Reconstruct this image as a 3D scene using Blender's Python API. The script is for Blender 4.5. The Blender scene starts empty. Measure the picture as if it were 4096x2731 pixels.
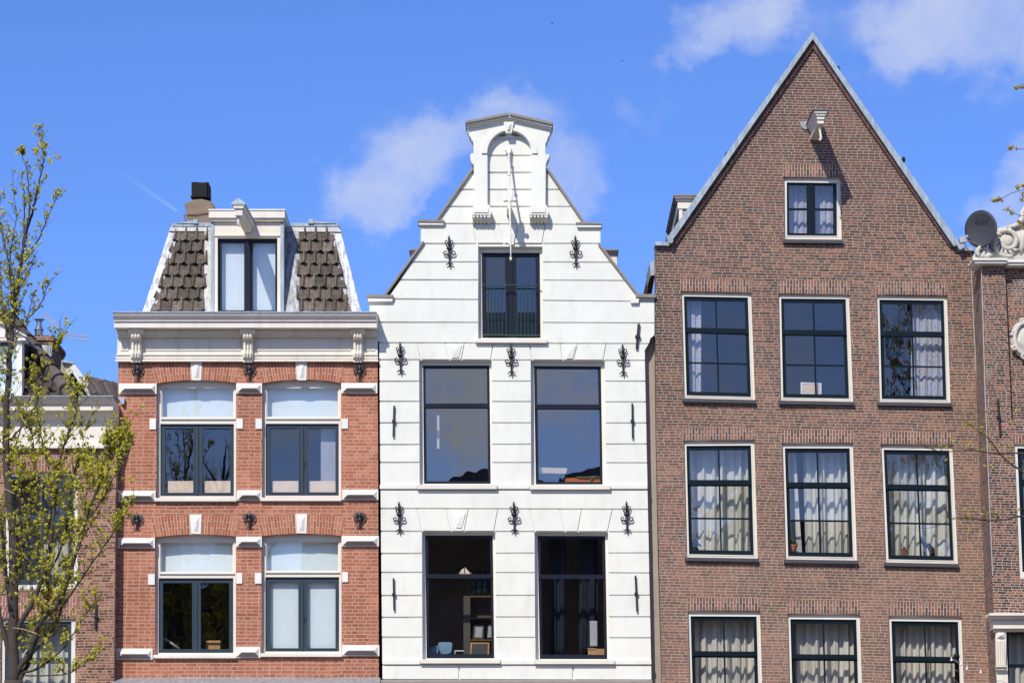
SUN_E = 4.6; SKY_S = .11; SKY_TINT = (.645, .905, 1.56, 1); CLOUD = (6.2, 6.6, 7.9, 1); EXPO = 0.0
import bpy, bmesh, math, random
from mathutils import Vector, Matrix
from mathutils.geometry import tessellate_polygon
random.seed(7)
R = random.random
def U(a, b): return a + (b - a) * random.random()
# ------------------------------------------------------------------ camera model
F, CX, CY = 11500.0, 2048.0, 1365.5
TILT = math.atan(2374.5 / F)
CAM = Vector((0.0, -62.0, 1.7))
st, ct = math.sin(TILT), math.cos(TILT)
def ray(x, y):
    u, v = (x - CX) / F, (CY - y) / F
    return Vector((u, ct - v * st, st + v * ct))
def P(x, y, Y=0.0):
    d = ray(x, y)
    return CAM + d * ((Y - CAM.y) / d.y)
def xz(x, y, Y=0.0):
    p = P(x, y, Y); return (p.x, p.z)
def plane_hit(x, y, p0, n):
    d = ray(x, y); return CAM + d * ((p0 - CAM).dot(n) / d.dot(n))
def lerp(a, b, t): return a + (b - a) * t
scene = bpy.context.scene
col = scene.collection
# ------------------------------------------------------------------ materials
def new_mat(name):
    m = bpy.data.materials.new(name); m.use_nodes = True
    nt = m.node_tree; nt.nodes.clear()
    return m, nt, nt.nodes, nt.links
class NB:
    """small node helper"""
    def __init__(s, nt): s.nt = nt; s.n = nt.nodes; s.l = nt.links
    def node(s, t, **k):
        n = s.n.new(t)
        for a, b in k.items(): setattr(n, a, b)
        return n
    def set(s, sock, v):
        if hasattr(v, 'is_output') or isinstance(v, bpy.types.NodeSocket): s.l.new(v, sock)
        else: sock.default_value = v
    def math(s, op, a, b=0.0, c=0.0, clamp=False):
        n = s.node('ShaderNodeMath', operation=op, use_clamp=clamp)
        s.set(n.inputs[0], a); s.set(n.inputs[1], b); s.set(n.inputs[2], c)
        return n.outputs[0]
    def mix(s, f, a, b, mode='MIX'):
        n = s.node('ShaderNodeMix', data_type='RGBA', blend_type=mode)
        s.set(n.inputs[0], f); s.set(n.inputs[6], a); s.set(n.inputs[7], b)
        return n.outputs[2]
    def noise(s, vec, scale, detail=3, rough=.55, dist=0.0):
        n = s.node('ShaderNodeTexNoise'); s.set(n.inputs['Vector'], vec)
        n.inputs['Scale'].default_value = scale; n.inputs['Detail'].default_value = detail
        n.inputs['Roughness'].default_value = rough; n.inputs['Distortion'].default_value = dist
        return n.outputs['Fac']
    def ramp(s, fac, stops, interp='LINEAR'):
        n = s.node('ShaderNodeValToRGB'); n.color_ramp.interpolation = interp
        e = n.color_ramp.elements
        while len(e) < len(stops): e.new(0.5)
        for i, (p, c) in enumerate(stops):
            e[i].position = p; e[i].color = c if len(c) == 4 else (*c, 1)
        s.set(n.inputs[0], fac); return n.outputs[0]
    def mr(s, v, a, b, c=0.0, d=1.0):
        n = s.node('ShaderNodeMapRange'); s.set(n.inputs[0], v)
        n.inputs[1].default_value = a; n.inputs[2].default_value = b
        n.inputs[3].default_value = c; n.inputs[4].default_value = d
        return n.outputs[0]
    def pos(s): return s.node('ShaderNodeNewGeometry').outputs['Position']
    def scalev(s, vec, sc):
        n = s.node('ShaderNodeVectorMath', operation='MULTIPLY'); s.set(n.inputs[0], vec)
        n.inputs[1].default_value = sc; return n.outputs[0]
    def sep(s, v):
        n = s.node('ShaderNodeSeparateXYZ'); s.set(n.inputs[0], v); return n.outputs
    def comb(s, x, y, z=0.0):
        n = s.node('ShaderNodeCombineXYZ'); s.set(n.inputs[0], x); s.set(n.inputs[1], y); s.set(n.inputs[2], z)
        return n.outputs[0]
    def bump(s, h, strength=.3, dist=.01):
        n = s.node('ShaderNodeBump'); n.inputs['Strength'].default_value = strength
        n.inputs['Distance'].default_value = dist; s.set(n.inputs['Height'], h); return n.outputs[0]
    def out(s, color, rough=.7, normal=None, metal=0.0, spec=.5):
        b = s.node('ShaderNodeBsdfPrincipled'); o = s.node('ShaderNodeOutputMaterial')
        s.set(b.inputs['Base Color'], color); s.set(b.inputs['Roughness'], rough)
        b.inputs['Metallic'].default_value = metal
        b.inputs['Specular IOR Level'].default_value = spec
        if normal is not None: s.l.new(normal, b.inputs['Normal'])
        s.l.new(b.outputs[0], o.inputs[0]); return b
def c4(c): return (*c, 1) if len(c) == 3 else c
def paint(name, c, dirt=(.35, .32, .28), amt=.25, rough=.5, streak=True, bumpy=.15, fine=30, metal=0.0, spec=.4, sv=(3.2, 3.2, .55)):
    m, nt, _, _ = new_mat(name); b = NB(nt); p = b.pos()
    n1 = b.noise(b.scalev(p, sv if streak else (1.6, 1.6, 1.6)), 1.6, 6, .65)
    n2 = b.noise(p, fine, 3)
    d = b.math('MULTIPLY', b.mr(n1, .5, .78), b.mr(n2, .3, .7, .5, 1), clamp=True)
    d = b.math('MULTIPLY', d, amt)
    v = b.mr(b.noise(p, 1.1, 2), .3, .7, .94, 1.03)
    base = b.mix(1.0, c4(c), b.comb(v, v, v), 'MULTIPLY')
    colr = b.mix(d, base, c4(dirt))
    h = b.math('ADD', b.noise(p, fine, 3), b.math('MULTIPLY', b.noise(p, 4, 3), 1.5))
    b.out(colr, rough, b.bump(h, bumpy, .01), metal, spec); return m
def brick(name, stops, mortar, bw, rh, ms, slope=0.0, squash=.52, off=.5, zones=None, rough=.85, bias_noise=.5, jit=.8):
    m, nt, _, _ = new_mat(name); b = NB(nt); p = b.pos()
    x, y, z = b.sep(p)[0:3]
    xx = b.math('ADD', x, y)
    zz = b.math('ADD', z, b.math('MULTIPLY', x, slope))
    wob = b.math('MULTIPLY', b.math('SUBTRACT', b.noise(p, .9, 2), .5), rh * .55)
    wob2 = b.math('MULTIPLY', b.math('SUBTRACT', b.noise(p, 9, 1), .5), rh * .14)
    zz = b.math('ADD', b.math('ADD', zz, wob), wob2)
    xx = b.math('ADD', xx, b.math('MULTIPLY', b.math('SUBTRACT', b.noise(p, 5.3, 2), .5), bw * .18))
    rowi = b.math('FLOOR', b.math('DIVIDE', zz, rh))
    wn = b.node('ShaderNodeTexWhiteNoise', noise_dimensions='1D'); b.set(wn.inputs['W'], rowi)
    xx = b.math('ADD', xx, b.math('MULTIPLY', wn.outputs['Value'], bw * jit))
    t = b.node('ShaderNodeTexBrick', offset=off, offset_frequency=2, squash=squash, squash_frequency=2)
    b.set(t.inputs['Vector'], b.comb(xx, zz, 0.0))
    t.inputs['Color1'].default_value = (0, 0, 0, 1); t.inputs['Color2'].default_value = (1, 1, 1, 1)
    t.inputs['Mortar'].default_value = (.5, .5, .5, 1)
    t.inputs['Scale'].default_value = 1; t.inputs['Mortar Size'].default_value = ms
    t.inputs['Mortar Smooth'].default_value = .25; t.inputs['Brick Width'].default_value = bw
    t.inputs['Row Height'].default_value = rh
    tint = b.math('ADD', t.outputs['Color'], b.math('MULTIPLY', b.math('SUBTRACT', b.noise(p, .8, 3), .5), bias_noise), clamp=True)
    tint = b.math('ADD', tint, b.math('MULTIPLY', b.math('SUBTRACT', b.noise(p, 22, 2), .5), .25), clamp=True)
    c = b.ramp(tint, stops)
    if zones: c = zones(b, p, z, c)
    pt = b.mr(b.noise(p, .75, 5, .6, .6), .36, .64, .80, 1.16)
    c = b.mix(1.0, c, b.comb(pt, pt, pt), 'MULTIPLY')
    lim = b.mr(b.noise(p, 1.7, 6, .7), .60, .74); c = b.mix(b.math('MULTIPLY', lim, .28), c, c4(mortar))
    g = b.mr(b.noise(p, 40, 3), .25, .75, .85, 1.12)
    c = b.mix(1.0, c, b.comb(g, g, g), 'MULTIPLY')
    mm = b.mr(b.noise(p, 2.2, 4), .3, .7, .8, 1.1)
    mcol = b.mix(1.0, c4(mortar), b.comb(mm, mm, mm), 'MULTIPLY')
    c = b.mix(t.outputs['Fac'], c, mcol)
    h = b.math('ADD', b.math('SUBTRACT', 1.0, t.outputs['Fac']), b.math('MULTIPLY', b.noise(p, 60, 2), .4))
    b.out(c, rough, b.bump(h, .5, .006), 0, .2); return m
def island_brick(name, stops, rough=.85):
    m, nt, _, _ = new_mat(name); b = NB(nt); p = b.pos()
    r = b.node('ShaderNodeNewGeometry').outputs['Random Per Island']
    t = b.math('ADD', r, b.math('MULTIPLY', b.math('SUBTRACT', b.noise(p, 22, 2), .5), .35), clamp=True)
    c = b.ramp(t, stops)
    b.out(c, rough, b.bump(b.noise(p, 60, 2), .3, .004), 0, .2); return m
def simple(name, c, rough=.6, metal=0.0, var=.12, scale=8, spec=.4, bumpy=.1):
    m, nt, _, _ = new_mat(name); b = NB(nt); p = b.pos()
    v = b.mr(b.noise(p, scale, 4), .25, .75, 1 - var, 1 + var)
    b.out(b.mix(1.0, c4(c), b.comb(v, v, v), 'MULTIPLY'), rough, b.bump(b.noise(p, scale * 5, 3), bumpy, .005), metal, spec)
    return m
def glass(name, refl=.14, wav=.02, wscale=1.5, tint=(.96, .98, .985)):
    m, nt, n, l = new_mat(name); b = NB(nt); p = b.pos()
    tr = b.node('ShaderNodeBsdfTransparent'); tr.inputs[0].default_value = c4(tint)
    gl = b.node('ShaderNodeBsdfGlossy'); gl.inputs['Roughness'].default_value = .0
    gl.inputs['Color'].default_value = (1, 1, 1, 1)
    l.new(b.bump(b.noise(b.scalev(p, (1, 1, .8)), wscale, 2), 1.0, wav), gl.inputs['Normal'])
    fr = b.node('ShaderNodeLayerWeight'); fr.inputs[0].default_value = .25
    f = b.math('ADD', b.math('MULTIPLY', fr.outputs['Fresnel'], .5), refl, clamp=True)
    mx = b.node('ShaderNodeMixShader'); l.new(f, mx.inputs[0]); l.new(tr.outputs[0], mx.inputs[1]); l.new(gl.outputs[0], mx.inputs[2])
    o = b.node('ShaderNodeOutputMaterial'); l.new(mx.outputs[0], o.inputs[0]); return m
def leafmat(name, a, bcol):
    m, nt, n, l = new_mat(name); b = NB(nt); p = b.pos()
    r = b.node('ShaderNodeNewGeometry').outputs['Random Per Island']
    c = b.mix(b.math('ADD', b.math('MULTIPLY', r, .6), b.math('MULTIPLY', b.noise(p, 1.3, 2), .5), clamp=True), c4(a), c4(bcol))
    d = b.node('ShaderNodeBsdfDiffuse'); t = b.node('ShaderNodeBsdfTranslucent')
    l.new(c, d.inputs[0]); l.new(c, t.inputs[0])
    mx = b.node('ShaderNodeMixShader'); mx.inputs[0].default_value = .35
    l.new(d.outputs[0], mx.inputs[1]); l.new(t.outputs[0], mx.inputs[2])
    o = b.node('ShaderNodeOutputMaterial'); l.new(mx.outputs[0], o.inputs[0]); return m
def lead(name, a, w, amt=.6):
    m, nt, _, _ = new_mat(name); b = NB(nt); p = b.pos()
    s = b.noise(b.scalev(p, (9, 9, 1.2)), 1.5, 5, .65)
    c = b.mix(b.math('MULTIPLY', b.mr(s, .4, .62), amt), c4(a), c4(w))
    b.out(c, .5, b.bump(b.noise(p, 6, 4), .35, .02), .15, .5); return m
M = {}
# red house brick
M['red_brick'] = brick('red_brick', [(0, (.335, .115, .066)), (.3, (.37, .130, .074)), (.7, (.41, .150, .087)), (1, (.45, .185, .112))],
                       (.52, .41, .31), .26, .0775, .0060, 0.0, jit=.12)
def zone_brown(b, p, z, c):
    # older pinkish, lime-bloomed bricks low on the wall; darker clinker in the gable and along the left margin
    n = b.noise(p, .35, 4)
    t = b.math('ADD', z, b.math('MULTIPLY', b.math('SUBTRACT', n, .5), 6.0))
    lo = b.mr(t, 15.5, 8.5)
    c = b.mix(b.math('MULTIPLY', lo, .42), c, (.275, .155, .106, 1))
    hi = b.mr(t, 16.2, 18.5)
    c = b.mix(b.math('MULTIPLY', hi, .6), c, (.125, .066, .055, 1))
    x = b.sep(p)[0]
    d = b.mr(b.math('ADD', x, b.math('MULTIPLY', b.math('SUBTRACT', n, .5), 2.0)), 4.6, 3.4)
    d = b.math('MULTIPLY', d, b.mr(z, 11.5, 14.5))
    return b.mix(b.math('MULTIPLY', d, .6), c, (.06, .038, .033, 1))
M['brown_brick'] = brick('brown_brick', [(0, (.085, .054, .041)), (.25, (.125, .072, .051)), (.5, (.168, .086, .059)), (.75, (.222, .102, .064)), (1, (.295, .135, .082))],
                         (.43, .38, .32), .245, .0632, .0060, .0235, zones=zone_brown)
M['left_brick'] = brick('left_brick', [(0, (.10, .045, .03)), (.3, (.17, .075, .047)), (.6, (.26, .115, .07)), (1, (.36, .175, .11))],
                        (.42, .34, .265), .20, .059, .0065)
M['right_brick'] = brick('right_brick', [(0, (.055, .032, .028)), (.3, (.105, .052, .040)), (.6, (.165, .078, .055)), (1, (.29, .115, .07))],
                         (.46, .41, .34), .19, .056, .006, .02)
M['dark_brick'] = brick('dark_brick', [(0, (.06, .04, .03)), (.5, (.12, .07, .05)), (1, (.2, .11, .08))], (.3, .28, .25), .2, .06, .006)
M['red_soldier'] = island_brick('red_soldier', [(0, (.31, .10, .055)), (.5, (.38, .13, .07)), (1, (.46, .18, .10))])
M['brown_soldier'] = island_brick('brown_soldier', [(0, (.10, .055, .042)), (.4, (.185, .092, .062)), (1, (.28, .135, .082))])
M['verge_brick'] = island_brick('verge_brick', [(0, (.07, .04, .034)), (1, (.17, .08, .055))])
M['left_soldier'] = island_brick('left_soldier', [(0, (.2, .08, .055)), (.5, (.32, .13, .09)), (1, (.4, .18, .13))])
M['right_soldier'] = island_brick('right_soldier', [(0, (.12, .05, .04)), (1, (.3, .11, .07))])
M['mortar_red'] = simple('mortar_red', (.52, .44, .35), .9)
M['mortar_brown'] = simple('mortar_brown', (.50, .465, .42), .9)
M['white_wall'] = paint('white_wall', (.755, .75, .67), (.46, .41, .32), .38, .6, bumpy=.3, fine=14, sv=(2.6, 2.6, .9))
M['white_trim'] = paint('white_trim', (.77, .745, .69), (.5, .47, .4), .22, .5)
M['cream'] = paint('cream', (.76, .70, .585), (.42, .36, .28), .35, .5)
M['cream_worn'] = paint('cream_worn', (.74, .69, .59), (.34, .28, .21), .55, .55)
M['cream_frame'] = paint('cream_frame', (.74, .70, .60), (.5, .45, .36), .15, .45)
M['grey_trim'] = paint('grey_trim', (.74, .69, .62), (.36, .31, .25), .45, .6)
M['carving'] = paint('carving', (.58, .55, .47), (.28, .25, .2), .6, .8, streak=False, fine=16, bumpy=.5)
M['stone_white'] = paint('stone_white', (.76, .73, .66), (.5, .42, .3), .35, .6)
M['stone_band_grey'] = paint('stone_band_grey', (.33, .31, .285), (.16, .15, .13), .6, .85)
M['stone_grey'] = paint('stone_grey', (.30, .28, .25), (.12, .11, .10), .5, .8)
M['coping'] = paint('coping', (.26, .235, .205), (.10, .09, .08), .7, .8, fine=20, bumpy=.4)
M['sash_blue'] = paint('sash_blue', (.040, .058, .075), (.09, .10, .11), .2, .3, bumpy=.05)
M['sash_navy'] = paint('sash_navy', (.011, .014, .024), (.04, .04, .05), .2, .35, bumpy=.05, spec=.25)
M['sash_green'] = paint('sash_green', (.005, .012, .017), (.03, .035, .04), .2, .35, bumpy=.05, spec=.2)
M['rail_green'] = simple('rail_green', (.02, .06, .05), .4)
M['iron'] = simple('iron', (.028, .028, .034), .45, .3, var=.3)
M['iron_grey'] = simple('iron_grey', (.05, .053, .055), .4, .3, var=.3)
M['black'] = simple('black', (.006, .006, .008), .5, spec=.2)
M['wood_dim'] = simple('wood_dim', (.20, .12, .06), .7)
M['zinc'] = lead('zinc', (.26, .31, .35), (.44, .52, .57), .7)
M['lead_white'] = lead('lead_white', (.22, .225, .24), (.58, .62, .70), .85)
M['lead_dark'] = lead('lead_dark', (.13, .13, .14), (.45, .48, .52), .6)
M['flash'] = lead('flash', (.24, .235, .24), (.5, .5, .5), .5)
M['slate'] = simple('slate', (.055, .058, .066), .55)
def tile_mat(name, a, bcol):
    m, nt, _, _ = new_mat(name); b = NB(nt); p = b.pos()
    r = b.node('ShaderNodeNewGeometry').outputs['Random Per Island']
    c = b.mix(r, c4(a), c4(bcol))
    g = b.mr(b.noise(p, 9, 6, .75), .32, .68, .45, 1.5)
    c = b.mix(1.0, c, b.comb(g, g, g), 'MULTIPLY')
    sp = b.mr(b.noise(p, 45, 2), .66, .74); c = b.mix(b.math('MULTIPLY', sp, .5), c, (.3, .29, .26, 1))
    b.out(c, .75, b.bump(b.noise(p, 50, 3), .4, .008), 0, .3); return m
M['tile'] = tile_mat('tile', (.066, .053, .042), (.165, .134, .104))
M['tile_brown'] = tile_mat('tile_brown', (.07, .055, .048), (.12, .098, .088))
M['concrete'] = paint('concrete', (.235, .18, .125), (.05, .036, .028), .95, .95, streak=False, bumpy=1.0, fine=9)
M['plaster'] = paint('plaster', (.36, .31, .26), (.2, .17, .14), .6, .9, bumpy=.6, fine=10)
M['plaster_white'] = paint('plaster_white', (.7, .7, .68), (.4, .4, .38), .5, .8)
M['wood_dark'] = simple('wood_dark', (.12, .065, .025), .6, var=.3)
M['blind'] = simple('blind', (.86, .90, .90), .8, var=.03, scale=3)
M['blind_cream'] = simple('blind_cream', (.88, .66, .46), .8, var=.05)
M['glass'] = glass('glass', .065, .0005, 1.6)
M['glass_wavy'] = glass('glass_wavy', .125, .0026, 1.2)
M['glass_dark'] = glass('glass_dark', .03, .004, 1.5)
M['glass_old'] = glass('glass_old', .058, .003, 2.5)
M['room'] = simple('room', (.10, .085, .07), .9, var=.2, scale=1)
M['room_dark'] = simple('room_dark', (.085, .078, .075), .9, var=.2, scale=1)
M['room_warm'] = simple('room_warm', (.34, .27, .20), .9, var=.25, scale=1.5)
M['curtain'] = simple('curtain', (.72, .675, .59), .9, var=.05, spec=.1)
M['curtain_beige'] = simple('curtain_beige', (.66, .60, .52), .9, var=.06, spec=.1)
M['drape'] = simple('drape', (.014, .02, .032), .9)
def lace(name):
    m, nt, _, _ = new_mat(name); b = NB(nt); p = b.pos()
    v = b.node('ShaderNodeTexVoronoi', feature='DISTANCE_TO_EDGE'); b.set(v.inputs['Vector'], p); v.inputs['Scale'].default_value = 14
    c = b.mix(b.mr(v.outputs[0], .0, .12), (.66, .64, .67, 1), (.42, .40, .46, 1))
    b.out(c, .9, None, 0, .1); return m
M['lace'] = lace('lace')
M['bark'] = paint('bark', (.062, .050, .040), (.03, .024, .02), .9, .9, bumpy=1.0, fine=12)
M['twig'] = simple('twig', (.085, .055, .042), .85, var=.3, scale=3)
M['leaf'] = leafmat('leaf', (.44, .45, .04), (.70, .64, .12))
M['leaf2'] = leafmat('leaf2', (.42, .38, .05), (.66, .50, .14))
M['straw'] = simple('straw', (.62, .40, .22), .6)
M['dish'] = simple('dish', (.062, .066, .074), .45, .2, var=.06)
M['dish_text'] = simple('dish_text', (.035, .03, .035), .6)
M['plastic_grey'] = simple('plastic_grey', (.42, .42, .42), .5)
M['orange'] = simple('orange', (.75, .22, .05), .6)
M['olive'] = simple('olive', (.22, .24, .12), .7)
M['wood'] = simple('wood', (.52, .28, .12), .55, var=.2)
M['wood_pale'] = simple('wood_pale', (.72, .55, .36), .6, var=.1)
M['bottle'] = simple('bottle', (.02, .03, .03), .15)
M['fabric_blue'] = simple('fabric_blue', (.20, .32, .42), .85)
M['sail'] = simple('sail', (.78, .74, .6), .8)
M['pot'] = simple('pot', (.35, .12, .06), .8)
M['plant'] = simple('plant', (.12, .2, .05), .7)
M['bronze'] = simple('bronze', (.05, .04, .045), .35, .4)
M['terracotta'] = simple('terracotta', (.35, .13, .07), .85)
M['paper'] = simple('paper', (.82, .78, .74), .7, var=.05)
def ground_mat():
    m, nt, _, _ = new_mat('paving'); b = NB(nt); p = b.pos()
    t = b.node('ShaderNodeTexBrick'); b.set(t.inputs['Vector'], p); t.inputs['Scale'].default_value = 4
    t.inputs['Color1'].default_value = (.16, .12, .10, 1); t.inputs['Color2'].default_value = (.24, .18, .15, 1)
    t.inputs['Mortar'].default_value = (.1, .09, .08, 1)
    b.out(t.outputs['Color'], .9); return m
M['paving'] = ground_mat()
M['water'] = simple('water', (.03, .05, .045), .1, var=.2)
M['bulb'] = simple('bulb', (.8, .8, .8), .2, var=.02)
M['bird'] = simple('bird', (.02, .02, .025), .7)
# ------------------------------------------------------------------ mesh builder
class MB:
    def __init__(s): s.v = []; s.f = []; s.marks = []
    def add(s, vs, fs):
        s.marks.append((len(s.v), len(s.f)))
        o = len(s.v); s.v += [tuple(v) for v in vs]; s.f += [tuple(i + o for i in f) for f in fs]
    def poly(s, outer, holes, Yf, Yb):
        loops = [outer] + list(holes)
        pts = [p for L in loops for p in L]
        tr = tessellate_polygon([[Vector((p[0], p[1], 0)) for p in L] for L in loops])
        n = len(pts)
        vs = [(p[0], Yf, p[1]) for p in pts] + [(p[0], Yb, p[1]) for p in pts]
        fs = []
        for t in tr:
            a, b_, c = [pts[i] for i in t]
            ar = (b_[0]-a[0])*(c[1]-a[1]) - (b_[1]-a[1])*(c[0]-a[0])
            if abs(ar) < 1e-9: continue
            fs.append(tuple(t)); fs.append(tuple(n + i for i in reversed(t)))
        k = 0
        for L in loops:
            m = len(L)
            for i in range(m):
                a, b_ = k + i, k + (i + 1) % m
                fs.append((a, b_, b_ + n, a + n))
            k += m
        s.add(vs, fs)
    def pp(s, px, Yf, Yb, holes=()):                  # px polygon seen at depth Yf, pushed back to Yb
        s.poly([xz(x, y, Yf) for x, y in px], [[xz(x, y, Yf) for x, y in h] for h in holes], Yf, Yb)
    def rect(s, x0, y0, x1, y1, Yf, Yb): s.pp([(x0, y0), (x1, y0), (x1, y1), (x0, y1)], Yf, Yb)
    def box(s, x0, x1, y0, y1, z0, z1):
        s.add([(x, y, z) for x in (x0, x1) for y in (y0, y1) for z in (z0, z1)],
              [(0, 1, 3, 2), (4, 6, 7, 5), (0, 4, 5, 1), (2, 3, 7, 6), (0, 2, 6, 4), (1, 5, 7, 3)])
    def hexa(s, a, b): # two quads (lists of 4 points)
        s.add(list(a) + list(b), [(0, 1, 2, 3), (7, 6, 5, 4), (0, 4, 5, 1), (1, 5, 6, 2), (2, 6, 7, 3), (3, 7, 4, 0)])
    def profile(s, x0, x1, prof):                      # (Y,Z) closed profile extruded in X
        n = len(prof)
        tr = tessellate_polygon([[Vector((p[0], p[1], 0)) for p in prof]])
        vs = [(x0, p[0], p[1]) for p in prof] + [(x1, p[0], p[1]) for p in prof]
        fs = [tuple(t) for t in tr] + [tuple(n + i for i in reversed(t)) for t in tr]
        fs += [(i, (i + 1) % n, (i + 1) % n + n, i + n) for i in range(n)]
        s.add(vs, fs)
    def tube(s, pts, r, n=8, fy=1.0, cap=True):
        pts = [Vector(p) for p in pts]; rs = r if isinstance(r, (list, tuple)) else [r] * len(pts)
        rings = []; prev = None
        for i, p in enumerate(pts):
            t = (pts[min(i + 1, len(pts) - 1)] - pts[max(i - 1, 0)])
            if t.length < 1e-9: t = Vector((0, 0, 1))
            t.normalize()
            if prev is None:
                a = Vector((0, 1, 0)) if abs(t.y) < .9 else Vector((1, 0, 0))
            else: a = prev
            u = (a - t * a.dot(t)).normalized(); w = t.cross(u); prev = u
            rings.append([p + (u * math.cos(q) * fy + w * math.sin(q)) * rs[i] for q in [2 * math.pi * k / n for k in range(n)]])
        vs = [v for g in rings for v in g]; fs = []
        for i in range(len(rings) - 1):
            for k in range(n):
                a, b_ = i * n + k, i * n + (k + 1) % n
                fs.append((a, b_, b_ + n, a + n))
        if cap:
            fs.append(tuple(range(n - 1, -1, -1))); fs.append(tuple((len(rings) - 1) * n + k for k in range(n)))
        s.add(vs, fs)
    def lathe(s, c, prof, n=16, axis='Z'):             # prof: (radius, height)
        vs = []; fs = []
        for r, h in prof:
            for k in range(n):
                q = 2 * math.pi * k / n
                if axis == 'Z': vs.append((c[0] + r * math.cos(q), c[1] + r * math.sin(q), c[2] + h))
                else: vs.append((c[0] + r * math.cos(q), c[1] + h, c[2] + r * math.sin(q)))
        for i in range(len(prof) - 1):
            for k in range(n):
                a, b_ = i * n + k, i * n + (k + 1) % n
                fs.append((a, b_, b_ + n, a + n))
        fs.append(tuple(range(n - 1, -1, -1))); fs.append(tuple((len(prof) - 1) * n + k for k in range(n)))
        s.add(vs, fs)
    def blob(s, c, rx, ry, rz, n=10, m=7):
        s.lathe_e(c, rx, ry, rz, n, m)
    def lathe_e(s, c, rx, ry, rz, n, m):
        vs = []; fs = []
        for i in range(m + 1):
            th = math.pi * i / m; rr = max(math.sin(th), .02)
            for k in range(n):
                q = 2 * math.pi * k / n
                vs.append((c[0] + rx * rr * math.cos(q), c[1] + ry * rr * math.sin(q), c[2] + rz * math.cos(th)))
        for i in range(m):
            for k in range(n):
                a, b_ = i * n + k, i * n + (k + 1) % n
                fs.append((a, b_, b_ + n, a + n))
        fs.append(tuple(range(n - 1, -1, -1))); fs.append(tuple(m * n + k for k in range(n)))
        s.add(vs, fs)
    def each(s, name, mat, parent, **k):               # every piece added becomes an object of its own
        m = s.marks + [(len(s.v), len(s.f))]; out = []
        for (a, fa), (b_, fb) in zip(m, m[1:]):
            q = MB(); q.v = s.v[a:b_]; q.f = [tuple(i - a for i in f) for f in s.f[fa:fb]]; out.append(q.build(name, mat, parent, **k))
        return out
    def halves(s, name, mat, parent, mid, **k):        # pieces left and right of world x = mid become two objects
        m = s.marks + [(len(s.v), len(s.f))]
        for sgn in (-1, 1):
            q = MB()
            for (a, fa), (b_, fb) in zip(m, m[1:]):
                if (s.v[a][0] - mid) * sgn > 0: q.add(s.v[a:b_], [tuple(i - a for i in f) for f in s.f[fa:fb]])
            q.build(name, mat, parent, **k)
    def build(s, name, mat, parent=None, smooth=False, bevel=0, solid=0, recalc=True, post=None, label=None):
        me = bpy.data.meshes.new(name)
        org = root_loc(parent) if parent else s.__dict__.get('org', Vector((0, 0, 0)))
        me.from_pydata([(v[0] - org[0], v[1] - org[1], v[2] - org[2]) for v in s.v], [], s.f)
        bm = bmesh.new(); bm.from_mesh(me)
        if post: post(bm, org)
        if recalc: bmesh.ops.recalc_face_normals(bm, faces=bm.faces)
        bm.to_mesh(me); bm.free()
        if smooth:
            for p in me.polygons: p.use_smooth = True
        me.materials.append(M[mat] if isinstance(mat, str) else mat)
        o = bpy.data.objects.new(name, me); col.objects.link(o)
        if parent: o.parent = parent
        else: o.location = org
        if bevel:
            md = o.modifiers.new('bevel', 'BEVEL'); md.width = bevel; md.segments = 2; md.limit_method = 'ANGLE'
        if solid:
            md = o.modifiers.new('solid', 'SOLIDIFY'); md.thickness = solid
        if label: o['label'] = label
        return o
def root_loc(o):
    while o.parent: o = o.parent
    return o.location
def tag(o, label, cat, group=None, kind=None):
    if label: o['label'] = label
    if cat: o['category'] = cat
    if group: o['group'] = group
    if kind: o['kind'] = kind
    return o
def thing(name, label, cat, loc, group=None):
    o = bpy.data.objects.new(name, None); col.objects.link(o); o.location = loc; o.empty_display_size = .2
    return tag(o, label, cat, group)
def solo(mb, name, mat, label, cat, loc=None, group=None, **k):   # a thing that is one mesh
    if loc is None:
        xs = [v[0] for v in mb.v]; ys = [v[1] for v in mb.v]; zs = [v[2] for v in mb.v]
        loc = ((min(xs) + max(xs)) / 2, (min(ys) + max(ys)) / 2, min(zs))
    mb.org = Vector(loc)
    return tag(mb.build(name, mat, None, **k), label, cat, group)
def base_of(x0, x1, Y=0.0): return ((P(x0, 2000, Y).x + P(x1, 2000, Y).x) / 2, Y, 0)
# ring: outer in px at Y=0 widened so it sits inside the wall, inner in px at its own depth
def quadpts(q): return [tuple(p) for p in q]
class Warp:
    """unit square to a (slightly leaning) quad TL,TR,BR,BL in pixels"""
    def __init__(s, q): s.q = q
    def __call__(s, u, v):
        tl, tr, br, bl = s.q
        return (lerp(lerp(tl[0], tr[0], u), lerp(bl[0], br[0], u), v), lerp(lerp(tl[1], tr[1], u), lerp(bl[1], br[1], u), v))
    def rc(s, u0, v0, u1, v1): return [s(u0, v0), s(u1, v0), s(u1, v1), s(u0, v1)]
def grow(q, g):
    cx = sum(p[0] for p in q) / len(q); cy = sum(p[1] for p in q) / len(q)
    return [(x + (g if x > cx else -g), y + (g if y > cy else -g)) for x, y in q]
def ring(mb, outer, inners, Yf, Yb, g=2.5):
    mb.poly([xz(x, y, 0) for x, y in grow(outer, g)], [[xz(x, y, Yf) for x, y in h] for h in inners], Yf, Yb)
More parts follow.
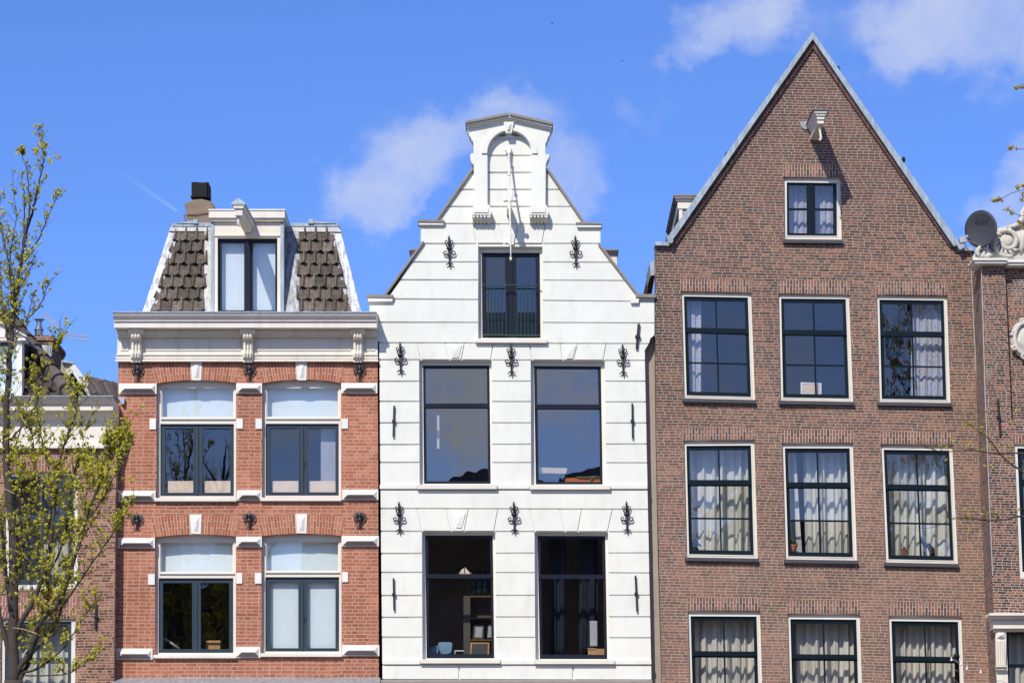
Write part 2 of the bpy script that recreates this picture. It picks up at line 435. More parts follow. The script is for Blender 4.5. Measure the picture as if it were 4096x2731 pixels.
def room(win, quad, mat, Yf, depth=2.6, g=60):
    q = grow(quad, 0); q = grow(q, 4)
    a = [xz(x, y, 0) for x, y in q]
    xs = [p[0] for p in a]; zs = [p[1] for p in a]
    x0, x1, z0, z1 = min(xs) - .25, max(xs) + .25, min(zs) - .1, max(zs) + .12
    mb = MB(); y0, y1 = Yf, Yf + depth
    mb.add([(x0, y0, z0), (x1, y0, z0), (x1, y0, z1), (x0, y0, z1), (x0, y1, z0), (x1, y1, z0), (x1, y1, z1), (x0, y1, z1)],
           [(4, 5, 6, 7), (0, 1, 5, 4), (3, 2, 6, 7), (0, 4, 7, 3), (1, 5, 6, 2)])
    return mb.build('room', mat, win, recalc=False)
def spiral(cx, cy, r0, r1, a0, turns, n=18, Y=0.0):
    out = []
    for i in range(n + 1):
        t = i / n; a = a0 + turns * 2 * math.pi * t; r = lerp(r0, r1, t)
        out.append(P(cx + r * math.cos(a), cy - r * math.sin(a), Y))
    return out
def curtain(x0, x1, y0, y1, Y, folds, amp, label, mat='curtain', group=None, x0b=None, x1b=None, name='curtain'):
    """hanging cloth with deep irregular folds; px extents, bottom edges may differ from the top ones"""
    x0b = x0 if x0b is None else x0b; x1b = x1 if x1b is None else x1b
    mb = MB(); nx, nz = max(30, folds * 14), 14
    ph = [U(0, 6.28) for _ in range(4)]; ws = [U(.75, 1.25) for _ in range(3)]
    a, b_ = P(x0, y0, Y), P(x1, y1, Y); c, d = P(x0b, y1, Y), P(x1b, y1, Y)
    for j in range(nz + 1):
        t = j / nz; z = lerp(a.z, b_.z, t)
        xa = lerp(a.x, c.x, t ** 1.6); xb = lerp(P(x1, y0, Y).x, d.x, t ** 1.6)
        for i in range(nx + 1):
            s_ = i / nx
            w = s_ * folds * 2 * math.pi
            q_ = math.sin(w * ws[0] + ph[0] + .5 * math.sin(w * .37 + ph[1]))
            y = amp * (math.copysign(abs(q_) ** .75, q_) * .75 + math.sin(w * ws[1] * 2.1 + ph[1] + t * .4) * .28 + math.sin(w * .5 * ws[2] + ph[2]) * .3)
            y *= lerp(.6, 1.0, t)
            mb.v.append((lerp(xa, xb, s_) + math.sin(w * 2 + ph[3]) * .006, Y + y, z))
    for j in range(nz):
        for i in range(nx):
            k = j * (nx + 1) + i; mb.f.append((k, k + 1, k + nx + 2, k + nx + 1))
    return solo(mb, name, mat, label, 'curtain', group=group, smooth=True, solid=.004, recalc=False)
# ================================================================== RED BRICK HOUSE
def red_px(zx, zy, s, ox, oy): return (ox + zx / s, oy + zy / s)
def r2(x, y): return red_px(x, y, 2.045, 400, 1400)
def r3(x, y): return red_px(x, y, 2.045, 400, 2000)
def r1(x, y): return red_px(x, y, 1.96, 400, 700)
red = thing('brick_house', 'orange-red brick house with white stone bands, a cream cornice and a tiled mansard roof', 'house', base_of(466, 1515))
def arc(xl, yl, xr, yr, ya, n=9):
    """segmental arch as px points from left spring to right spring, apex height ya"""
    out = []
    for i in range(n + 1):
        t = i / n; x = lerp(xl, xr, t); y = lerp(yl, yr, t) - ((yl + yr) / 2 - ya) * (1 - (2 * t - 1) ** 2)
        out.append((x, y))
    return out
RW = []   # (xl, xr, spring y left, right, apex, bottom)
for (xl, xr, yl, yr, ya, yb) in ((r2(462, 0)[0], r2(1113, 0)[0], 1533, 1531, 1519, 1990), (r2(1327, 0)[0], r2(1972, 0)[0], 1532, 1531, 1517, 1988),
                                 (r3(452, 0)[0], r3(1112, 0)[0], 2147, 2144, 2136, 2620), (r3(1323, 0)[0], r3(1975, 0)[0], 2143, 2142, 2133, 2616)):
    RW.append((xl, xr, yl, yr, ya, yb))
gz = lambda x, y: (xz(x, y)[0], xz(x, y)[1])
mb = MB()
base_l, base_r = xz(464, 2707), xz(1515, 2707)
outer = [(base_l[0] - .02, 0), (base_r[0] + .02, 0), base_r, xz(1510, 1425), xz(473, 1425), base_l]
holes = [[xz(x, y) for x, y in arc(xl, yl, xr, yr, ya) + [(xr, yb), (xl, yb)]] for xl, xr, yl, yr, ya, yb in RW]
mb.poly(outer, holes, 0, .34)
mb.build('wall', 'red_brick', red)
# rear mass
mb = MB(); x0, x1 = base_l[0] + .05, base_r[0] - .05; ztop = P(0, 1262).z
mb.box(x0, x1, 9.5, 9.8, 0, ztop); mb.box(x0, x0 + .25, .35, 9.49, 0, ztop - .01); mb.box(x1 - .25, x1, .35, 9.49, 0, ztop - .01)
mb.build('rear_wall', 'dark_brick', red)
# soldier arches made of single bricks
def voussoirs(name, xl, xr, yl, yr, ya, oxl, oxr, oyl, oyr, oya, key, n, Yf, parent, mat, mort, split=True):
    mb = MB(); bk = MB()
    inn = lambda t: (lerp(xl, xr, t), lerp(yl, yr, t) - ((yl + yr) / 2 - ya) * (1 - (2 * t - 1) ** 2))
    out = lambda t: (lerp(oxl, oxr, t), lerp(oyl, oyr, t) - ((oyl + oyr) / 2 - oya) * (1 - (2 * t - 1) ** 2))
    bk.pp([inn(i / 12) for i in range(13)] + [out(i / 12) for i in range(12, -1, -1)], Yf + .004, .001)
    for i in range(n):
        t0, t1 = (i + .09) / n, (i + .91) / n
        if key and t1 > key[0] and t0 < key[1]: continue
        sp = ([0, .36, .36, 1] if i % 2 else [0, .70, .70, 1]) if split else [0, .5, .5, 1]
        for a, b_ in ((0.0, sp[1] - .02), (sp[2] + .02, 1.0)):
            c = [tuple(lerp(inn(t)[k], out(t)[k], s_) for k in (0, 1)) for t, s_ in ((t0, a), (t1, a), (t1, b_), (t0, b_))]
            mb.pp(c, Yf + U(-.0015, .0015), Yf + .0035)
    o = bk.build(name, mort, parent)
    if key:      # bricks left and right of the keystone are two pieces
        mb.halves('arch_bricks', mat, o, P((xl + xr) / 2, yl).x)
    else: mb.build('arch_bricks', mat, o)
    return o
for i, (xl, xr, yl, yr, ya, yb) in enumerate(RW):
    if i < 2:
        ox0, ox1 = (r2(428, 0)[0], r2(1148, 0)[0]) if i == 0 else (r2(1290, 0)[0], r2(2002, 0)[0])
        oy, oya = 1459, 1441
    else:
        ox0, ox1 = (r3(415, 0)[0], r3(1147, 0)[0]) if i == 2 else (r3(1288, 0)[0], r3(2002, 0)[0])
        oy, oya = 2072, 2057
    voussoirs('brick_arch', xl, xr, yl, yr, ya, ox0, ox1, oy, oy - 2, oya, (.445, .56), 28, -.012, red, 'red_soldier', 'mortar_red')
# keystones with a raised diamond point
def keystone(tl, tr, br, bl, parent, mat='white_trim', Yf=-.07, inset=.2, name='keystone', proud=.05):
    mb = MB(); mb.pp([tl, tr, br, bl], Yf, .0)
    W = Warp([tl, tr, br, bl])
    q = W.rc(inset, .10, 1 - inset, .90); c1 = W(.5 - .0, .38); c2 = W(.5, .62)
    a = [P(x, y, Yf) for x, y in q]; m1 = P(*c1, Yf - proud); m2 = P(*c2, Yf - proud)
    mb.add(a + [m1, m2], [(0, 1, 4), (1, 2, 5, 4), (2, 3, 5), (3, 0, 4, 5), (3, 2, 1, 0)])
    return mb.build(name, mat, parent)
for f, k in ((r2, ((742, 93), (835, 93), (826, 245), (755, 245))), (r2, ((1600, 93), (1692, 93), (1687, 245), (1617, 245))),
             (r3, ((735, 115), (831, 115), (824, 275), (748, 272))), (r3, ((1601, 110), (1695, 110), (1688, 270), (1614, 267)))):
    keystone(*[f(*p) for p in k], red, Yf=-.035, proud=.04)
# bevelled stone bands: each block is a frustum-like stone with a chamfered lower face in a darker grey
def band(x0, x1, y0, y1, Yf=-.05):
    mb = MB(); mb.rect(x0, y0, x1, y1, Yf, -.001)
    h = y1 - y0; i = 5
    a = [P(x0 + i, y0 + h * .14, Yf), P(x1 - i, y0 + h * .14, Yf), P(x1 - i, y1 - h * .08, Yf), P(x0 + i, y1 - h * .08, Yf)]
    d = 22; lo_ = MB()
    b_ = [P(x0 + d, y0 + h * .52, Yf - .10), P(x1 - d, y0 + h * .52, Yf - .10)]
    mb.add(a + b_, [(0, 1, 5, 4), (1, 2, 5), (2, 3, 4, 5), (3, 0, 4), (3, 2, 1, 0)])
    o = mb.build('stone_block', 'stone_white', red)
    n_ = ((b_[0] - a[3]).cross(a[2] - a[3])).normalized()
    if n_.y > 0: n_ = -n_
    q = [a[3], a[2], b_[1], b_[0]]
    lo_.hexa([v + n_ * .004 for v in q], [v - n_ * .02 for v in q]); lo_.build('lower_face', 'stone_band_grey', o)
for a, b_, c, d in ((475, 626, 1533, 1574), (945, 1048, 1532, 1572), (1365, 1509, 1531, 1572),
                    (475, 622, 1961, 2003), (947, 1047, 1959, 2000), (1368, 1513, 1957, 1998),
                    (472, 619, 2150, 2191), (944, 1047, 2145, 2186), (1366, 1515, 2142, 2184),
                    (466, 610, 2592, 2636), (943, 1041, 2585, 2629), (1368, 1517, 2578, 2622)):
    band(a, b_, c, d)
mb_list = [(598, 624, 1674, 1717), (945, 971, 1674, 1714), (1022, 1048, 1674, 1715), (1366, 1392, 1674, 1714),
           (592, 619, 2295, 2338), (945, 969, 2290, 2333), (1019, 1046, 2290, 2333), (1368, 1392, 2287, 2327)]
for a, b_, c, d in mb_list:
    mb = MB(); mb.rect(a, c, b_, d, -.03, -.001); mb.build('stone_block', 'white_trim', red, bevel=.006)
# windows
def red_window(i, f, blindtop, blindlow, handle=False):
    xl, xr, yl, yr, ya, yb = RW[i]
    w = xr - xl
    fr = MB(); Yf = .13
    o_ = arc(xl - 3, yl - 2, xr + 3, yr - 2, ya - 4) + [(xr + 3, yb), (xl - 3, yb)]
    q = lambda zx, zy: f(zx, zy)
    A = {0: (503, 1098, 310, 555, 493, 1095, 603, 1190, 533, 763, 838, 1067, 641, 1165),
         1: (1362, 1953, 310, 553, 1355, 1953, 601, 1187, 1391, 1623, 1697, 1926, 637, 1161),
         2: (491, 1093, 337, 592, 480, 1090, 636, 1245, 515, 753, 824, 1057, 675, 1216),
         3: (1358, 1955, 332, 583, 1352, 1956, 627, 1233, 1391, 1622, 1697, 1926, 667, 1208)}[i]
    ix0, ix1, ty0, ty1, sx0, sx1, sy0, sy1, g0, g1, g2, g3, gy0, gy1 = A
    top = [q(ix0, ty0), q(ix1, ty0), q(ix1, ty1), q(ix0, ty1)]
    low = [q(sx0, sy0), q(sx1, sy0), q(sx1, sy1 + 2), q(sx0, sy1 + 2)]
    fr.poly([xz(x, y, 0) for x, y in o_], [[xz(x, y, Yf) for x, y in top], [xz(x, y, Yf) for x, y in low]], Yf, .24)
    # thin raised bead down the outer edge and a lip below the fanlight
    x, y = q(ix0, ty1); x2, _ = q(ix1, ty1)
    fr.rect(x - 3, y - 1, x2 + 3, y + 5, Yf - .035, Yf - .001)
    win = fr.build('window', 'cream_frame', red)
    # upper fanlight sash
    sm = MB(); ring(sm, [(x, y) for x, y in top], [[(top[0][0] + 4, top[0][1] + 4), (top[1][0] - 4, top[1][1] + 4), (top[2][0] - 4, top[2][1] - 4), (top[3][0] + 4, top[3][1] - 4)]], Yf + .03, Yf + .07, 4)
    sm.build('sash', 'cream_frame', win)
    # double casement
    cs = MB()
    ring(cs, low, [[q(g0, gy0), q(g1, gy0), q(g1, gy1), q(g0, gy1)], [q(g2, gy0), q(g3, gy0), q(g3, gy1), q(g2, gy1)]], Yf + .05, Yf + .11, 4)
    mid = (g1 + g2) / 2
    cs.pp([q(mid - 16, sy0 + 30), q(mid + 4, sy0 + 30), q(mid + 4, sy1 - 8), q(mid - 16, sy1 - 8)], Yf + .02, Yf + .049)
    for a, b_ in ((g0, g1), (g2, g3)):
        W = [q(a - 12, gy0 - 10), q(b_ + 12, gy0 - 10), q(b_ + 12, gy1 + 10), q(a - 12, gy1 + 10)]
        V = [q(a, gy0), q(b_, gy0), q(b_, gy1), q(a, gy1)]
        cs.poly([xz(x, y, Yf + .035) for x, y in W], [[xz(x, y, Yf + .035) for x, y in V]], Yf + .035, Yf + .0495)
    c = cs.build('sash', 'sash_blue', win)
    gm = MB()
    for x0, x1, y0, y1 in ((ix0, ix1, ty0, ty1), (g0, g1, gy0, gy1), (g2, g3, gy0, gy1)):
        gm.pp([q(x0 - 4, y0 - 4), q(x1 + 4, y0 - 4), q(x1 + 4, y1 + 4), q(x0 - 4, y1 + 4)], Yf + .06 if x1 - x0 > 300 else Yf + .085, Yf + .066 if x1 - x0 > 300 else Yf + .091)
    gm.build('pane', 'glass_dark' if i == 2 else 'glass', win)
    if handle:
        h = MB(); hx, hy = q(mid + 8, (gy0 + gy1) / 2 + 20)
        h.tube([P(hx - 3, hy - 8, Yf - .01), P(hx - 2, hy + 12, Yf - .02)], .008); h.lathe(P(hx + 5, hy - 6, Yf), [(.012, -.03), (.012, .02)], 8, 'Y')
        h.build('handle', 'iron_grey', win)
    sl = MB(); sy = sy1 + 5
    sl.rect(xl - 8, q(0, sy + 12)[1], xr + 2, q(0, sy + 40)[1], -.09, .20)
    sl.build('sill', 'cream_frame', win, bevel=.006)
    room(win, [(xl, ya), (xr, ya), (xr, yb), (xl, yb)], 'room_dark', .26)
    # blinds
    Yb = .36
    if blindtop:
        b_ = MB(); b_.poly([xz(x, y, Yf) for x, y in ((xl - 20, yl - 16), (xr + 20, yl - 16), (xr + 20, q(0, ty1 + 22)[1] + 6), (xl - 20, q(0, ty1 + 22)[1] + 6))], [], Yb, Yb + .01)
        b_.build('blind', 'blind', win)
    if blindlow == 'full':
        b_ = MB(); b_.poly([xz(x, y, Yf) for x, y in ((xl - 10, q(0, sy0 - 8)[1]), (xr + 10, q(0, sy0 - 8)[1]), (xr + 10, yb), (xl - 10, yb))], [], Yb - .06, Yb - .05)
        b_.build('blind', 'blind', win)
    elif blindlow == 'half':
        for a, e in ((g0 + 22, g1 + 6), (g2 + 14, g3 + 6)):
            b_ = MB(); b_.pp([q(a, 1070), q(e, 1068), q(e, gy1 + 16), q(a, gy1 + 16)], .27, .285)
            b_.build('blind', 'blind_cream', win)
    return win
red_window(0, r2, True, 'half')
w = red_window(1, r2, True, 'half', True)
b_ = MB(); b_.pp([r2(1806, 620), r2(1960, 620), r2(1960, 1100), r2(1806, 1100)], .42, .44); b_.build('blind', simple('wall_inside', (.42, .40, .44), .9), w)
red_window(2, r3, True, None)
red_window(3, r3, True, 'full', True)
# inside the dark casement
m_ = MB(); m_.tube([P(655, 2550, .5), P(718, 2594, .5)], .03, 6)
solo(m_, 'lamp_arm', 'plastic_grey', 'slanting grey lamp arm inside the dark lower left window of the red house', 'lamp', smooth=True)
m_ = MB(); m_.rect(822, 2560, 882, 2569, .45, .9); m_.rect(825, 2569, 880, 2600, .5, .85)
solo(m_, 'cabinet', 'wood', 'low brown cabinet inside the dark lower left window of the red house', 'cabinet')
# ---------------------------------------------------------------- cornice
zc = lambda y, Y=0.0: P(1000, y, Y).z
cl, crr = P(462, 1300, -.42).x, P(1505, 1300, -.42).x
fl, frr = P(470, 1400).x, P(1511, 1400).x
mb = MB()
def pz(y, Y): return (Y, P(1000, y, Y).z)
def rectY(y0, y1, Y): return [pz(y0, Y), pz(y1, Y)]
prof = [(.2, zc(1250)), pz(1250, -.60), pz(1256, -.60), pz(1264, -.575), pz(1276, -.52), pz(1280, -.50), pz(1284, -.50), pz(1286, -.46), pz(1310, -.46),
        (-.46 + .05, pz(1310, -.46)[1] + .004), (-.05, pz(1310, -.46)[1] + .012), (.2, pz(1310, -.46)[1] + .012)]
# crown: splayed ends like a cyma return
n = len(prof)
def end_x(Y, side): 
    t = max(0, -Y) / .6
    return lerp(fl - .005, P(452, 1252, -.6).x, t) if side < 0 else lerp(frr + .005, P(1505, 1256, -.6).x, t)
vs = [(end_x(p[0], -1), p[0], p[1]) for p in prof] + [(end_x(p[0], 1), p[0], p[1]) for p in prof]
tr = tessellate_polygon([[Vector((p[0], p[1], 0)) for p in prof]])
fs = [tuple(t) for t in tr] + [tuple(n + i for i in reversed(t)) for t in tr] + [(i, (i + 1) % n, (i + 1) % n + n, i + n) for i in range(n)]
mb.add(vs, fs)
cor = mb.build('cornice', 'grey_trim', red)
# zinc edge on top
mb = MB(); mb.box(end_x(-.6, -1) - .01, end_x(-.6, 1) + .01, -.625, .3, pz(1250, -.60)[1] - .006, pz(1250, -.60)[1] + .022)
mb.build('gutter_edge', 'zinc', cor)
# frieze: panelled board with mouldings
mb = MB()
top = pz(1310, -.46)[1] + .008
mb.box(fl, frr, -.06, .0, zc(1446), top)
for y0, y1, Yf in ((1322, 1334, -.22), (1334, 1345, -.16), (1345, 1350, -.10)):
    mb.box(fl + .003, frr - .003, Yf, -.059, P(0, y1, Yf).z, top - .002 * (y1 - 1330) / 10 - .004)
mb.box(fl - .02, frr + .01, -.10, -.058, P(0, 1420, -.1).z, P(0, 1416, -.1).z)
mb.box(fl - .02, frr + .01, -.075, -.058, P(0, 1432, -.1).z, P(0, 1420, -.1).z - .003)
mb.box(fl - .03, frr + .02, -.12, -.0575, P(0, 1445, -.12).z, P(0, 1438, -.12).z)
mb.build('frieze', 'cream_worn', cor)
# raised panel frames between the brackets
mb = MB()
for a, b_ in ((482, 512), (580, 962), (1026, 1402), (1466, 1500)):
    o_ = [(a, 1358), (b_, 1358), (b_, 1402), (a, 1402)]; i_ = [(a + 6, 1363), (b_ - 6, 1363), (b_ - 6, 1397), (a + 6, 1397)]
    mb.pp(o_, -.078, -.0595, [i_])
mb.each('panel_moulding', 'cream_worn', cor)
# scrolled brackets
for xa, xb in ((522, 565), (970, 1012), (1411, 1451)):
    X0, X1 = P(xa, 1400, -.2).x, P(xb, 1400, -.2).x; w_ = X1 - X0
    br = MB()
    z = lambda y, Y: P(1000, y, Y).z
    prof = [(-.06, top - .004), (-.30, top - .004), (-.30, z(1316, -.3)), (-.26, z(1326, -.26)), (-.30, z(1334, -.3)), (-.32, z(1346, -.3)), (-.27, z(1358, -.25)),
            (-.20, z(1364, -.2)), (-.17, z(1380, -.17)), (-.16, z(1400, -.16)), (-.20, z(1418, -.2)), (-.19, z(1430, -.2)), (-.13, z(1436, -.13)), (-.13, z(1448, -.13)), (-.06, z(1448, -.06))]
    br.profile(X0 + .01, X1 - .01, prof)
    br.profile(X0 - .05, X1 + .05, [(-.06, top - .006), (-.36, top - .006), (-.36, top - .05), (-.31, top - .11), (-.06, top - .11)])
    for k in range(3):                       # ribs of the scroll
        cx = X0 + w_ * (.22 + .28 * k)
        br.lathe_e((cx, -.31, z(1342, -.3)), w_ * .13, .045, .075, 8, 6)
        br.tube([(cx, -.205, z(1366, -.2)), (cx, -.19, z(1380, -.2)), (cx, -.185, z(1400, -.2)), (cx, -.215, z(1416, -.2)), (cx, -.21, z(1428, -.2))], [.014, .024, .026, .03, .018], 8)
    br.build('bracket', 'cream', cor, smooth=False)
# ---------------------------------------------------------------- fleuron anchors
def fleuron(cx, cy, parent):
    """cast-iron rosette, 52 x 70 px"""
    mb = MB(); Y = -.04; TK = .78; _t = mb.tube
    mb.tube = lambda p_, r_, n=8, *a: _t(p_, [q * TK for q in r_] if isinstance(r_, list) else r_ * TK, n, *a)
    p = lambda dx, dy, yy=0: P(cx + dx, cy + dy, Y + yy)
    mb.tube([p(0, -36), p(0, -30, -.02), p(0, -18, -.03), p(0, -4, -.03)], [.006, .018, .036, .03], 8)
    for s_ in (-1, 1):
        mb.tube([p(s_ * 2, -14, -.01), p(s_ * 6, -24, -.01), p(s_ * 9, -30)], [.018, .014, .005], 6)
        mb.tube([p(s_ * 4, -12), p(s_ * 10, -20), p(s_ * 16, -27)], [.018, .014, .006], 6)
        sp = [p(s_ * (15 + r * math.cos(a)), -14 - r * math.sin(a), -.02) for r, a in [(lerp(12, 3, i / 16), 2.9 - i / 16 * 8.0) for i in range(17)]]
        mb.tube(sp, [.016] * 17, 6); mb.lathe_e(p(s_ * 15, -14, -.02), .014, .014, .014, 8, 5)
        mb.tube([p(s_ * 22, -6, -.01), p(s_ * 20, 4), p(s_ * 13, 8), p(s_ * 12, 14)], [.014, .018, .015, .007], 6)
        mb.tube([p(0, 18), p(s_ * 3, 26), p(s_ * 10, 31), p(s_ * 13, 27), p(s_ * 10, 25)], [.018, .016, .015, .012, .008], 6)
    mb.tube([p(0, -6, -.02), p(0, 4, -.03), p(0, 14, -.02), p(0, 24, -.01), p(0, 31)], [.045, .04, .026, .02, .024], 8)
    mb.lathe_e(p(0, 0, -.03), .05, .04, .045, 10, 6)
    mb.pp([(cx - 14, cy - 20), (cx + 14, cy - 20), (cx + 12, cy + 2), (cx + 3, cy + 12), (cx - 3, cy + 12), (cx - 12, cy + 2)], Y + .01, -.002)
    mb.build('wall_anchor', 'iron_grey', parent, smooth=True)
for c in (r2(306, 182), r2(1222, 183), r2(2121, 180), r3(300, 173), r3(1221, 163), r3(2124, 158)): fleuron(*c, red)
# ledge at the very bottom of the frame
mb = MB()
a = P(460, 2712, -.02); b_ = P(1522, 2705, -.02)
mb.profile(a.x, b_.x, [(0, a.z + .02), (-.05, a.z), (-.55, a.z - .16), (-.55, a.z - .30), (0, a.z - .30)])
mb.build('shop_ledge', 'flash', red)
# ---------------------------------------------------------------- mansard roof
zb, zt = P(1000, 1250, .15).z, P(1000, 908, .85).z
BL, BR = P(572, 1249, .15), P(1444, 1250, .15)
TL, TR = P(690, 908, .85), P(1360, 908, .85)
zb = BL.z = BR.z = zb - .1; TL.z = TR.z = zt
D = 8.5
mb = MB(); dl, dr_ = P(873, 1100, .3).x, P(1130, 1100, .3).x
mb.hexa([BL, Vector((dl, BL.y, zb)), Vector((dl, D, zb)), Vector((BL.x, D, zb))], [TL, Vector((dl, TL.y, zt)), Vector((dl, D - .7, zt)), Vector((TL.x, D - .7, zt))])
mb.hexa([Vector((dr_, BR.y, zb)), BR, Vector((BR.x, D, zb)), Vector((dr_, D, zb))], [Vector((dr_, TR.y, zt)), TR, Vector((TR.x, D - .7, zt)), Vector((dr_, D - .7, zt))])
mb.box(dl + .001, dr_ - .001, 1.6, D - .7, zb, zt - .002)
roof = mb.build('roof', 'lead_dark', red)
nrm = (BR - BL).cross(TL - BL).normalized()
if nrm.y > 0: nrm = -nrm
def RS(x, y, off=0.0): return plane_hit(x, y, BL + nrm * off, nrm)
def roof_slab(mb, px, o0, o1):
    a = [RS(x, y, o1) for x, y in px]; b2 = [v + nrm * (o0 - o1) for v in a]
    n = len(px); tr = tessellate_polygon([[Vector((v.x, v.z, 0)) for v in a]])
    mb.add(a + b2, [tuple(t) for t in tr] + [tuple(n + i for i in reversed(t)) for t in tr] + [(i, (i + 1) % n, (i + 1) % n + n, i + n) for i in range(n)])
up = (TL - BL); up = (up - Vector((1, 0, 0)) * up.x).normalized()
def tiles(px_poly, name='roof_tiles'):
    mb = MB()
    pts = [RS(x, y) for x, y in px_poly]
    z0 = RS(1000, 1251).z; z1 = RS(1000, 921).z
    rows = 7; L = (z1 - z0) / up.z / rows; w = .243
    org = RS(1000, 1251)
    xmin = min(v.x for v in pts) - w; xmax = max(v.x for v in pts) + w
    for r_ in range(rows):
        off = (r_ % 2) * w * .5
        k = math.floor((xmin - off) / w)
        x = k * w + off
        while x < xmax:
            jz = U(-.012, .012); jx = U(-.006, .006); jt = U(-.012, .014)
            cs = [(0, .03), (.06, .006), (.3, .0), (.64, .0), (.74, .02), (.80, .06), (.92, .062), (1.02, .028)]
            vs = []
            for t, lift in ((-.04, .066 + jt), (1.10, .012)):
                for side in (0, -.022):
                    for cx, h in cs:
                        p_ = org + up * (L * (r_ + t) + jz); p_ = Vector((x + cx * w + jx, p_.y, p_.z))
                        vs.append(p_ + nrm * (h + lift + side))
            n = len(cs); fs = []
            for i in range(n - 1):
                fs += [(i, i + 1, 2 * n + i + 1, 2 * n + i), (n + i + 1, n + i, 3 * n + i, 3 * n + i + 1), (i + 1, i, n + i, n + i + 1)]
            fs += [(0, 2 * n, 3 * n, n), (n - 1, 2 * n - 1, 4 * n - 1, 3 * n - 1)]
            vs = [v_ + nrm * .035 for v_ in vs]; mb.add(vs, fs)
            # little boss in the middle of the tile
            c0 = org + up * (L * (r_ + .1)); c1 = org + up * (L * (r_ + .75))
            mb.tube([Vector((x + .42 * w, c0.y, c0.z)) + nrm * .085, Vector((x + .42 * w, c1.y, c1.z)) + nrm * .075], [.012, .005], 5)
            x += w
    def clip(bm, org_):
        cen = sum((v for v in pts), Vector()) / len(pts)
        for i in range(len(pts)):
            a, b_ = pts[i], pts[(i + 1) % len(pts)]
            e = (b_ - a).cross(nrm).normalized()
            if (cen - a).dot(e) > 0: e = -e
            bmesh.ops.bisect_plane(bm, geom=bm.verts[:] + bm.edges[:] + bm.faces[:], plane_co=a - org_, plane_no=e, clear_outer=True)
    return mb.build(name, 'tile', roof, recalc=False, post=clip)
tiles([r1(396, 1085), r1(602, 428), r1(848, 428), r1(840, 1085)])
tiles([r1(1540, 1085), r1(1546, 428), r1(1824, 428), r1(1974, 1085)])
# lead hips, one lapped sheet after another
for pts_o, pts_i in (([(330, 1078), (545, 430)], [(425, 1078), (622, 436)]), ([(2052, 1084), (1886, 430)], [(1948, 1084), (1803, 436)])):
    mb = MB(); N = 5
    g = lambda pr, t: r1(lerp(pr[0][0], pr[1][0], t), lerp(pr[0][1], pr[1][1], t))
    for k in range(N):
        t0, t1 = k / N, (k + 1.04) / N
        roof_slab(mb, [g(pts_o, t0), g(pts_i, t0), g(pts_i, t1), g(pts_o, t1)], .02, .062 + .004 * (k % 2))
    mb.build('lead_hip', 'lead_white', roof, bevel=.01)
    mb = MB()
    for k in range(7):
        t0, t1 = k / 7, (k + 1.02) / 7; wv = .35 + .18 * math.sin(k * 2.1)
        m0, m1 = [tuple(lerp(g(pts_o, t)[i], g(pts_i, t)[i], 1 - wv) for i in (0, 1)) for t in (t0, t1)]
        roof_slab(mb, [m0, g(pts_i, t0), g(pts_i, t1), m1], .05, .070 + .004 * (k % 2))
    mb.build('lead_flashing', 'flash', roof)
mb = MB(); roof_slab(mb, [r1(822, 440), r1(868, 436), r1(868, 1080), r1(815, 1080)], .05, .10)
mb.build('lead_flashing', 'flash', roof); mb = MB(); roof_slab(mb, [r1(1442, 440), r1(1560, 440), r1(1566, 700), r1(1556, 1080), r1(1442, 1080)], .05, .095)
mb.build('lead_flashing', 'lead_dark', roof)
mb = MB(); roof_slab(mb, [r1(540, 440), r1(560, 400), r1(1868, 400), r1(1888, 445)], .04, .10)
mb.build('lead_apron', 'flash', roof)
mb = MB()
for a, b_ in ((565, 875), (1500, 1868)):
    mb.pp([r1(a, 376), r1(b_, 374), r1(b_, 402), r1(a, 402)], .72, 1.2)
for a, b_, c in ((735, 765, 600), (1635, 1672, 1850)):
    mb.pp([r1(a, 345), r1(b_, 345), r1(b_ + 3, 380), r1(a - 3, 380)], .68, 1.1)
    mb.pp([r1(a + 5, 352), r1(c, 378), r1(a + 5, 380)], .70, .9)
mb.each('zinc_ridge', 'zinc', roof)
# ---------------------------------------------------------------- dormer
mb = MB(); Yd = .02
inner = [r1(922, 493), r1(1390, 493), r1(1390, 1082), r1(922, 1082)]
body = [r1(868, 350), r1(1440, 350), r1(1440, 1085), r1(868, 1085)]
mb.poly([xz(x, y, Yd) for x, y in body], [[xz(x, y, Yd) for x, y in inner[:2]] + [xz(1109, 1249, Yd), xz(870.4, 1249, Yd)]], Yd, .3)
a0, a1 = xz(*body[0], Yd), xz(*body[1], Yd); zb0 = xz(*body[2], Yd)[1]
dorm = mb.build('dormer', 'cream', red)
mb = MB(); mb.box(a0[0] + .004, a0[0] + .12, .301, 2.3, zb0, a0[1]); mb.box(a1[0] - .12, a1[0] - .004, .301, 2.3, zb0, a1[1])
mb.each('cheek', simple('cheek', (.09, .09, .12), .4), dorm)
mb = MB(); zt0, zt1 = P(0, 839, -.12).z, P(0, 876, -.12).z
xa, xb = P(835, 860, -.12).x, P(1139, 860, -.12).x
mb.box(xa, xb, -.12, 2.4, zt1 + .03, zt0 - .02); mb.box(xa - .01, xb + .01, -.14, 2.42, zt0 - .0195, zt0 + .012)
mb.box(xa + .03, xb - .03, -.07, 2.35, zt1 - .03, zt1 + .0295)
mb.build('dormer_cornice', 'cream_worn', dorm)
mb = MB()
for q in ([(868, 350), (895, 350), (895, 1082), (868, 1082)], [(1413, 350), (1440, 350), (1440, 1082), (1413, 1082)]):
    mb.pp([r1(*p) for p in q], Yd - .02, Yd - .001)
mb.each('zinc_strip', 'zinc', dorm)
mb = MB(); mb.pp([r1(896, 466), r1(1412, 466), r1(1412, 478), r1(896, 478)], Yd - .03, Yd - .0005); mb.build('moulding', 'cream', dorm)
mb = MB()
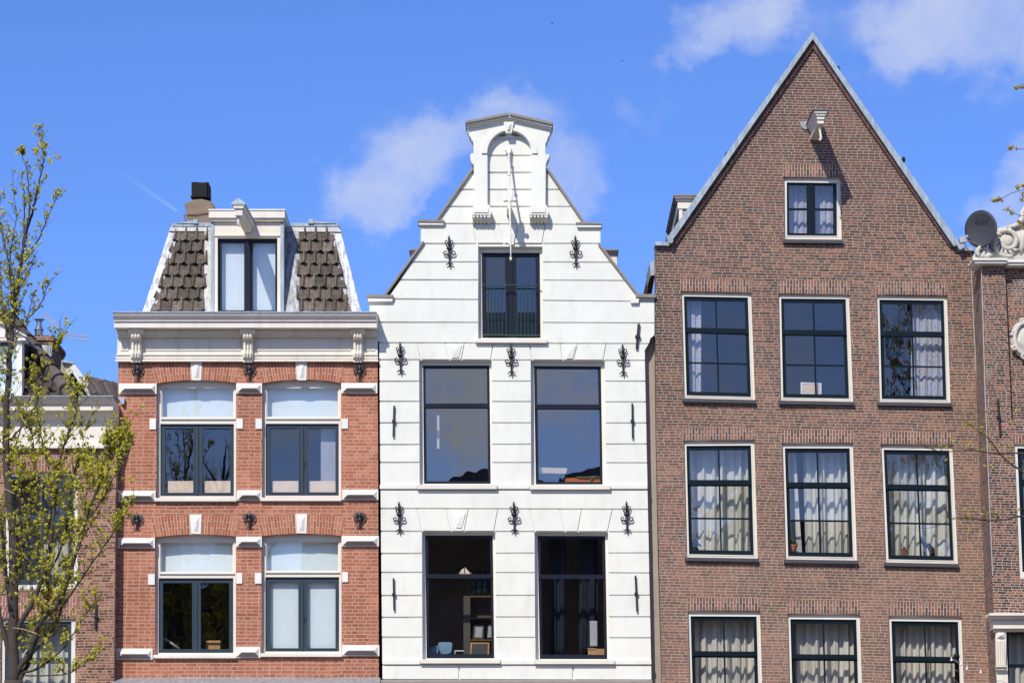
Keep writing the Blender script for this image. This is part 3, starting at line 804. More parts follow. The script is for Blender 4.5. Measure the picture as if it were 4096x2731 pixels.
ring(mb, [r1(925, 497), r1(1392, 497), r1(1392, 1080), r1(925, 1080)], [[r1(953, 532), r1(1130, 532), r1(1130, 1060), r1(953, 1060)], [r1(1198, 532), r1(1374, 532), r1(1374, 1060), r1(1198, 1060)]], .12, .20, 1)
mb.pp([r1(1146, 520), r1(1178, 520), r1(1178, 1075), r1(1146, 1075)], .08, .119)
dw = mb.build('window', 'sash_navy', dorm)
mb = MB()
for a, b_ in ((950, 1133), (1195, 1377)): mb.pp([r1(a, 528), r1(b_, 528), r1(b_, 1064), r1(a, 1064)], .155, .161)
mb.build('pane', 'glass', dorm)
mb = MB(); mb.pp([r1(885, 480), r1(1420, 480), r1(1420, 1092), r1(885, 1092)], .31, .325); mb.build('blind', 'blind', dorm)
# hoist beam
def beam(parent, front_px, wall_px, Yf, name, mat, capmat, cap=True, hook=None):
    mb = MB()
    a = [P(x, y, Yf) for x, y in front_px]; b_ = [P(x, y, .0) for x, y in wall_px]
    mb.hexa(a, b_)
    return mb.build(name, mat, parent)
Yh = -1.35
mb = MB()
mb.hexa([P(*r1(1055, 248), Yh), P(*r1(1118, 248), Yh), P(*r1(1118, 318), Yh), P(*r1(1058, 318), Yh)],
        [P(*r1(1140, 400), .02), P(*r1(1190, 400), .02), P(*r1(1190, 452), .02), P(*r1(1128, 452), .02)])
mb.hexa([P(*r1(1040, 232), Yh - .04), P(*r1(1132, 232), Yh - .04), P(*r1(1124, 262), Yh - .04), P(*r1(1048, 262), Yh - .04)],
        [P(*r1(1128, 372), .02), P(*r1(1212, 368), .02), P(*r1(1205, 410), .02), P(*r1(1135, 410), .02)])
hb = mb.build('hoist_beam', 'cream_worn', dorm, bevel=.01)
mb = MB()
q0 = [P(*r1(1030, 218), Yh - .06), P(*r1(1137, 218), Yh - .06), P(*r1(1137, 234), Yh - .06), P(*r1(1030, 234), Yh - .06)]
q1 = [P(*r1(1122, 364), .02), P(*r1(1216, 362), .02), P(*r1(1216, 376), .02), P(*r1(1122, 376), .02)]
mb.hexa(q0, q1)
ap = P(*r1(1085, 180), Yh + .02); q2 = P(*r1(1168, 330), -.02)
mb.add([q0[0], q0[1], ap, q1[0], q1[1], q2], [(0, 1, 2), (3, 5, 4), (0, 2, 5, 3), (1, 4, 5, 2), (0, 3, 4, 1)])
mb.build('beam_cap', 'zinc', dorm)
mb = MB(); mb.tube([P(*r1(1090, 318), Yh + .1), P(*r1(1086, 350), Yh + .1), P(*r1(1085, 385), Yh + .1), P(*r1(1096, 398), Yh + .1), P(*r1(1104, 385), Yh + .1)], [.03, .035, .04, .025, .012], 8)
mb.build('hook', 'cream_worn', dorm, smooth=True)
# chimney
Yc = 3.2
mb = MB()
def cr(px, y0, y1): mb.pp([r1(*p) for p in px], y0, y1)
mb.pp([r1(690, 380), r1(672, 262), r1(662, 240), r1(668, 215), r1(705, 205), r1(740, 192), r1(800, 188), r1(850, 200), r1(880, 210), r1(893, 232), r1(900, 262), r1(905, 420), r1(690, 420)], Yc, Yc + .9)
chim = mb.build('chimney', 'concrete', roof, bevel=.03)
mb = MB(); mb.tube([P(*r1(660, 312), Yc - .02), P(*r1(760, 308), Yc - .03), P(*r1(860, 296), Yc - .02)], .012, 5)
mb.pp([r1(652, 316), r1(668, 308), r1(680, 360), r1(668, 362)], Yc - .06, Yc - .02)
mb.build('iron_strap', simple('rust', (.25, .09, .05), .8), roof)
mb = MB()
N = 14; xs_ = [lerp(717, 838, i / N) for i in range(N + 1)]
mb.pp([r1(717, 57), r1(745, 54), r1(775, 58), r1(810, 60), r1(838, 56), r1(838, 165), r1(717, 170)], Yc + .05, Yc + .62)
mb.pp([r1(838, 56), r1(854, 60), r1(854, 175), r1(838, 165)], Yc + .12, Yc + .60)
mb.pp([r1(850, 88), r1(862, 90), r1(862, 200), r1(850, 196)], Yc + .2, Yc + .5)
for x in (728, 742, 828, 856): mb.pp([r1(x, 168), r1(x + 7, 168), r1(x + 7, 200), r1(x, 200)], Yc + .1, Yc + .16)
mb.pp([r1(708, 165), r1(862, 167), r1(862, 172), r1(708, 170)], Yc + .02, Yc + .3)
mb.build('chimney_cowl', 'black', roof)
# ================================================================== WHITE HOUSE
def w1(x, y): return (1400 + x / 1.5677, 400 + y / 1.5677)
def w2(x, y): return (1450 + x / 1.8816, 1300 + y / 1.8816)
def w3(x, y): return (1450 + x / 1.8816, 1950 + y / 1.8816)
white = thing('gabled_house', 'tall white painted house with a stepped neck gable, grooved plaster and black iron anchors', 'house', base_of(1517, 2600))
# silhouette edges as (y, x) going down, repeated y = a step
EL = [(545, 1900), (672, 1900), (672, 1896), (884, 1750), (884, 1683), (968, 1683), (968, 1696), (1183, 1560), (1183, 1478), (1290, 1478), (1330, 1506), (1380, 1517), (1950, 1522), (2715, 1530), (2725, 1530)]
ER = [(545, 2177), (672, 2177), (672, 2186), (890, 2332), (890, 2402), (972, 2402), (972, 2392), (1180, 2548), (1180, 2617), (1340, 2618), (1352, 2602), (1372, 2596), (1400, 2579), (1950, 2590), (2715, 2606), (2725, 2606)]
def edge_part(E, ya, yb):
    """points of a polyline between two heights (inclusive, interpolated)"""
    def at(y, first):
        c = []
        for (y0, x0), (y1, x1) in zip(E, E[1:]):
            if y0 <= y <= y1:
                c.append(lerp(x0, x1, 0 if y1 == y0 else (y - y0) / (y1 - y0)))
        return c[-1] if first else c[0]
    pts = [(at(ya, True), ya)] + [(x, y) for y, x in E if ya < y < yb] + [(at(yb, False), yb)]
    return pts
sil = [(x, y) for y, x in EL] ; silr = [(x, y) for y, x in ER]
door = (1914, 985, 2170, 1352)
WIN = [((1677.5, 1440), (1966, 1440), (1968, 1936), (1680, 1936)), ((2124, 1440), (2419, 1442), (2425, 1938), (2126, 1938)),
       ((1689, 2124), (1981, 2126), (1983, 2634), (1691, 2634)), ((2139, 2126), (2432, 2128), (2437, 2637), (2143, 2637))]
mb = MB()
g0 = xz(1530, 2715); g1_ = xz(2606, 2715)
outer = [(g0[0], 0)] + [xz(x + 1.5, y) for x, y in reversed(sil)] + [xz(x - 1.5, y) for x, y in silr] + [(g1_[0], 0)]
holes = [[xz(x, y) for x, y in ((door[0], door[1]), (door[2], door[1]), (door[2], door[3]), (door[0], door[3]))]] + [[xz(x, y) for x, y in q] for q in WIN]
mb.poly(outer, holes, .032, .36)
mb.build('wall', 'white_wall', white)
mb = MB()
for a, b_ in ((g0[0] + .02, g0[0] + .3), (g1_[0] - .3, g1_[0] - .02)): mb.box(a, b_, .361, 9.5, 0, P(0, 1300).z)
mb.box(g0[0] + .02, g1_[0] - .02, 9.5, 9.8, 0, P(0, 1300).z)
mb.build('rear_wall', 'plaster', white)
mb = MB(); Xm = P(2035, 900).x; zr = P(0, 720, .4).z; ze = P(0, 1300).z
mb.add([(g0[0] - .1, .37, ze), (Xm, .37, zr), (g1_[0] + .05, .37, ze), (g0[0] - .1, 9.7, ze), (Xm, 9.7, zr), (g1_[0] + .05, 9.7, ze)], [(3, 4, 5), (0, 1, 4, 3), (1, 2, 5, 4)])
wroof = mb.build('roof', 'tile_brown', white)
# courses of plaster blocks
LN = [(560, 560), (622, 622), (690, 690), (758, 758), (826, 826), (893, 899), (974, 974), (1047, 1049), (1118, 1122), (1194, 1206), (1288, 1291), (1370, 1374), (1438, 1441),
      (1524, 1524), (1604, 1607), (1690, 1691), (1777, 1775), (1848, 1850), (1955, 1958), (2032, 2036), (2123, 2126), (2212, 2210), (2287, 2290), (2380, 2379), (2467, 2465), (2546, 2549), (2655, 2658), (2716, 2718)]
def ly(i, x): a, b_ = LN[i]; return lerp(a, b_, (x - 1520) / 1080)
VO = {5: ([((1894, 1907), (1993, 2015), (2073, 2057), (2181, 2169))], 0),
      11: ([((1671, 1683), (1781, 1798), (1858, 1846), (1972, 1964)), ((2117, 2130), (2242, 2251), (2311, 2295), (2425, 2413))], 1),
      19: ([((1668, 1689), (1785, 1805), (1875, 1857), (1992, 1976)), ((2119, 2141), (2239, 2260), (2327, 2311), (2449, 2431))], 2)}
mb = MB(); G = 2.6
vous = MB()
for i in range(len(LN) - 1):
    def band_poly(xa_t, xa_b, xb_t, xb_b, left=None, right=None):
        # block between two x limits (top,bottom) or silhouette sides
        if left: L_ = [(x, y + (G if k == 0 else 0)) for k, (x, y) in enumerate(left)]
        else: L_ = [(xa_t, ly(i, xa_t) + G), (xa_b, ly(i + 1, xa_b) - G)]
        if right: R_ = right
        else: R_ = [(xb_t, ly(i, xb_t) + G), (xb_b, ly(i + 1, xb_b) - G)]
        pts = [p for p in L_] + [p for p in reversed(R_)]
        return pts
    left = edge_part(EL, LN[i][0] + G if i else 560, LN[i + 1][0] - G); right = edge_part(ER, LN[i][1] + G if i else 560, LN[i + 1][1] - G)
    ymid = (LN[i][0] + LN[i + 1][0]) / 2
    cuts = []       # list of (xt0, xb0, xt1, xb1): removed spans or groove lines
    if i in VO:
        for g in VO[i][0]:
            for t, b_ in g: cuts.append((t - G, b_ - G, t + G, b_ + G))
    else:
        for q in [((door[0], door[1]), (door[2], door[1]), (door[2], door[3]), (door[0], door[3]))] + WIN:
            if q[0][1] - 5 < ymid < q[2][1]:
                cuts.append((q[0][0] - 1.2, q[0][0] - 1.2 + .0, q[1][0] + 1.2, q[1][0] + 1.2))
                t = (ymid - q[0][1]) / (q[3][1] - q[0][1])
                xl_ = lerp(q[0][0], q[3][0], t) - 1.2; xr_ = lerp(q[1][0], q[2][0], t) + 1.2
                cuts[-1] = (xl_, xl_, xr_, xr_)
        if i == 26: cuts += [(1834, 1834, 1840, 1840), (2289, 2290, 2297, 2298)]
    cuts.sort()
    segs = []; cur = None
    for c in cuts:
        segs.append((cur, (c[0], c[1]))); cur = (c[2], c[3])
    segs.append((cur, None))
    for a, b_ in segs:
        pts = band_poly(a[0] if a else 0, a[1] if a else 0, b_[0] if b_ else 0, b_[1] if b_ else 0, None if a else left, None if b_ else right)
        # tiny chamfer look: block drawn with a slightly smaller, prouder face is skipped; the gap carries the shadow
        mb.poly([xz(x + U(-.35, .35), y + U(-.35, .35)) for x, y in pts], [], 0, .0315)
mb.build('plaster_blocks', 'white_wall', white, bevel=.008)
# projecting sill bands (left of, between and right of the windows)
mb = MB()
for segs, y0, y1 in (([(1519, 1667), (1989, 2117), (2443, 2590)], 1937, 1954), ([(1531, 1679), (2002, 2137), (2460, 2606)], 2637, 2655)):
    for a, b_ in segs: mb.rect(a, y0 + 1, b_, y1, -.035, -.001)
mb.each('sill_band', 'white_wall', white, bevel=.006)
# keystones
keystone(w1(968, 812), w1(1040, 812), w1(1026, 906), w1(996, 906), white, 'white_wall', -.02, .12, proud=.015)
keystone(w2(640, 150), w2(745, 152), w2(722, 243), w2(675, 243), white, 'white_wall', -.02, .12, proud=.015)
keystone(w2(1508, 152), w2(1602, 155), w2(1578, 250), w2(1538, 250), white, 'white_wall', -.02, .12, proud=.015)
keystone(w3(672, 188), w3(775, 190), w3(745, 300), w3(704, 298), white, 'white_wall', -.02, .12, proud=.015)
# gable top: shaped block with round-headed niche
Yt = -.14
cx_, r_ = 2038, 88
arcp = [(cx_ - r_ * math.cos(a), 614 - r_ * 1.04 * math.sin(a)) for a in [math.pi * k / 16 for k in range(17)]]
outer = [w1(778, 672), w1(777, 405), w1(765, 400), w1(755, 375), w1(753, 345), w1(760, 336), w1(776, 334), w1(773, 262), w1(762, 252), w1(758, 236), w1(748, 226), w1(744, 208), w1(738, 196), w1(733, 180), w1(733, 148), w1(998, 96),
         w1(1262, 160), w1(1264, 190), w1(1254, 204), w1(1251, 222), w1(1240, 238), w1(1237, 256), w1(1226, 272), w1(1225, 338), w1(1253, 342), w1(1246, 366), w1(1238, 378), w1(1228, 404), w1(1226, 672),
         w1(1138, 672), w1(1138, 340)]
pts = outer + [(x, y) for x, y in reversed(arcp)] + [w1(863, 672)]
mb = MB(); mb.pp(pts, Yt, .30)
mb.pp([(1894, 640), (2182, 640), (2182, 560), (1894, 560)], .2, .34)
gt = mb.build('gable_top', 'white_wall', white, bevel=.006)
mb = MB()       # archivolt
a_o = [(cx_ - 112 * math.cos(a), 613 - 105 * math.sin(a)) for a in [math.pi * k / 20 for k in range(21)]]
a_i = [(cx_ - 90 * math.cos(a), 613 - 92 * math.sin(a)) for a in [math.pi * k / 20 for k in range(21)]]
mb.pp(a_o + list(reversed(a_i)), Yt - .035, Yt - .001); mb.build('arch_moulding', 'white_wall', gt)
keystone(w1(963, 138), w1(1027, 138), w1(1014, 206), w1(976, 206), gt, 'white_wall', Yt - .07, .18)
# corbel stones and blocks under the pilasters
mb = MB()
for a, b_, y0 in ((765, 884, 0), (1125, 1243, 0)):
    mb.pp([w1(a + 12, 656), w1(b_ - 12, 656), w1(b_, 680), w1(b_, 720), w1(a, 720), w1(a, 680)], Yt - .10, .02)
    mb.pp([w1(a + 12, 676), w1(b_ - 16, 676), w1(b_ - 16, 705), w1(a + 12, 705)], Yt - .12, Yt - .101)
for a, b_ in ((765, 884), (1125, 1243)):
    top_ = [P(*w1(a + 3, 724), Yt - .09), P(*w1(b_ - 3, 724), Yt - .09)]
    zz = P(*w1(a, 778), 0).z; xa, xb = top_[0].x, top_[1].x
    for k in range(5):
        xs0 = lerp(xa, xb, k / 5 + (.02 if k else 0)); xs1 = lerp(xa, xb, (k + .62) / 5)
        if k == 4: xs1 = xb
        mb.profile(xs0, xs1, [(.02, top_[0].z), (Yt - .09, top_[0].z), (Yt - .09, top_[0].z - .04), (Yt - .02, zz + .05), (-.03, zz), (.02, zz)])
    mb.profile(xa + .01, xb - .01, [(.02, top_[0].z - .01), (Yt - .076, top_[0].z - .005), (-.035, zz + .015), (.02, zz + .03)])
mb.halves('corbel_block', 'white_wall', gt, P(2040, 850).x)
# coping stones
def slabs(name, segs, mat, parent, Yf, Yb, t, lip=None):
    mb = MB()
    for (x0, y0), (x1, y1) in segs:
        dx, dy = x1 - x0, y1 - y0; L = math.hypot(dx, dy); nx, ny = dy / L, -dx / L
        if ny > 0: nx, ny = -nx, -ny
        mb.pp([(x0, y0), (x1, y1), (x1 + nx * t, y1 + ny * t), (x0 + nx * t, y0 + ny * t)], Yf, Yb)
    return mb.each(name, mat, parent, bevel=.008)
slabs('gable_cap', [(w1(726, 148), w1(996, 95)), (w1(1000, 95), w1(1271, 156))], 'coping', gt, Yt - .16, .40, 11)
mb = MB()
for (a, b_) in ((w1(731, 162), w1(998, 110)), (w1(998, 110), w1(1268, 172))):
    mb.pp([a, b_, (b_[0], b_[1] - 8), (a[0], a[1] - 8)], Yt - .11, .36)
mb.pp([w1(733, 176), w1(998, 122), (w1(998, 122)[0], w1(998, 122)[1] - 8), (w1(733, 176)[0], w1(733, 176)[1] - 8)], Yt - .06, .35)
mb.pp([w1(998, 122), w1(1262, 186), (w1(1262, 186)[0], w1(1262, 186)[1] - 8), (w1(998, 122)[0], w1(998, 122)[1] - 8)], Yt - .06, .35)
mb.build('cap_moulding', 'white_wall', gt)
slabs('coping', [(w1(545, 760), w1(776, 432)), (w1(225, 1225), w1(466, 890)), (w1(1230, 432), w1(1462, 772)), (w1(1555, 905), w1(1800, 1225))], 'coping', white, -.07, .38, 9)
mb = MB()
for a, b_, y0, y1 in ((425, 592, 748, 765), (1417, 1582, 765, 778), (105, 272, 1218, 1236), (1792, 1918, 1214, 1236)):
    mb.pp([w1(a, y0), w1(b_, y0 + 3), w1(b_, y1 + 2), w1(a, y1)], -.10, .38)
mb.each('coping_step', 'coping', white, bevel=.008)
mb = MB()
for a, b_, y0, y1 in ((430, 588, 765, 782), (1420, 1578, 779, 797), (110, 268, 1237, 1262), (1757, 1812, 1243, 1272)):
    mb.pp([w1(a, y0), w1(b_, y0 + 2), w1(b_, y0 + 9), w1(b_ - 4, y1), w1(a + 4, y1), w1(a, y0 + 9)], -.075, .2)
mb.each('step_moulding', 'white_wall', white)
# ---------------------------------------------------------------- sash windows
def white_window(q, sash, g_up, rail, g_lo, sill, rmat, gmat):
    Yf = .17
    fr = MB(); ring(fr, list(q), [[sash[0], sash[1], sash[2], sash[3]]], Yf, .27)
    w = fr.build('window', 'cream_frame', white)
    s_ = MB(); ring(s_, list(sash), [list(g_up), [(g_lo[0][0], (g_up[2][1] + g_lo[0][1]) / 2 + 4), (g_lo[1][0], (g_up[2][1] + g_lo[0][1]) / 2 + 4), g_lo[2], g_lo[3]]], Yf + .05, Yf + .10, 1)
    W = [(g_up[0][0] - 10, g_up[0][1] - 9), (g_up[1][0] + 10, g_up[1][1] - 9), (g_up[2][0] + 10, g_lo[1][1] - 5), (g_up[3][0] - 10, g_lo[0][1] - 5)]
    s_.poly([xz(x, y, Yf + .02) for x, y in W], [[xz(x, y, Yf + .02) for x, y in g_up]], Yf + .02, Yf + .0495)
    s_.build('sash', 'sash_navy', w)
    gm = MB(); e = 3
    gm.pp(grow(g_up, e), Yf + .035, Yf + .041); gm.pp(grow(g_lo, 8), Yf + .075, Yf + .081)
    gm.build('pane', gmat, w)
    sl = MB(); x0, y0, x1, y1 = sill; sl.rect(x0, y0, x1, y1, -.09, .30); sl.build('sill', 'cream_frame', w, bevel=.006)
    room(w, list(q), rmat, .30, 3.0)
    return w
f = lambda F_, *a: [F_(*p) for p in a]
white_window(WIN[0], f(w2, (455, 303), (955, 303), (965, 1193), (463, 1193)), f(w2, (474, 327), (936, 327), (940, 588), (476, 590)), None, f(w2, (478, 631), (941, 631), (945, 1174), (483, 1174)), (*w2(410, 1198), *w2(1013, 1232)), 'room_dark', 'glass_wavy')
white_window(WIN[1], f(w2, (1290, 306), (1794, 310), (1808, 1198), (1305, 1198)), f(w2, (1312, 330), (1770, 332), (1778, 597), (1316, 595)), None, f(w2, (1318, 638), (1783, 640), (1789, 1180), (1326, 1178)), (*w2(1259, 1202), *w2(1865, 1235)), 'room_dark', 'glass_wavy')
white_window(WIN[2], f(w3, (471, 357), (980, 357), (992, 1282), (483, 1282)), f(w3, (493, 380), (960, 382), (963, 650), (495, 648)), None, f(w3, (498, 690), (966, 690), (971, 1250), (501, 1248)), (*w3(432, 1288), *w3(1038, 1320)), 'room_warm', 'glass_dark')
white_window(WIN[3], f(w3, (1317, 360), (1826, 362), (1843, 1288), (1335, 1287)), f(w3, (1338, 383), (1804, 385), (1808, 653), (1342, 652)), None, f(w3, (1345, 693), (1812, 695), (1820, 1255), (1353, 1253)), (*w3(1294, 1292), *w3(1897, 1325)), 'room_warm', 'glass_dark')
# hoist door
Yf = .17
fr = MB(); dq = [(door[0], door[1]), (door[2], door[1]), (door[2], door[3]), (door[0], door[3])]
sq = f(w1, (826, 957), (1190, 957), (1195, 1491), (830, 1491))
ring(fr, dq, [sq], Yf, .27); dr = fr.build('hoist_door', 'cream_frame', white)
mb = MB(); gl_, gr_ = f(w1, (852, 984), (972, 984), (976, 1332), (855, 1332)), f(w1, (1043, 984), (1163, 984), (1167, 1332), (1046, 1332))
ring(mb, sq, [gl_, gr_], Yf + .05, Yf + .10, 1)
mb.pp(f(w1, (990, 975), (1018, 975), (1020, 1485), (994, 1485)), Yf + .03, Yf + .0495)
for a in (850, 1042):
    mb.pp(f(w1, (a, 1370), (a + 128, 1370), (a + 128, 1480), (a, 1480)), Yf + .035, Yf + .0495, [f(w1, (a + 12, 1382), (a + 116, 1382), (a + 116, 1468), (a + 12, 1468))])
mb.build('door_leaf', 'sash_navy', dr)
mb = MB(); mb.pp(grow(gl_, 2), Yf + .07, Yf + .076); mb.pp(grow(gr_, 2), Yf + .07, Yf + .076); mb.build('pane', 'glass', dr)
mb = MB(); mb.pp(f(w1, (786, 1495), (1236, 1497), (1236, 1522), (786, 1520)), -.09, .3); mb.build('sill', 'cream_frame', dr, bevel=.006)
room(dr, dq, 'room_dark', .30)
mb = MB()
for x0, y0, x1, y1 in ((828, 1160, 1193, 1162), (832, 1472, 1195, 1476)): mb.tube([P(*w1(x0, y0), .06), P(*w1(x1, y1), .06)], .016, 6)
for k, x in enumerate((865, 886, 908, 930, 952, 975, 1048, 1070, 1093, 1115, 1138, 1160)):
    y0 = 1162
    mb.tube([P(*w1(x, y0), .06), P(*w1(x + 1.5, 1474), .06)], .010, 6)
mb.build('railing', 'rail_green', dr)
# ---------------------------------------------------------------- fleur anchors
def fleur(cx, cy, s_, parent):
    """wrought-iron wall anchor, about 50 x 128 px, drawn in 1.88x units around its middle"""
    mb = MB(); k = s_ / 1.8816; TK = .66; _t = mb.tube
    mb.tube = lambda p_, r_, n=8, *a: _t(p_, [q * TK for q in r_] if isinstance(r_, list) else r_ * TK, n, *a)
    p = lambda dx, dy, yy=0: P(cx + dx * k, cy + dy * k, -.055 + yy)
    mb.tube([p(0, -122), p(-2, -100), p(1, -70), p(1, -30)], [.008, .030, .038, .040], 8, .6)
    mb.tube([p(1, -34), p(1, -10)], [.085, .085], 8, .7)
    mb.tube([p(1, -12), p(2, 40), p(4, 80), p(5, 104), p(6, 120)], [.046, .034, .028, .034, .022], 8, .7)
    for d in (-1, 1):
        mb.tube([p(d * 16, -34), p(d * 20, -52), p(d * 30, -66), p(d * 27, -78), p(d * 18, -80), p(d * 14, -70), p(d * 10, -58)], [.022, .02, .018, .018, .018, .016, .012], 6)
        sp = [p(3 + d * (31 + r * math.cos(a)), 12 - r * math.sin(a)) for r, a in [(lerp(19, 6, i / 14), 3.6 - i / 14 * -6.4) for i in range(15)]]
        mb.tube([p(3, 40), p(3 + d * 8, 38)] + sp, [.022, .024] + [lerp(.024, .014, i / 14) for i in range(15)], 6)
        mb.tube([p(4, 80), p(5 + d * 10, 96), p(5 + d * 24, 100), p(5 + d * 26, 110)], [.02, .024, .02, .010], 6)
        mb.tube([p(1, -98), p(1 + d * 9, -108)], [.018, .006], 5)
    mb.tube([P(cx, cy - 5, -.05), P(cx, cy - 5, .03)], .02, 6)
    return mb.build('wall_anchor', 'iron', parent, smooth=True)
for cx, cy in (w1(621, 947), w1(1413, 947)): fleur(cx, cy, .98, white)
for cx, cy in (w2(283, 247), w2(1117, 258), w2(1958, 260), w3(275, 222), w3(1139, 222), w3(1987, 220)): fleur(cx, cy, 1.0, white)
def bar(a, b_, parent, w=7, name='wall_anchor', mat='iron', Y0=-.06):
    mb = MB(); (x0, y0), (x1, y1) = a, b_
    mb.pp([(x0 - w / 2, y0), (x0 + w / 2, y0 - 1), (x1 + w / 2, y1), (x1 - w / 2, y1 + 1)], Y0, Y0 + .03)
    cx, cy = (x0 + x1) / 2, (y0 + y1) / 2
    mb.pp([(cx - w, cy - 5), (cx + w, cy - 5), (cx + w, cy + 5), (cx - w, cy + 5)], Y0 - .02, 0)
    return mb.build(name, mat, parent, bevel=.004)
for a, b_ in ((w2(238, 605), w2(232, 838)), (w2(2030, 588), w2(2034, 850)), (w3(233, 680), w3(238, 920)), (w3(2054, 660), w3(2067, 930))): bar(a, b_, white)
bar(w2(2080, -10), w2(2064, 178), white, 10)
# ---------------------------------------------------------------- hoist rod and chain in front of the niche
mb = MB(); Yr0, Yr1 = -.05, -.62
p = lambda x, y, Y: P(1850 + x / 3.2675, 440 + y / 3.2675, Y)
mb.tube([p(556, 530, -.06), p(600, 530, -.08), p(644, 525, -.06)], [.03, .025, .03], 8)
mb.tube([p(590, 500, -.06), p(592, 550, -.10), p(606, 590, -.13)], [.03, .028, .03], 8)
mb.tube([p(622, 500, -.06), p(620, 550, -.10), p(606, 590, -.13)], [.03, .028, .03], 8)
mb.tube([p(606, 590, -.13), p(607, 628, -.17), p(608, 850, -.35), p(610, 1030, -.58), p(612, 1060, -.60)], [.022, .024, .021, .022, .022], 8)
for y, Y in ((628, -.17), (852, -.36)): mb.lathe_e(p(607, y, Y), .042, .04, .026, 10, 6)
mb.build('tie_rod', 'cream', gt, smooth=True)
mb = MB()
for dx in (-1, 1): mb.tube([p(617 + dx * 8, 1030, -.60), p(617 + dx * 26, 1070, -.62), p(620 + dx * 26, 1150, -.63), p(622 + dx * 10, 1185, -.64)], .022, 6)
mb.tube([p(560, 1180, -.64), p(685, 1180, -.64)], .035, 8)
for x in (562, 684): mb.lathe_e(p(x, 1180, -.64), .05, .05, .05, 8, 5)
mb.tube([p(618, 1060, -.61), p(620, 1180, -.64), p(618, 1230, -.66)], [.03, .04, .04], 8)
mb.build('shackle', 'cream_worn', gt, smooth=True)
mb = MB()       # beam stub sticking out, carrying the rod
a = [p(585, 1215, -.85), p(648, 1215, -.85), p(645, 1290, -.85), p(590, 1290, -.85)]
b_ = [p(578, 1290, 0), p(650, 1285, 0), p(645, 1380, 0), p(575, 1384, 0)]
mb.hexa(a, b_); mb.build('hoist_beam', 'cream_worn', gt, bevel=.01)
mb = MB(); mb.tube([p(612, 1220, -.88), P(2042, 905, -.9), P(2043, 1000, -.9), P(2043, 1036, -.9)], [.024, .017, .015, .018], 8); mb.tube([P(2043, 1030, -.9), P(2043, 1042, -.9)], .026, 8)
mb.build('hanging_rod', 'cream', gt, smooth=True)
# dormers peeping out beside the gable slopes
for (xa, xb, y0, y1) in ((1637, 1680, 997, 1180), (2400, 2474, 997, 1180)):
    mb = MB(); Yq = 3.0
    mb.rect(xa + 6, y0 + 12, xb - 6, y1, Yq + .12, Yq + 2.2)
    mb.rect(xa + 2, y0 + 5, xb - 2, y0 + 13, Yq + .05, Yq + 2.3)
    d = mb.build('dormer', 'cream', wroof)
    mb = MB(); mb.rect(xa - 1, y0 - 1, xb + 1, y0 + 5, Yq, Yq + 2.35); mb.build('dormer_cap', 'coping', wroof)
# bottom ledge
mb = MB(); a = P(1524, 2719, 0); b2 = P(2607, 2719, 0)
mb.profile(a.x, b2.x, [(.03, a.z + .01), (-.10, a.z), (-.22, a.z - .05), (-.22, a.z - .2), (.03, a.z - .2)]); mb.build('shop_ledge', 'coping', white)
# ---------------------------------------------------------------- things behind the panes
gx = lambda x, y, Y: P(*w3(x, y), Y)
mb = MB()
hull = [gx(724, 640, .42), gx(824, 640, .42)]
mb.tube([gx(722, 642, .42), gx(745, 650, .42), gx(800, 650, .42), gx(824, 641, .42)], [.008, .022, .022, .006], 8)
ship = None
sh = thing('model_ship', 'small model sailing boat with cream sails on the middle rail of a dark window', 'model boat', tuple(gx(770, 655, .42)))
mb.build('hull', 'wood', sh, smooth=True)
mb = MB(); mb.tube([gx(768, 650, .42), gx(768, 596, .42)], .004, 5); mb.build('mast', 'wood', sh)
mb = MB()
mb.pp([w3(764, 604), w3(764, 642), w3(732, 640), w3(742, 618)], .415, .421); mb.pp([w3(772, 598), w3(812, 644), w3(786, 644), w3(774, 640)], .410, .416)
mb.build('sail', 'sail', sh)
cab = thing('bookcase', 'dark open bookcase standing deep inside the lower left window of the white house', 'bookcase', (gx(890, 1250, 1.2).x, 1.2, gx(0, 1290, 1.2).z))
mb = MB()
for y in (812, 976, 1140): mb.pp([w3(812, y), w3(1010, y), w3(1010, y + 8), w3(812, y + 8)], 1.05, 1.4)
mb.build('shelf', 'wood_dim', cab)
mb = MB(); mb.pp([w3(760, 812), w3(811, 812), w3(811, 1290), w3(760, 1290)], 1.04, 1.4); mb.pp([w3(812, 822), w3(1010, 822), w3(1010, 1290), w3(812, 1290)], 1.41, 1.43); mb.build('side_panel', 'room', cab)
for k, (x, lab) in enumerate(((838, 'narrow dark bottle at the left end of the bookcase top'), (882, 'tall dark bottle in the middle of the three on the bookcase'), (925, 'dark bottle at the right of the three on the bookcase'))):
    mb = MB(); b0 = gx(x, 810, 1.2); h = .55 if k else .42; r0 = .1 if k else .06
    mb.lathe(b0, [(r0, 0), (r0, h * .5), (r0 * .35, h * .68), (r0 * .3, h), ], 12)
    solo(mb, 'bottle', 'bottle', lab, 'bottle', tuple(b0), 'bottles on the bookcase', smooth=True)
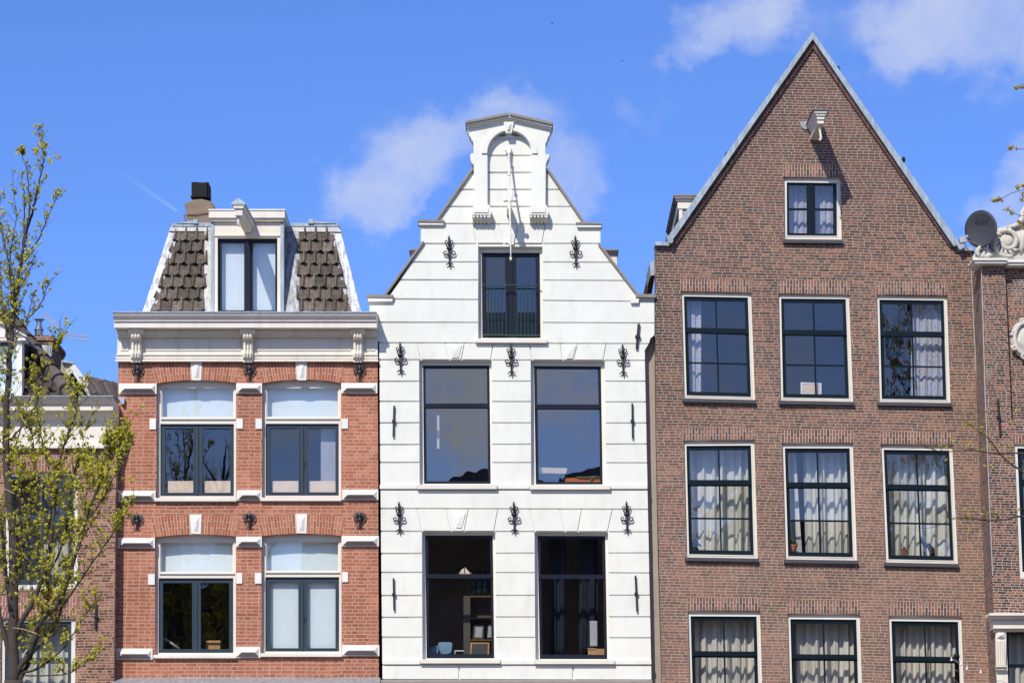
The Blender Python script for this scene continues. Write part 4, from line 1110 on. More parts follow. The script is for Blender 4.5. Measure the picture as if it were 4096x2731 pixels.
for (x0, y0, x1, y1, t, mat, Y, lab) in ((808, 1163, 955, 1290, 11, 'wood', .40, 'light wooden picture frame leaning on the sill of the lower left white-house window'),
                                      (832, 1030, 915, 1135, 12, 'room', 1.1, 'grey framed photo on the bookcase shelf, left one'), (930, 1018, 990, 1135, 10, 'black', 1.1, 'black framed photo on the bookcase shelf, right one')):
    mb = MB(); mb.pp([w3(x0 + 6, y0), w3(x1, y0), w3(x1 - 4, y1), w3(x0 - 2, y1)], Y, Y + .03, [[w3(x0 + 6 + t, y0 + t), w3(x1 - t, y0 + t), w3(x1 - 4 - t, y1 - t), w3(x0 - 2 + t, y1 - t)]])
    r0 = thing('picture_frame', lab, 'picture frame', tuple(gx((x0 + x1) / 2, y1, Y)))
    mb.build('frame', mat, r0); mb = MB(); mb.pp([w3(x0 + 4 + t, y0 + t - 1), w3(x1 - t + 1, y0 + t - 1), w3(x1 - 5 - t, y1 - t + 1), w3(x0 + t - 1, y1 - t + 1)], Y + .01, Y + .02); mb.build('picture', 'room_dark' if Y < 1 else 'plastic_grey', r0)
mb = MB(); mb.pp([w3(568, 1168), w3(580, 1160), w3(665, 1160), w3(678, 1172), w3(670, 1240), w3(640, 1252), w3(590, 1250), w3(574, 1210)], .55, .62)
ch = thing('office_chair', 'pale blue upholstered chair back inside the lower left window of the white house', 'chair', tuple(gx(620, 1290, .7)))
mb.build('backrest', 'fabric_blue', ch, bevel=.02)
mb = MB(); mb.pp([w3(500, 1200), w3(570, 1180), w3(576, 1240), w3(540, 1262), w3(500, 1262)], .6, 1.0); mb.build('seat', 'fabric_blue', ch, bevel=.03)
mb = MB(); mb.pp([w3(693, 1222), w3(765, 1222), w3(765, 1228), w3(693, 1228)], .4, .55); mb.pp([w3(693, 1228), w3(698, 1228), w3(698, 1262), w3(693, 1262)], .4, .42)
solo(mb, 'side_table', 'paper', 'thin white table edge beside the blue chair in the white house', 'table')
mb = MB(); mb.pp([w3(1698, 1210), w3(1835, 1210), w3(1835, 1290), w3(1698, 1290)], .40, .7); mb.pp([w3(1692, 1206), w3(1760, 1206), w3(1755, 1216), w3(1696, 1216)], .385, .399)
solo(mb, 'cardboard_box', 'wood', 'tan cardboard box on the sill of the lower right window of the white house', 'box')
mb = MB(); mb.pp([w3(1710, 1000), w3(1766, 1000), w3(1768, 1190), w3(1712, 1190)], .55, .58); solo(mb, 'paper_roll', 'plastic_grey', 'pale grey upright paper sheet behind the tan cardboard box', 'paper', bevel=.01)
for k, (xa, xb) in enumerate(((2196, 2262), (2318, 2392))):
    curtain(xa, xb, 2140, 2620, .95, 2, .07, 'dim blue drape in the lower right window of the white house, %s one' % ('left', 'right')[k], 'drape', 'blue drapes in the white house')
mb = MB(); pts = f(w2, (1525, 1160), (1535, 1150), (1620, 1148), (1700, 1145), (1790, 1146), (1790, 1200), (1522, 1200))
bg = thing('shoulder_bag', 'orange bag with an olive strap in the upper right white-house window', 'bag', tuple(P(*w2(1650, 1195), .5)))
mb.pp(pts, .38, .62); mb.build('body', 'orange', bg, bevel=.02)
mb = MB(); mb.tube([P(*w2(1612, 1142), .36), P(*w2(1680, 1146), .35), P(*w2(1740, 1138), .35), P(*w2(1790, 1146), .36)], .016, 6); mb.tube([P(*w2(1750, 1140), .36), P(*w2(1722, 1160), .36), P(*w2(1712, 1192), .36)], .018, 6); mb.build('strap', 'olive', bg)
mb = MB(); mb.pp(f(w2, (1300, 1068), (1542, 1076), (1530, 1116), (1300, 1112)), .40, .6)
solo(mb, 'desk_top', 'wood_pale', 'pale wooden desk edge left of the orange bag in the white house', 'desk')
mb = MB(); mb.tube([P(*w2(568, 680), .8), P(*w2(569, 930), .8)], .04, 8); solo(mb, 'hanging_lamp', 'paper', 'slim pale tube lamp hanging inside the upper left window of the white house', 'lamp')
# ================================================================== BROWN HOUSE
def b1(x, y): return (2500 + x / 1.4737, 100 + y / 1.4737)
def b2(x, y): return (2500 + x / 1.4737, 1000 + y / 1.4737)
def b3(x, y): return (2500 + x / 1.4737, 1750 + y / 1.4737)
brown = thing('gabled_house', 'brown brick house with a steep pointed gable edged in zinc and rows of six-pane windows', 'house', base_of(2630, 3950))
F_ = lambda fn, *a: [fn(*p) for p in a]
BW = [F_(b1, (935, 898), (1272, 902), (1280, 1265), (940, 1262)),
      F_(b2, (330, 245), (745, 253), (768, 882), (347, 872)), F_(b2, (903, 258), (1322, 262), (1347, 892), (915, 885)), F_(b2, (1482, 265), (1900, 270), (1921, 900), (1497, 893)),
      F_(b3, (345, 18), (763, 15), (784, 710), (361, 703)), F_(b3, (925, 32), (1345, 32), (1370, 722), (945, 715)), F_(b3, (1507, 40), (1932, 45), (1965, 742), (1536, 733)),
      F_(b3, (369, 1020), (797, 1022), (818, 1725), (388, 1720)), F_(b3, (957, 1037), (1385, 1040), (1408, 1745), (976, 1740)), F_(b3, (1552, 1048), (1985, 1053), (2010, 1760), (1575, 1752))]
mb = MB()
l0, r0_ = xz(2648, 2731), xz(3990, 2731)
outer = [(l0[0], 0), (r0_[0], 0), r0_] + F_(xz, (3955, 2000), (3925, 1500), (3903, 1062), (3897, 1004), (3845, 1003), (3840, 985), (3251, 150), (2684, 985), (2621, 982), (2621, 1300), (2625, 1750), (2648, 2731))
mb.poly(outer, [[xz(*p) for p in q] for q in BW], 0, .34)
mb.build('wall', 'brown_brick', brown)
mb = MB(); zz = P(0, 1100).z; xl_, xr_ = xz(2621, 1300)[0], xz(3905, 1100)[0]
mb.box(xl_ + .35, xl_ + .6, .341, 10, 0, zz); mb.box(xr_ - .3, xr_ - .02, .341, 10, 0, zz); mb.box(xl_ + .35, xr_ - .02, 10, 10.3, 0, zz)
mb.build('rear_wall', 'dark_brick', brown)
mb = MB(); pk = xz(3251, 172); zl = xz(2700, 985); zr2 = xz(3826, 985)
mb.add([(zl[0], .35, zl[1]), (pk[0], .35, pk[1]), (zr2[0], .35, zr2[1]), (zl[0], 10.2, zl[1]), (pk[0], 10.2, pk[1]), (zr2[0], 10.2, zr2[1])], [(3, 4, 5), (0, 1, 4, 3), (1, 2, 5, 4)])
brf = mb.build('roof', 'tile_brown', brown)
# a few ridge tiles showing just beyond the zinc edge
mb = MB()
for x, y in ((3152, 258), (2905, 602), (3350, 260), (3612, 622)):
    mb.pp([(x - 6, y + 16), (x + 1, y + 4), (x + 7, y + 6), (x + 10, y + 20)], .365, .7)
mb.build('edge_tile', 'black', brf)
# zinc coping and raking brick course
def strip(o0, o1, i1, i0, Yf, Yb, mb): mb.pp([o0, o1, i1, i0], Yf, Yb)
mb = MB()
AP = (3251, 127)
N = 5
for side in (-1, 1):
    o0, i0 = ((2667, 952), (2692, 958)) if side < 0 else ((3842, 978), (3815, 984))
    o1, i1 = AP, (3251, 157)
    for k in range(N):
        t0, t1 = k / N, (k + 1) / N
        a, b_ = (lerp(o0[0], o1[0], t0), lerp(o0[1], o1[1], t0)), (lerp(o0[0], o1[0], t1), lerp(o0[1], o1[1], t1))
        c, d = (lerp(i0[0], i1[0], t1), lerp(i0[1], i1[1], t1)), (lerp(i0[0], i1[0], t0), lerp(i0[1], i1[1], t0))
        mb.pp([a, b_, c, d], -.16 - .004 * (k % 2), .36)
mb.pp(F_(b1, (243, 1238), (285, 1245), (283, 1278), (275, 1285), (258, 1284), (252, 1270)), -.20, .36)
mb.pp(F_(b1, (178, 1276), (255, 1280), (268, 1286), (262, 1300), (176, 1298)), -.12, .36)
mb.pp(F_(b1, (1950, 1283), (1994, 1276), (2000, 1310), (1975, 1326), (1966, 1312)), -.20, .36)
mb.pp(F_(b1, (1975, 1308), (2058, 1308), (2058, 1330), (1975, 1328)), -.12, .36)
mb.build('coping', 'zinc', brown)
mb = MB(); bk = MB()
for side in (-1, 1):
    o0, i0 = ((2684, 966), (2705, 974)) if side < 0 else ((3824, 978), (3803, 988))
    o1, i1 = (3251, 146), (3251, 190)
    bk.pp([o0, o1, i1, i0], -.052, -.001)
    n = 62
    for k in range(n):
        t0, t1 = (k + .1) / n, (k + .88) / n
        sl = 2.5
        a, b_ = (lerp(o0[0], o1[0], t0), lerp(o0[1], o1[1], t0)), (lerp(o0[0], o1[0], t1), lerp(o0[1], o1[1], t1))
        c, d = (lerp(i0[0], i1[0], t1), lerp(i0[1], i1[1], t1) + sl), (lerp(i0[0], i1[0], t0), lerp(i0[1], i1[1], t0) + sl)
        mb.pp([a, b_, c, d], -.07, -.0525)
o_ = bk.build('verge', 'mortar_brown', brown); mb.build('verge_bricks', 'verge_brick', o_)
# soldier courses
def soldiers(x0, y0, x1, y1, h, n, parent, mat, mort, Yf=-.006, sl=0):
    """row of upright bricks above a lintel line (x0,y0)-(x1,y1)"""
    mb = MB(); bk = MB()
    bk.pp([(x0, y0), (x1, y1), (x1, y1 - h), (x0, y0 - h)], Yf + .004, -.0005)
    for i in range(n):
        for k, (a, b_) in enumerate(((0, (.36 if i % 2 else .66) - .02), ((.36 if i % 2 else .66) + .03, 1))):
            t0, t1 = (i + .1) / n, (i + .9) / n
            X0, X1 = lerp(x0, x1, t0), lerp(x0, x1, t1); Y0_, Y1_ = lerp(y0, y1, t0), lerp(y0, y1, t1)
            mb.pp([(X0, Y0_ - h * a), (X1, Y1_ - h * a), (X1 + sl, Y1_ - h * b_), (X0 + sl, Y0_ - h * b_)], Yf + U(-.001, .001), Yf + .0035)
    o = bk.build('brick_lintel', mort, parent); mb.build('lintel_bricks', mat, o)
for i, q in enumerate(BW):
    tl, tr, br, bl = q
    soldiers(tl[0] - 2, tl[1] - 3, tr[0] + 2, tr[1] - 3, 50, 24 if i else 20, brown, 'brown_soldier', 'mortar_brown')
def brown_window(i, q, attic=False):
    W = Warp(q); Yf = .07
    fr = MB()
    if attic: s_ = F_(b1, (953, 928), (1248, 932), (1250, 1245), (955, 1242))
    else: s_ = [W(.038, .044), W(.948, .044), W(.945, .975), W(.040, .975)]
    ring(fr, q, [s_], Yf, .2)
    tl, tr, br, bl = q
    # slim outer bead of the frame
    fr.poly([xz(x, y, Yf) for x, y in [(s_[0][0] - 4, s_[0][1] - 4), (s_[1][0] + 4, s_[1][1] - 4), (s_[2][0] + 4, s_[2][1] + 4), (s_[3][0] - 4, s_[3][1] + 4)]],
            [[xz(x, y, Yf) for x, y in s_]], Yf - .012, Yf - .0005)
    w = fr.build('window', 'cream_frame', brown)
    S = Warp(s_); sm = MB()
    if attic:
        panes = F_(b1, (966, 945), (1070, 945), (1071, 1079), (967, 1079)), F_(b1, (967, 1092), (1071, 1092), (1072, 1228), (968, 1226)), F_(b1, (1121, 947), (1226, 947), (1227, 1081), (1122, 1081)), F_(b1, (1122, 1094), (1227, 1094), (1228, 1230), (1123, 1230))
        panes = list(panes)
        ring(sm, s_, panes, Yf + .04, Yf + .09, 1)
        sm.pp(F_(b1, (1084, 932), (1104, 932), (1106, 1243), (1086, 1243)), Yf + .02, Yf + .0395)
    else:
        # upper sash in front, lower sash behind: 2 + 4 panes
        pu = [S.rc(.045, .040, .485, .314), S.rc(.510, .040, .950, .314)]
        ring(sm, [S(0, -.0), S(1, 0), S(1, .352), S(0, .352)], pu, Yf + .03, Yf + .07, 1)
        pl = [S.rc(.052, .372, .485, .660), S.rc(.510, .372, .945, .660), S.rc(.052, .676, .485, .960), S.rc(.510, .676, .945, .960)]
        ring(sm, [S(0, .345), S(1, .345), S(1, 1), S(0, 1)], pl, Yf + .075, Yf + .11, 1)
        panes = pu + pl
    sm.build('sash', 'sash_green', w)
    gm = MB()
    for k, p_ in enumerate(panes):
        Yg = Yf + (.05 if (attic or k < 2) else .09)
        # every pane sits a hair out of true, as old glazing does
        a = [P(x, y, Yg) for x, y in grow(p_, 1.5)]; jx, jz = U(-.003, .003), U(-.003, .003)
        a[0].y += jx; a[1].y -= jx; a[2].y -= jx; a[3].y += jx; a[0].y += jz; a[1].y += jz; a[2].y -= jz; a[3].y -= jz
        gm.hexa(a, [v + Vector((0, .005, 0)) for v in a])
    gm.build('pane', 'glass_dark' if i in (7, 8, 9) else 'glass_old', w)
    sl = MB(); (x0, y0), (x1, y1) = bl, br
    sl.pp([(x0 - 6, y0 + 1), (x1 + 3, y1 + 1), (x1 + 4, y1 + 15), (x0 - 5, y0 + 15)], -.09, .12)
    sl.build('sill', 'slate', w, bevel=.006)
    room(w, q, 'room_dark', .21, 2.4)
    return w
for i, q in enumerate(BW): brown_window(i, q, i == 0)
def inside(q, u0, v0, u1, v1):
    W = Warp(q); a, b_ = W(u0, v0), W(u1, v1); return a[0], b_[0], a[1], b_[1]
G = 'curtains behind the windows of the brown house'
c = lambda q, u0, v0, u1, v1, folds, amp, lab, mat='curtain', Y=.52, **k: curtain(*inside(q, u0, v0, u1, v1)[:2], *inside(q, u0, v0, u1, v1)[2:], Y, folds, amp, lab, mat, G, **k)
c(BW[0], .03, .0, .52, 1.0, 4, .045, 'lacy white curtain in the left half of the small attic window', 'lace', .42)
c(BW[0], .50, .0, 1.0, 1.0, 4, .035, 'lacy white curtain in the right half of the small attic window', 'lace', .42)
c(BW[1], .02, -.02, .24, 1.02, 3, .035, 'narrow white lace drape at the left of the top left six-pane window', 'lace', .38)
c(BW[3], .48, -.02, 1.02, 1.02, 9, .03, 'white lace drape filling the right half of the top right six-pane window', 'lace', .38)
c(BW[4], -.02, -.03, .50, 1.03, 4, .125, 'left half of the white curtains in the middle row left window')
c(BW[4], .49, -.03, 1.03, 1.03, 4, .125, 'right half of the white curtains in the middle row left window')
x0, x1, y0, y1 = inside(BW[5], -.02, -.03, .14, 1.03)
curtain(x0, x1, y0, y1, .52, 2, .06, 'narrow white curtain at the left of the parted pair in the middle window', 'curtain', G, x1b=x1 + 28)
x0, x1, y0, y1 = inside(BW[5], .30, -.03, 1.03, 1.03)
curtain(x0, x1, y0, y1, .52, 6, .12, 'wide white curtain at the right of the parted pair in the middle window', 'curtain', G, x0b=x0 + 12)
c(BW[6], -.02, -.03, .52, 1.03, 4, .12, 'left half of the white curtains in the middle row right window')
c(BW[6], .51, -.03, 1.03, 1.03, 4, .12, 'right half of the white curtains in the middle row right window')
for k, (q, lab) in enumerate(((BW[7], 'bottom left'), (BW[8], 'bottom middle'), (BW[9], 'bottom right'))):
    c(q, -.02, -.03, .50, 1.03, 5, .10, 'beige pleated curtain, left half of the %s window of the brown house' % lab, 'curtain_beige', .50)
    c(q, .49, -.03, 1.03, 1.03, 5, .10, 'beige pleated curtain, right half of the %s window of the brown house' % lab, 'curtain_beige', .50)
# small things on the inner sills
Yi = .24
mb = MB(); o_ = F_(b2, (1036, 778), (1158, 784), (1158, 872), (1036, 872)); i_ = F_(b2, (1045, 787), (1150, 792), (1150, 872), (1045, 872))
t = thing('notice_board', 'white-framed pale wooden board standing in the top middle window', 'board', tuple(P(*b2(1097, 872), Yi)))
mb.pp(o_, Yi, Yi + .03, [[(x, y - .5) for x, y in i_]]); mb.build('frame', 'paper', t)
mb = MB(); mb.pp([(x, y) for x, y in i_], Yi + .01, Yi + .025); mb.build('panel', 'wood_pale', t)
mb = MB(); b0 = P(*b3(412, 672), Yi); mb.lathe(b0, [(.10, 0), (.09, .05), (.05, .08), (.07, .14), (.08, .20), (.05, .26), (.02, .30)], 10); mb.tube([b0 + Vector((-.08, 0, .18)), b0 + Vector((-.13, 0, .26))], .02, 6); mb.tube([b0 + Vector((.08, 0, .18)), b0 + Vector((.13, 0, .12))], .02, 6)
solo(mb, 'figurine', 'black', 'small dark figurine in the lower left corner of the middle row left window', 'figurine', tuple(b0), smooth=True)
def potplant(px, Y, lab, s_=1.0, spiky=False):
    b0 = P(*px, Y); t = thing('potted_plant', lab, 'plant', tuple(b0), 'pot plants on the sills')
    mb = MB(); mb.lathe(b0, [(.07 * s_, 0), (.095 * s_, .12 * s_), (.105 * s_, .12 * s_), (.105 * s_, .15 * s_)], 12); mb.build('pot', 'pot', t)
    mb = MB()
    for k in range(70):
        a = U(0, 6.28); e = U(.1, 1.4); L = U(.10, .19) * s_; d = Vector((math.cos(a) * math.cos(e), math.sin(a) * math.cos(e) * .7, math.sin(e)))
        c0 = b0 + Vector((0, 0, .13 * s_)); p1 = c0 + d * L; w_ = Vector((-math.sin(a), math.cos(a), .3)) * (.010 if spiky else .025) * s_
        m_ = c0 + d * L * .6
        mb.add([c0, m_ + w_, p1, m_ - w_], [(0, 1, 2, 3)])
    mb.build('foliage', 'plant', t, recalc=False)
potplant(b3(990, 672), .24, 'green pot plant in the lower left corner of the middle window with parted curtains', 1.0)
potplant(b3(1645, 690), .24, 'small spiky pot plant left of the bronze cat sculpture', .7, True)
mb = MB(); q_ = lambda x, y, Y=.24: P(*b3(x, y), Y)
mb.tube([q_(1815, 700), q_(1812, 660), q_(1790, 636), q_(1765, 628), q_(1750, 610), q_(1742, 592)], [.05, .055, .06, .045, .035, .012], 8)
mb.tube([q_(1770, 640), q_(1762, 670), q_(1765, 700)], [.03, .022, .02], 6); mb.tube([q_(1790, 645), q_(1800, 675), q_(1802, 700)], [.035, .025, .02], 6)
solo(mb, 'cat_sculpture', 'bronze', 'dark bronze animal sculpture bending its neck on the sill of the middle row right window', 'sculpture', smooth=True)
# hoist beam: moulded case, slate cap, lead apron, hook
Yh = -1.43
def hx(fr, wl, mat, name, parent, **k):
    mb = MB(); mb.hexa([P(*b1(*p), Yh - k.get('o', 0)) for p in fr], [P(*b1(*p), .0) for p in wl]); return mb.build(name, mat, parent, bevel=.006)
hb = hx([(1133, 556), (1175, 556), (1172, 582), (1136, 582)], [(1094, 640), (1142, 640), (1138, 682), (1089, 680)], 'cream', 'hoist_beam', brown)
hx([(1128, 534), (1180, 534), (1175, 557), (1133, 557)], [(1084, 622), (1150, 622), (1142, 642), (1094, 642)], 'cream_worn', 'moulding', hb, o=.03)
hx([(1120, 518), (1188, 518), (1180, 535), (1128, 535)], [(1076, 608), (1156, 608), (1150, 624), (1086, 624)], 'cream_worn', 'moulding', hb, o=.06)
hx([(1110, 505), (1200, 505), (1188, 519), (1120, 519)], [(1068, 596), (1164, 596), (1156, 609), (1076, 609)], 'grey_trim', 'moulding', hb, o=.09)
hx([(1105, 499), (1205, 499), (1203, 506), (1107, 506)], [(1063, 590), (1168, 590), (1166, 597), (1065, 597)], 'slate', 'beam_cap', hb, o=.11)
mb = MB(); mb.pp(F_(b1, (1032, 568), (1110, 566), (1098, 600), (1070, 616), (1050, 612), (1036, 596)), -.03, -.002); mb.build('lead_apron', 'flash', hb)
mb = MB(); k0 = Yh + .12
mb.tube([P(*b1(1144, 580), k0), P(*b1(1147, 610), k0), P(*b1(1152, 640), k0), P(*b1(1156, 668), k0), P(*b1(1149, 682), k0), P(*b1(1142, 674), k0)], [.02, .022, .025, .03, .022, .012], 8)
mb.build('hook', 'cream', hb, smooth=True)
# rendered strip between the white and the brown house, and the jagged crack beside it
mb = MB(); mb.pp([(2560, 1395), (2619, 1300), (2619, 1500), (2622, 1750), (2632, 2250), (2645, 2731), (2600, 2731), (2580, 2000)], .24, .45)
a = mb.v
for k in range(len(mb.v)): 
    pass
zb_ = xz(2645, 2731, .24)[1]; mb.box(xz(2600, 2731, .24)[0], xz(2645, 2731, .24)[0], .241, .45, 0, zb_ - .001)
mb.build('rendered_strip', 'plaster', brown)
mb = MB()      # gutter box and bargeboard of the left eave, running back along the party wall
v = lambda x, y, Y: P(x, y, Y)
mb.hexa([v(2600, 1050, .2), v(2619, 1040, .2), v(2619, 1100, .2), v(2602, 1102, .2)], [v(2585, 1102, 1.6), v(2606, 1096, 1.6), v(2606, 1150, 1.6), v(2588, 1150, 1.6)])
gt2 = mb.build('gutter', 'zinc', brown)
mb = MB(); mb.hexa([v(2598, 1062, .35), v(2618, 1062, .35), v(2618, 1110, .35), v(2604, 1110, .35)], [v(2572, 1180, 3.2), v(2600, 1180, 3.2), v(2600, 1215, 3.2), v(2576, 1215, 3.2)])
mb.build('fascia', 'wood_dark', gt2)
# roof dormer on the left slope, its cornice running back
mb = MB(); Ya, Yb_ = .75, 4.2
zt_ = P(0, 778, Ya).z; xo = P(2695, 0 + 800, Ya).x
bx = [(xo, 0), (xo + 2.2, 0)]
mb.box(xo + .16, xo + 2.2, Ya + .12, Yb_ - .1, zt_ - 1.4, zt_ - .22)
dm = mb.build('dormer', 'zinc', brf)
mb = MB()
for d_, h0, h1 in ((0, .0, .035), (.02, .036, .09), (.05, .091, .14)):
    mb.box(xo + d_, xo + 2.3, Ya + d_ * .8, Yb_ - d_, zt_ - h1, zt_ - h0 - .001)
mb.build('dormer_cornice', 'coping', dm)
mb = MB(); mb.box(xo + .09, xo + 2.22, Ya + .07, Yb_ - .05, zt_ - .31, zt_ - .141); mb.box(xo + .12, xo + .2, Ya + .09, Ya + .2, zt_ - 1.4, zt_ - .311)
mb.build('frame', 'cream', dm)
# ================================================================== RIGHT HOUSE
YR = -1.05
def rr(x, y): return (3750 + x / 1.96, 700 + y / 1.96)
def rs(x, y): return (3700 + x / 1.2736, 1500 + y / 1.2736)
right = thing('ornate_house', 'dark red brick house at the right edge with carved white scrolls and a white cornice', 'house', (P(4300, 2000, YR).x, YR, 0))
Q = lambda x, y, Y=YR: xz(x, y, Y)
rp0 = [(3922, 1050), (3930, 1300), (3937, 1560), (3955, 2000), (3968, 2300), (3990, 2731)]
RWIN = [(4057, 1775), (4360, 1780), (4372, 2320), (4078, 2312)]
mb = MB()
ob = Q(3990, 2731)
outer = [(ob[0], 0), (ob[0] + 6.0, 0), (ob[0] + 6.0, Q(4096, 1040)[1])] + [Q(x, y) for x, y in rp0]
win2 = [(4025, 2528), (4330, 2530), (4340, 2900), (4030, 2900)]
rec = [(4019, 1064), (4400, 1064), (4400, 1680), (4046, 1678)]
mb.poly(outer, [[Q(*p) for p in rec], [Q(*p) for p in RWIN], [Q(*p) for p in win2]], YR, YR + .32)
mb.build('wall', 'right_brick', right)
mb = MB(); mb.pp([(4000, 1045), (4420, 1045), (4420, 1700), (4020, 1700)], YR + .14, YR + .30); mb.build('recessed_panel', 'right_brick', right)
mb = MB()   # left flank, standing forward of the brown house
x0s = [(Q(x, y)[0] + .001, Q(x, y)[1]) for x, y in rp0]
vs = []
for (X, Z) in [x0s[0], *x0s[1:]] + [(x0s[-1][0], 0)]: vs += [(X + .003, YR + .321, Z), (X + .003, .6, Z), (X + .25, YR + .321, Z), (X + .25, .6, Z)]
n = len(vs) // 4; fs = []
for i in range(n - 1):
    a, b_ = i * 4, i * 4 + 4
    fs += [(a, a + 1, b_ + 1, b_), (a + 2, b_ + 2, b_ + 3, a + 3), (a, b_, b_ + 2, a + 2), (a + 1, a + 3, b_ + 3, b_ + 1)]
fs += [(0, 2, 3, 1), (4 * n - 4, 4 * n - 3, 4 * n - 1, 4 * n - 2)]
mb.add(vs, fs); mb.box(ob[0] + .3, ob[0] + 6, 8, 8.3, 0, x0s[0][1]); mb.box(ob[0] + 5.7, ob[0] + 6, YR + .33, 8, 0, x0s[0][1])
mb.build('side_wall', 'right_brick', right)
# cable running down the corner
mb = MB(); mb.tube([P(x + 3, y, YR - .03) for x, y in rp0[:-1]], .012, 5); mb.build('cable', 'plastic_grey', right)
mb = MB(); mb.tube([P(x, y, -.03) for x, y in ((3884, 1060), (3893, 1250), (3906, 1500), (3922, 1750), (3945, 2100), (3965, 2450))], .010, 5); mb.build('cable', 'plastic_grey', right)
# soldier courses and window
soldiers(4050, 1772, 4370, 1776, 34, 26, right, 'right_soldier', 'mortar_brown', YR - .006)
def ring_r(mb, outer, inners, Yf, Yb, g=3):
    mb.poly([xz(x, y, YR) for x, y in grow(outer, g)], [[xz(x, y, Yf) for x, y in h] for h in inners], Yf, Yb)
fr = MB(); s_ = [(4069, 1792), (4345, 1796), (4352, 2288), (4090, 2286)]
ring_r(fr, RWIN, [s_], YR + .05, YR + .2); w = fr.build('window', 'cream_frame', right)
S = Warp(s_); sm = MB(); sm_p = [S.rc(.06, .04, .33, .25), S.rc(.36, .04, .64, .25), S.rc(.06, .31, .33, .5), S.rc(.36, .31, .64, .5), S.rc(.06, .53, .33, .72), S.rc(.36, .53, .64, .72), S.rc(.06, .75, .33, .95), S.rc(.36, .75, .64, .95), S.rc(.67, .04, .95, .25), S.rc(.67, .31, .95, .5), S.rc(.67, .53, .95, .72), S.rc(.67, .75, .95, .95)]
ring_r(sm, s_, sm_p, YR + .10, YR + .14, 1); sm.build('sash', 'sash_green', w)
gm = MB(); gm.pp(s_, YR + .12, YR + .126); gm.build('pane', 'glass_old', w)
def room_at(win, q, Y0, depth):
    a = [xz(x, y, YR) for x, y in q]; xs = [p[0] for p in a]; zs = [p[1] for p in a]; x0, x1, z0, z1 = min(xs) - .1, max(xs) + .1, min(zs) - .1, max(zs) + .1
    mb = MB(); mb.add([(x0, Y0, z0), (x1, Y0, z0), (x1, Y0, z1), (x0, Y0, z1), (x0, Y0 + depth, z0), (x1, Y0 + depth, z0), (x1, Y0 + depth, z1), (x0, Y0 + depth, z1)], [(4, 5, 6, 7), (0, 1, 5, 4), (3, 2, 6, 7), (0, 4, 7, 3), (1, 5, 6, 2)])
    mb.build('room', 'room_dark', win, recalc=False)
room_at(w, RWIN, YR + .33, 2)
curtain(4060, 4350, 1785, 2300, YR + .6, 7, .06, 'beige curtain behind the window of the ornate house at the right edge', 'curtain_beige', 'curtains of the ornate house')
# ground storey front: cornice, fluted console and dark window
mb = MB(); X0 = P(3955, 2480, YR - .3).x
for (Y_, y0, y1, dx) in ((YR - .42, 2450, 2460, 0), (YR - .36, 2460, 2470, .03), (YR - .28, 2470, 2478, .06), (YR - .24, 2480, 2512, .10), (YR - .12, 2512, 2524, .16)):
    z0_, z1_ = P(0, y1, Y_).z, P(0, y0, Y_).z
    mb.box(X0 + dx, X0 + 5, Y_, YR + .2, z0_ + .001, z1_)
c2 = mb.build('shop_cornice', 'cream', right)
mb = MB(); mb.box(X0 + .17, P(4028, 2600, YR - .05).x, YR - .05, YR - .001, 0, P(0, 2526, YR - .05).z); mb.build('pilaster', 'cream', right)
mb = MB()
def rp(pl, Yf, Yb): mb.pp([rs(*p) for p in pl], Yf, Yb)
rp([(362, 1300), (414, 1300), (414, 1335), (410, 1500), (364, 1500), (360, 1335)], YR - .14, YR - .051)
for k in range(4): x = 368 + k * 11; mb.tube([P(*rs(x, 1352), YR - .15), P(*rs(x + 1, 1474), YR - .15)], .018, 8)
a_ = [P(*rs(x, y), YR - .14) for x, y in ((362, 1303), (414, 1303), (412, 1340), (364, 1340))]; t_ = P(*rs(386, 1325), YR - .22); mb.add(a_ + [t_], [(0, 1, 4), (1, 2, 4), (2, 3, 4), (3, 0, 4), (3, 2, 1, 0)])
rp([(360, 1478), (416, 1478), (416, 1484), (360, 1484)], YR - .19, YR - .141)
mb.build('console', 'cream', right)
fr = MB(); s_ = [(4034, 2532), (4320, 2534), (4330, 2890), (4040, 2890)]
ring_r(fr, win2, [s_], YR + .05, YR + .2); w = fr.build('window', 'sash_green', right)
gm = MB(); gm.pp(s_, YR + .12, YR + .126); gm.build('pane', 'glass_dark', w)
sm = MB(); sm.pp([(4030, 2655), (4330, 2655), (4330, 2668), (4030, 2668)], YR + .07, YR + .11); sm.build('sash', 'sash_green', w)
room_at(w, win2, YR + .33, 2)
curtain(4030, 4330, 2530, 2880, YR + .55, 7, .07, 'beige gathered curtain in the bottom right corner window under the white cornice', 'curtain_beige', 'curtains of the ornate house')
bar(rs(371, 120), rs(384, 305), right, 8, Y0=YR - .06)
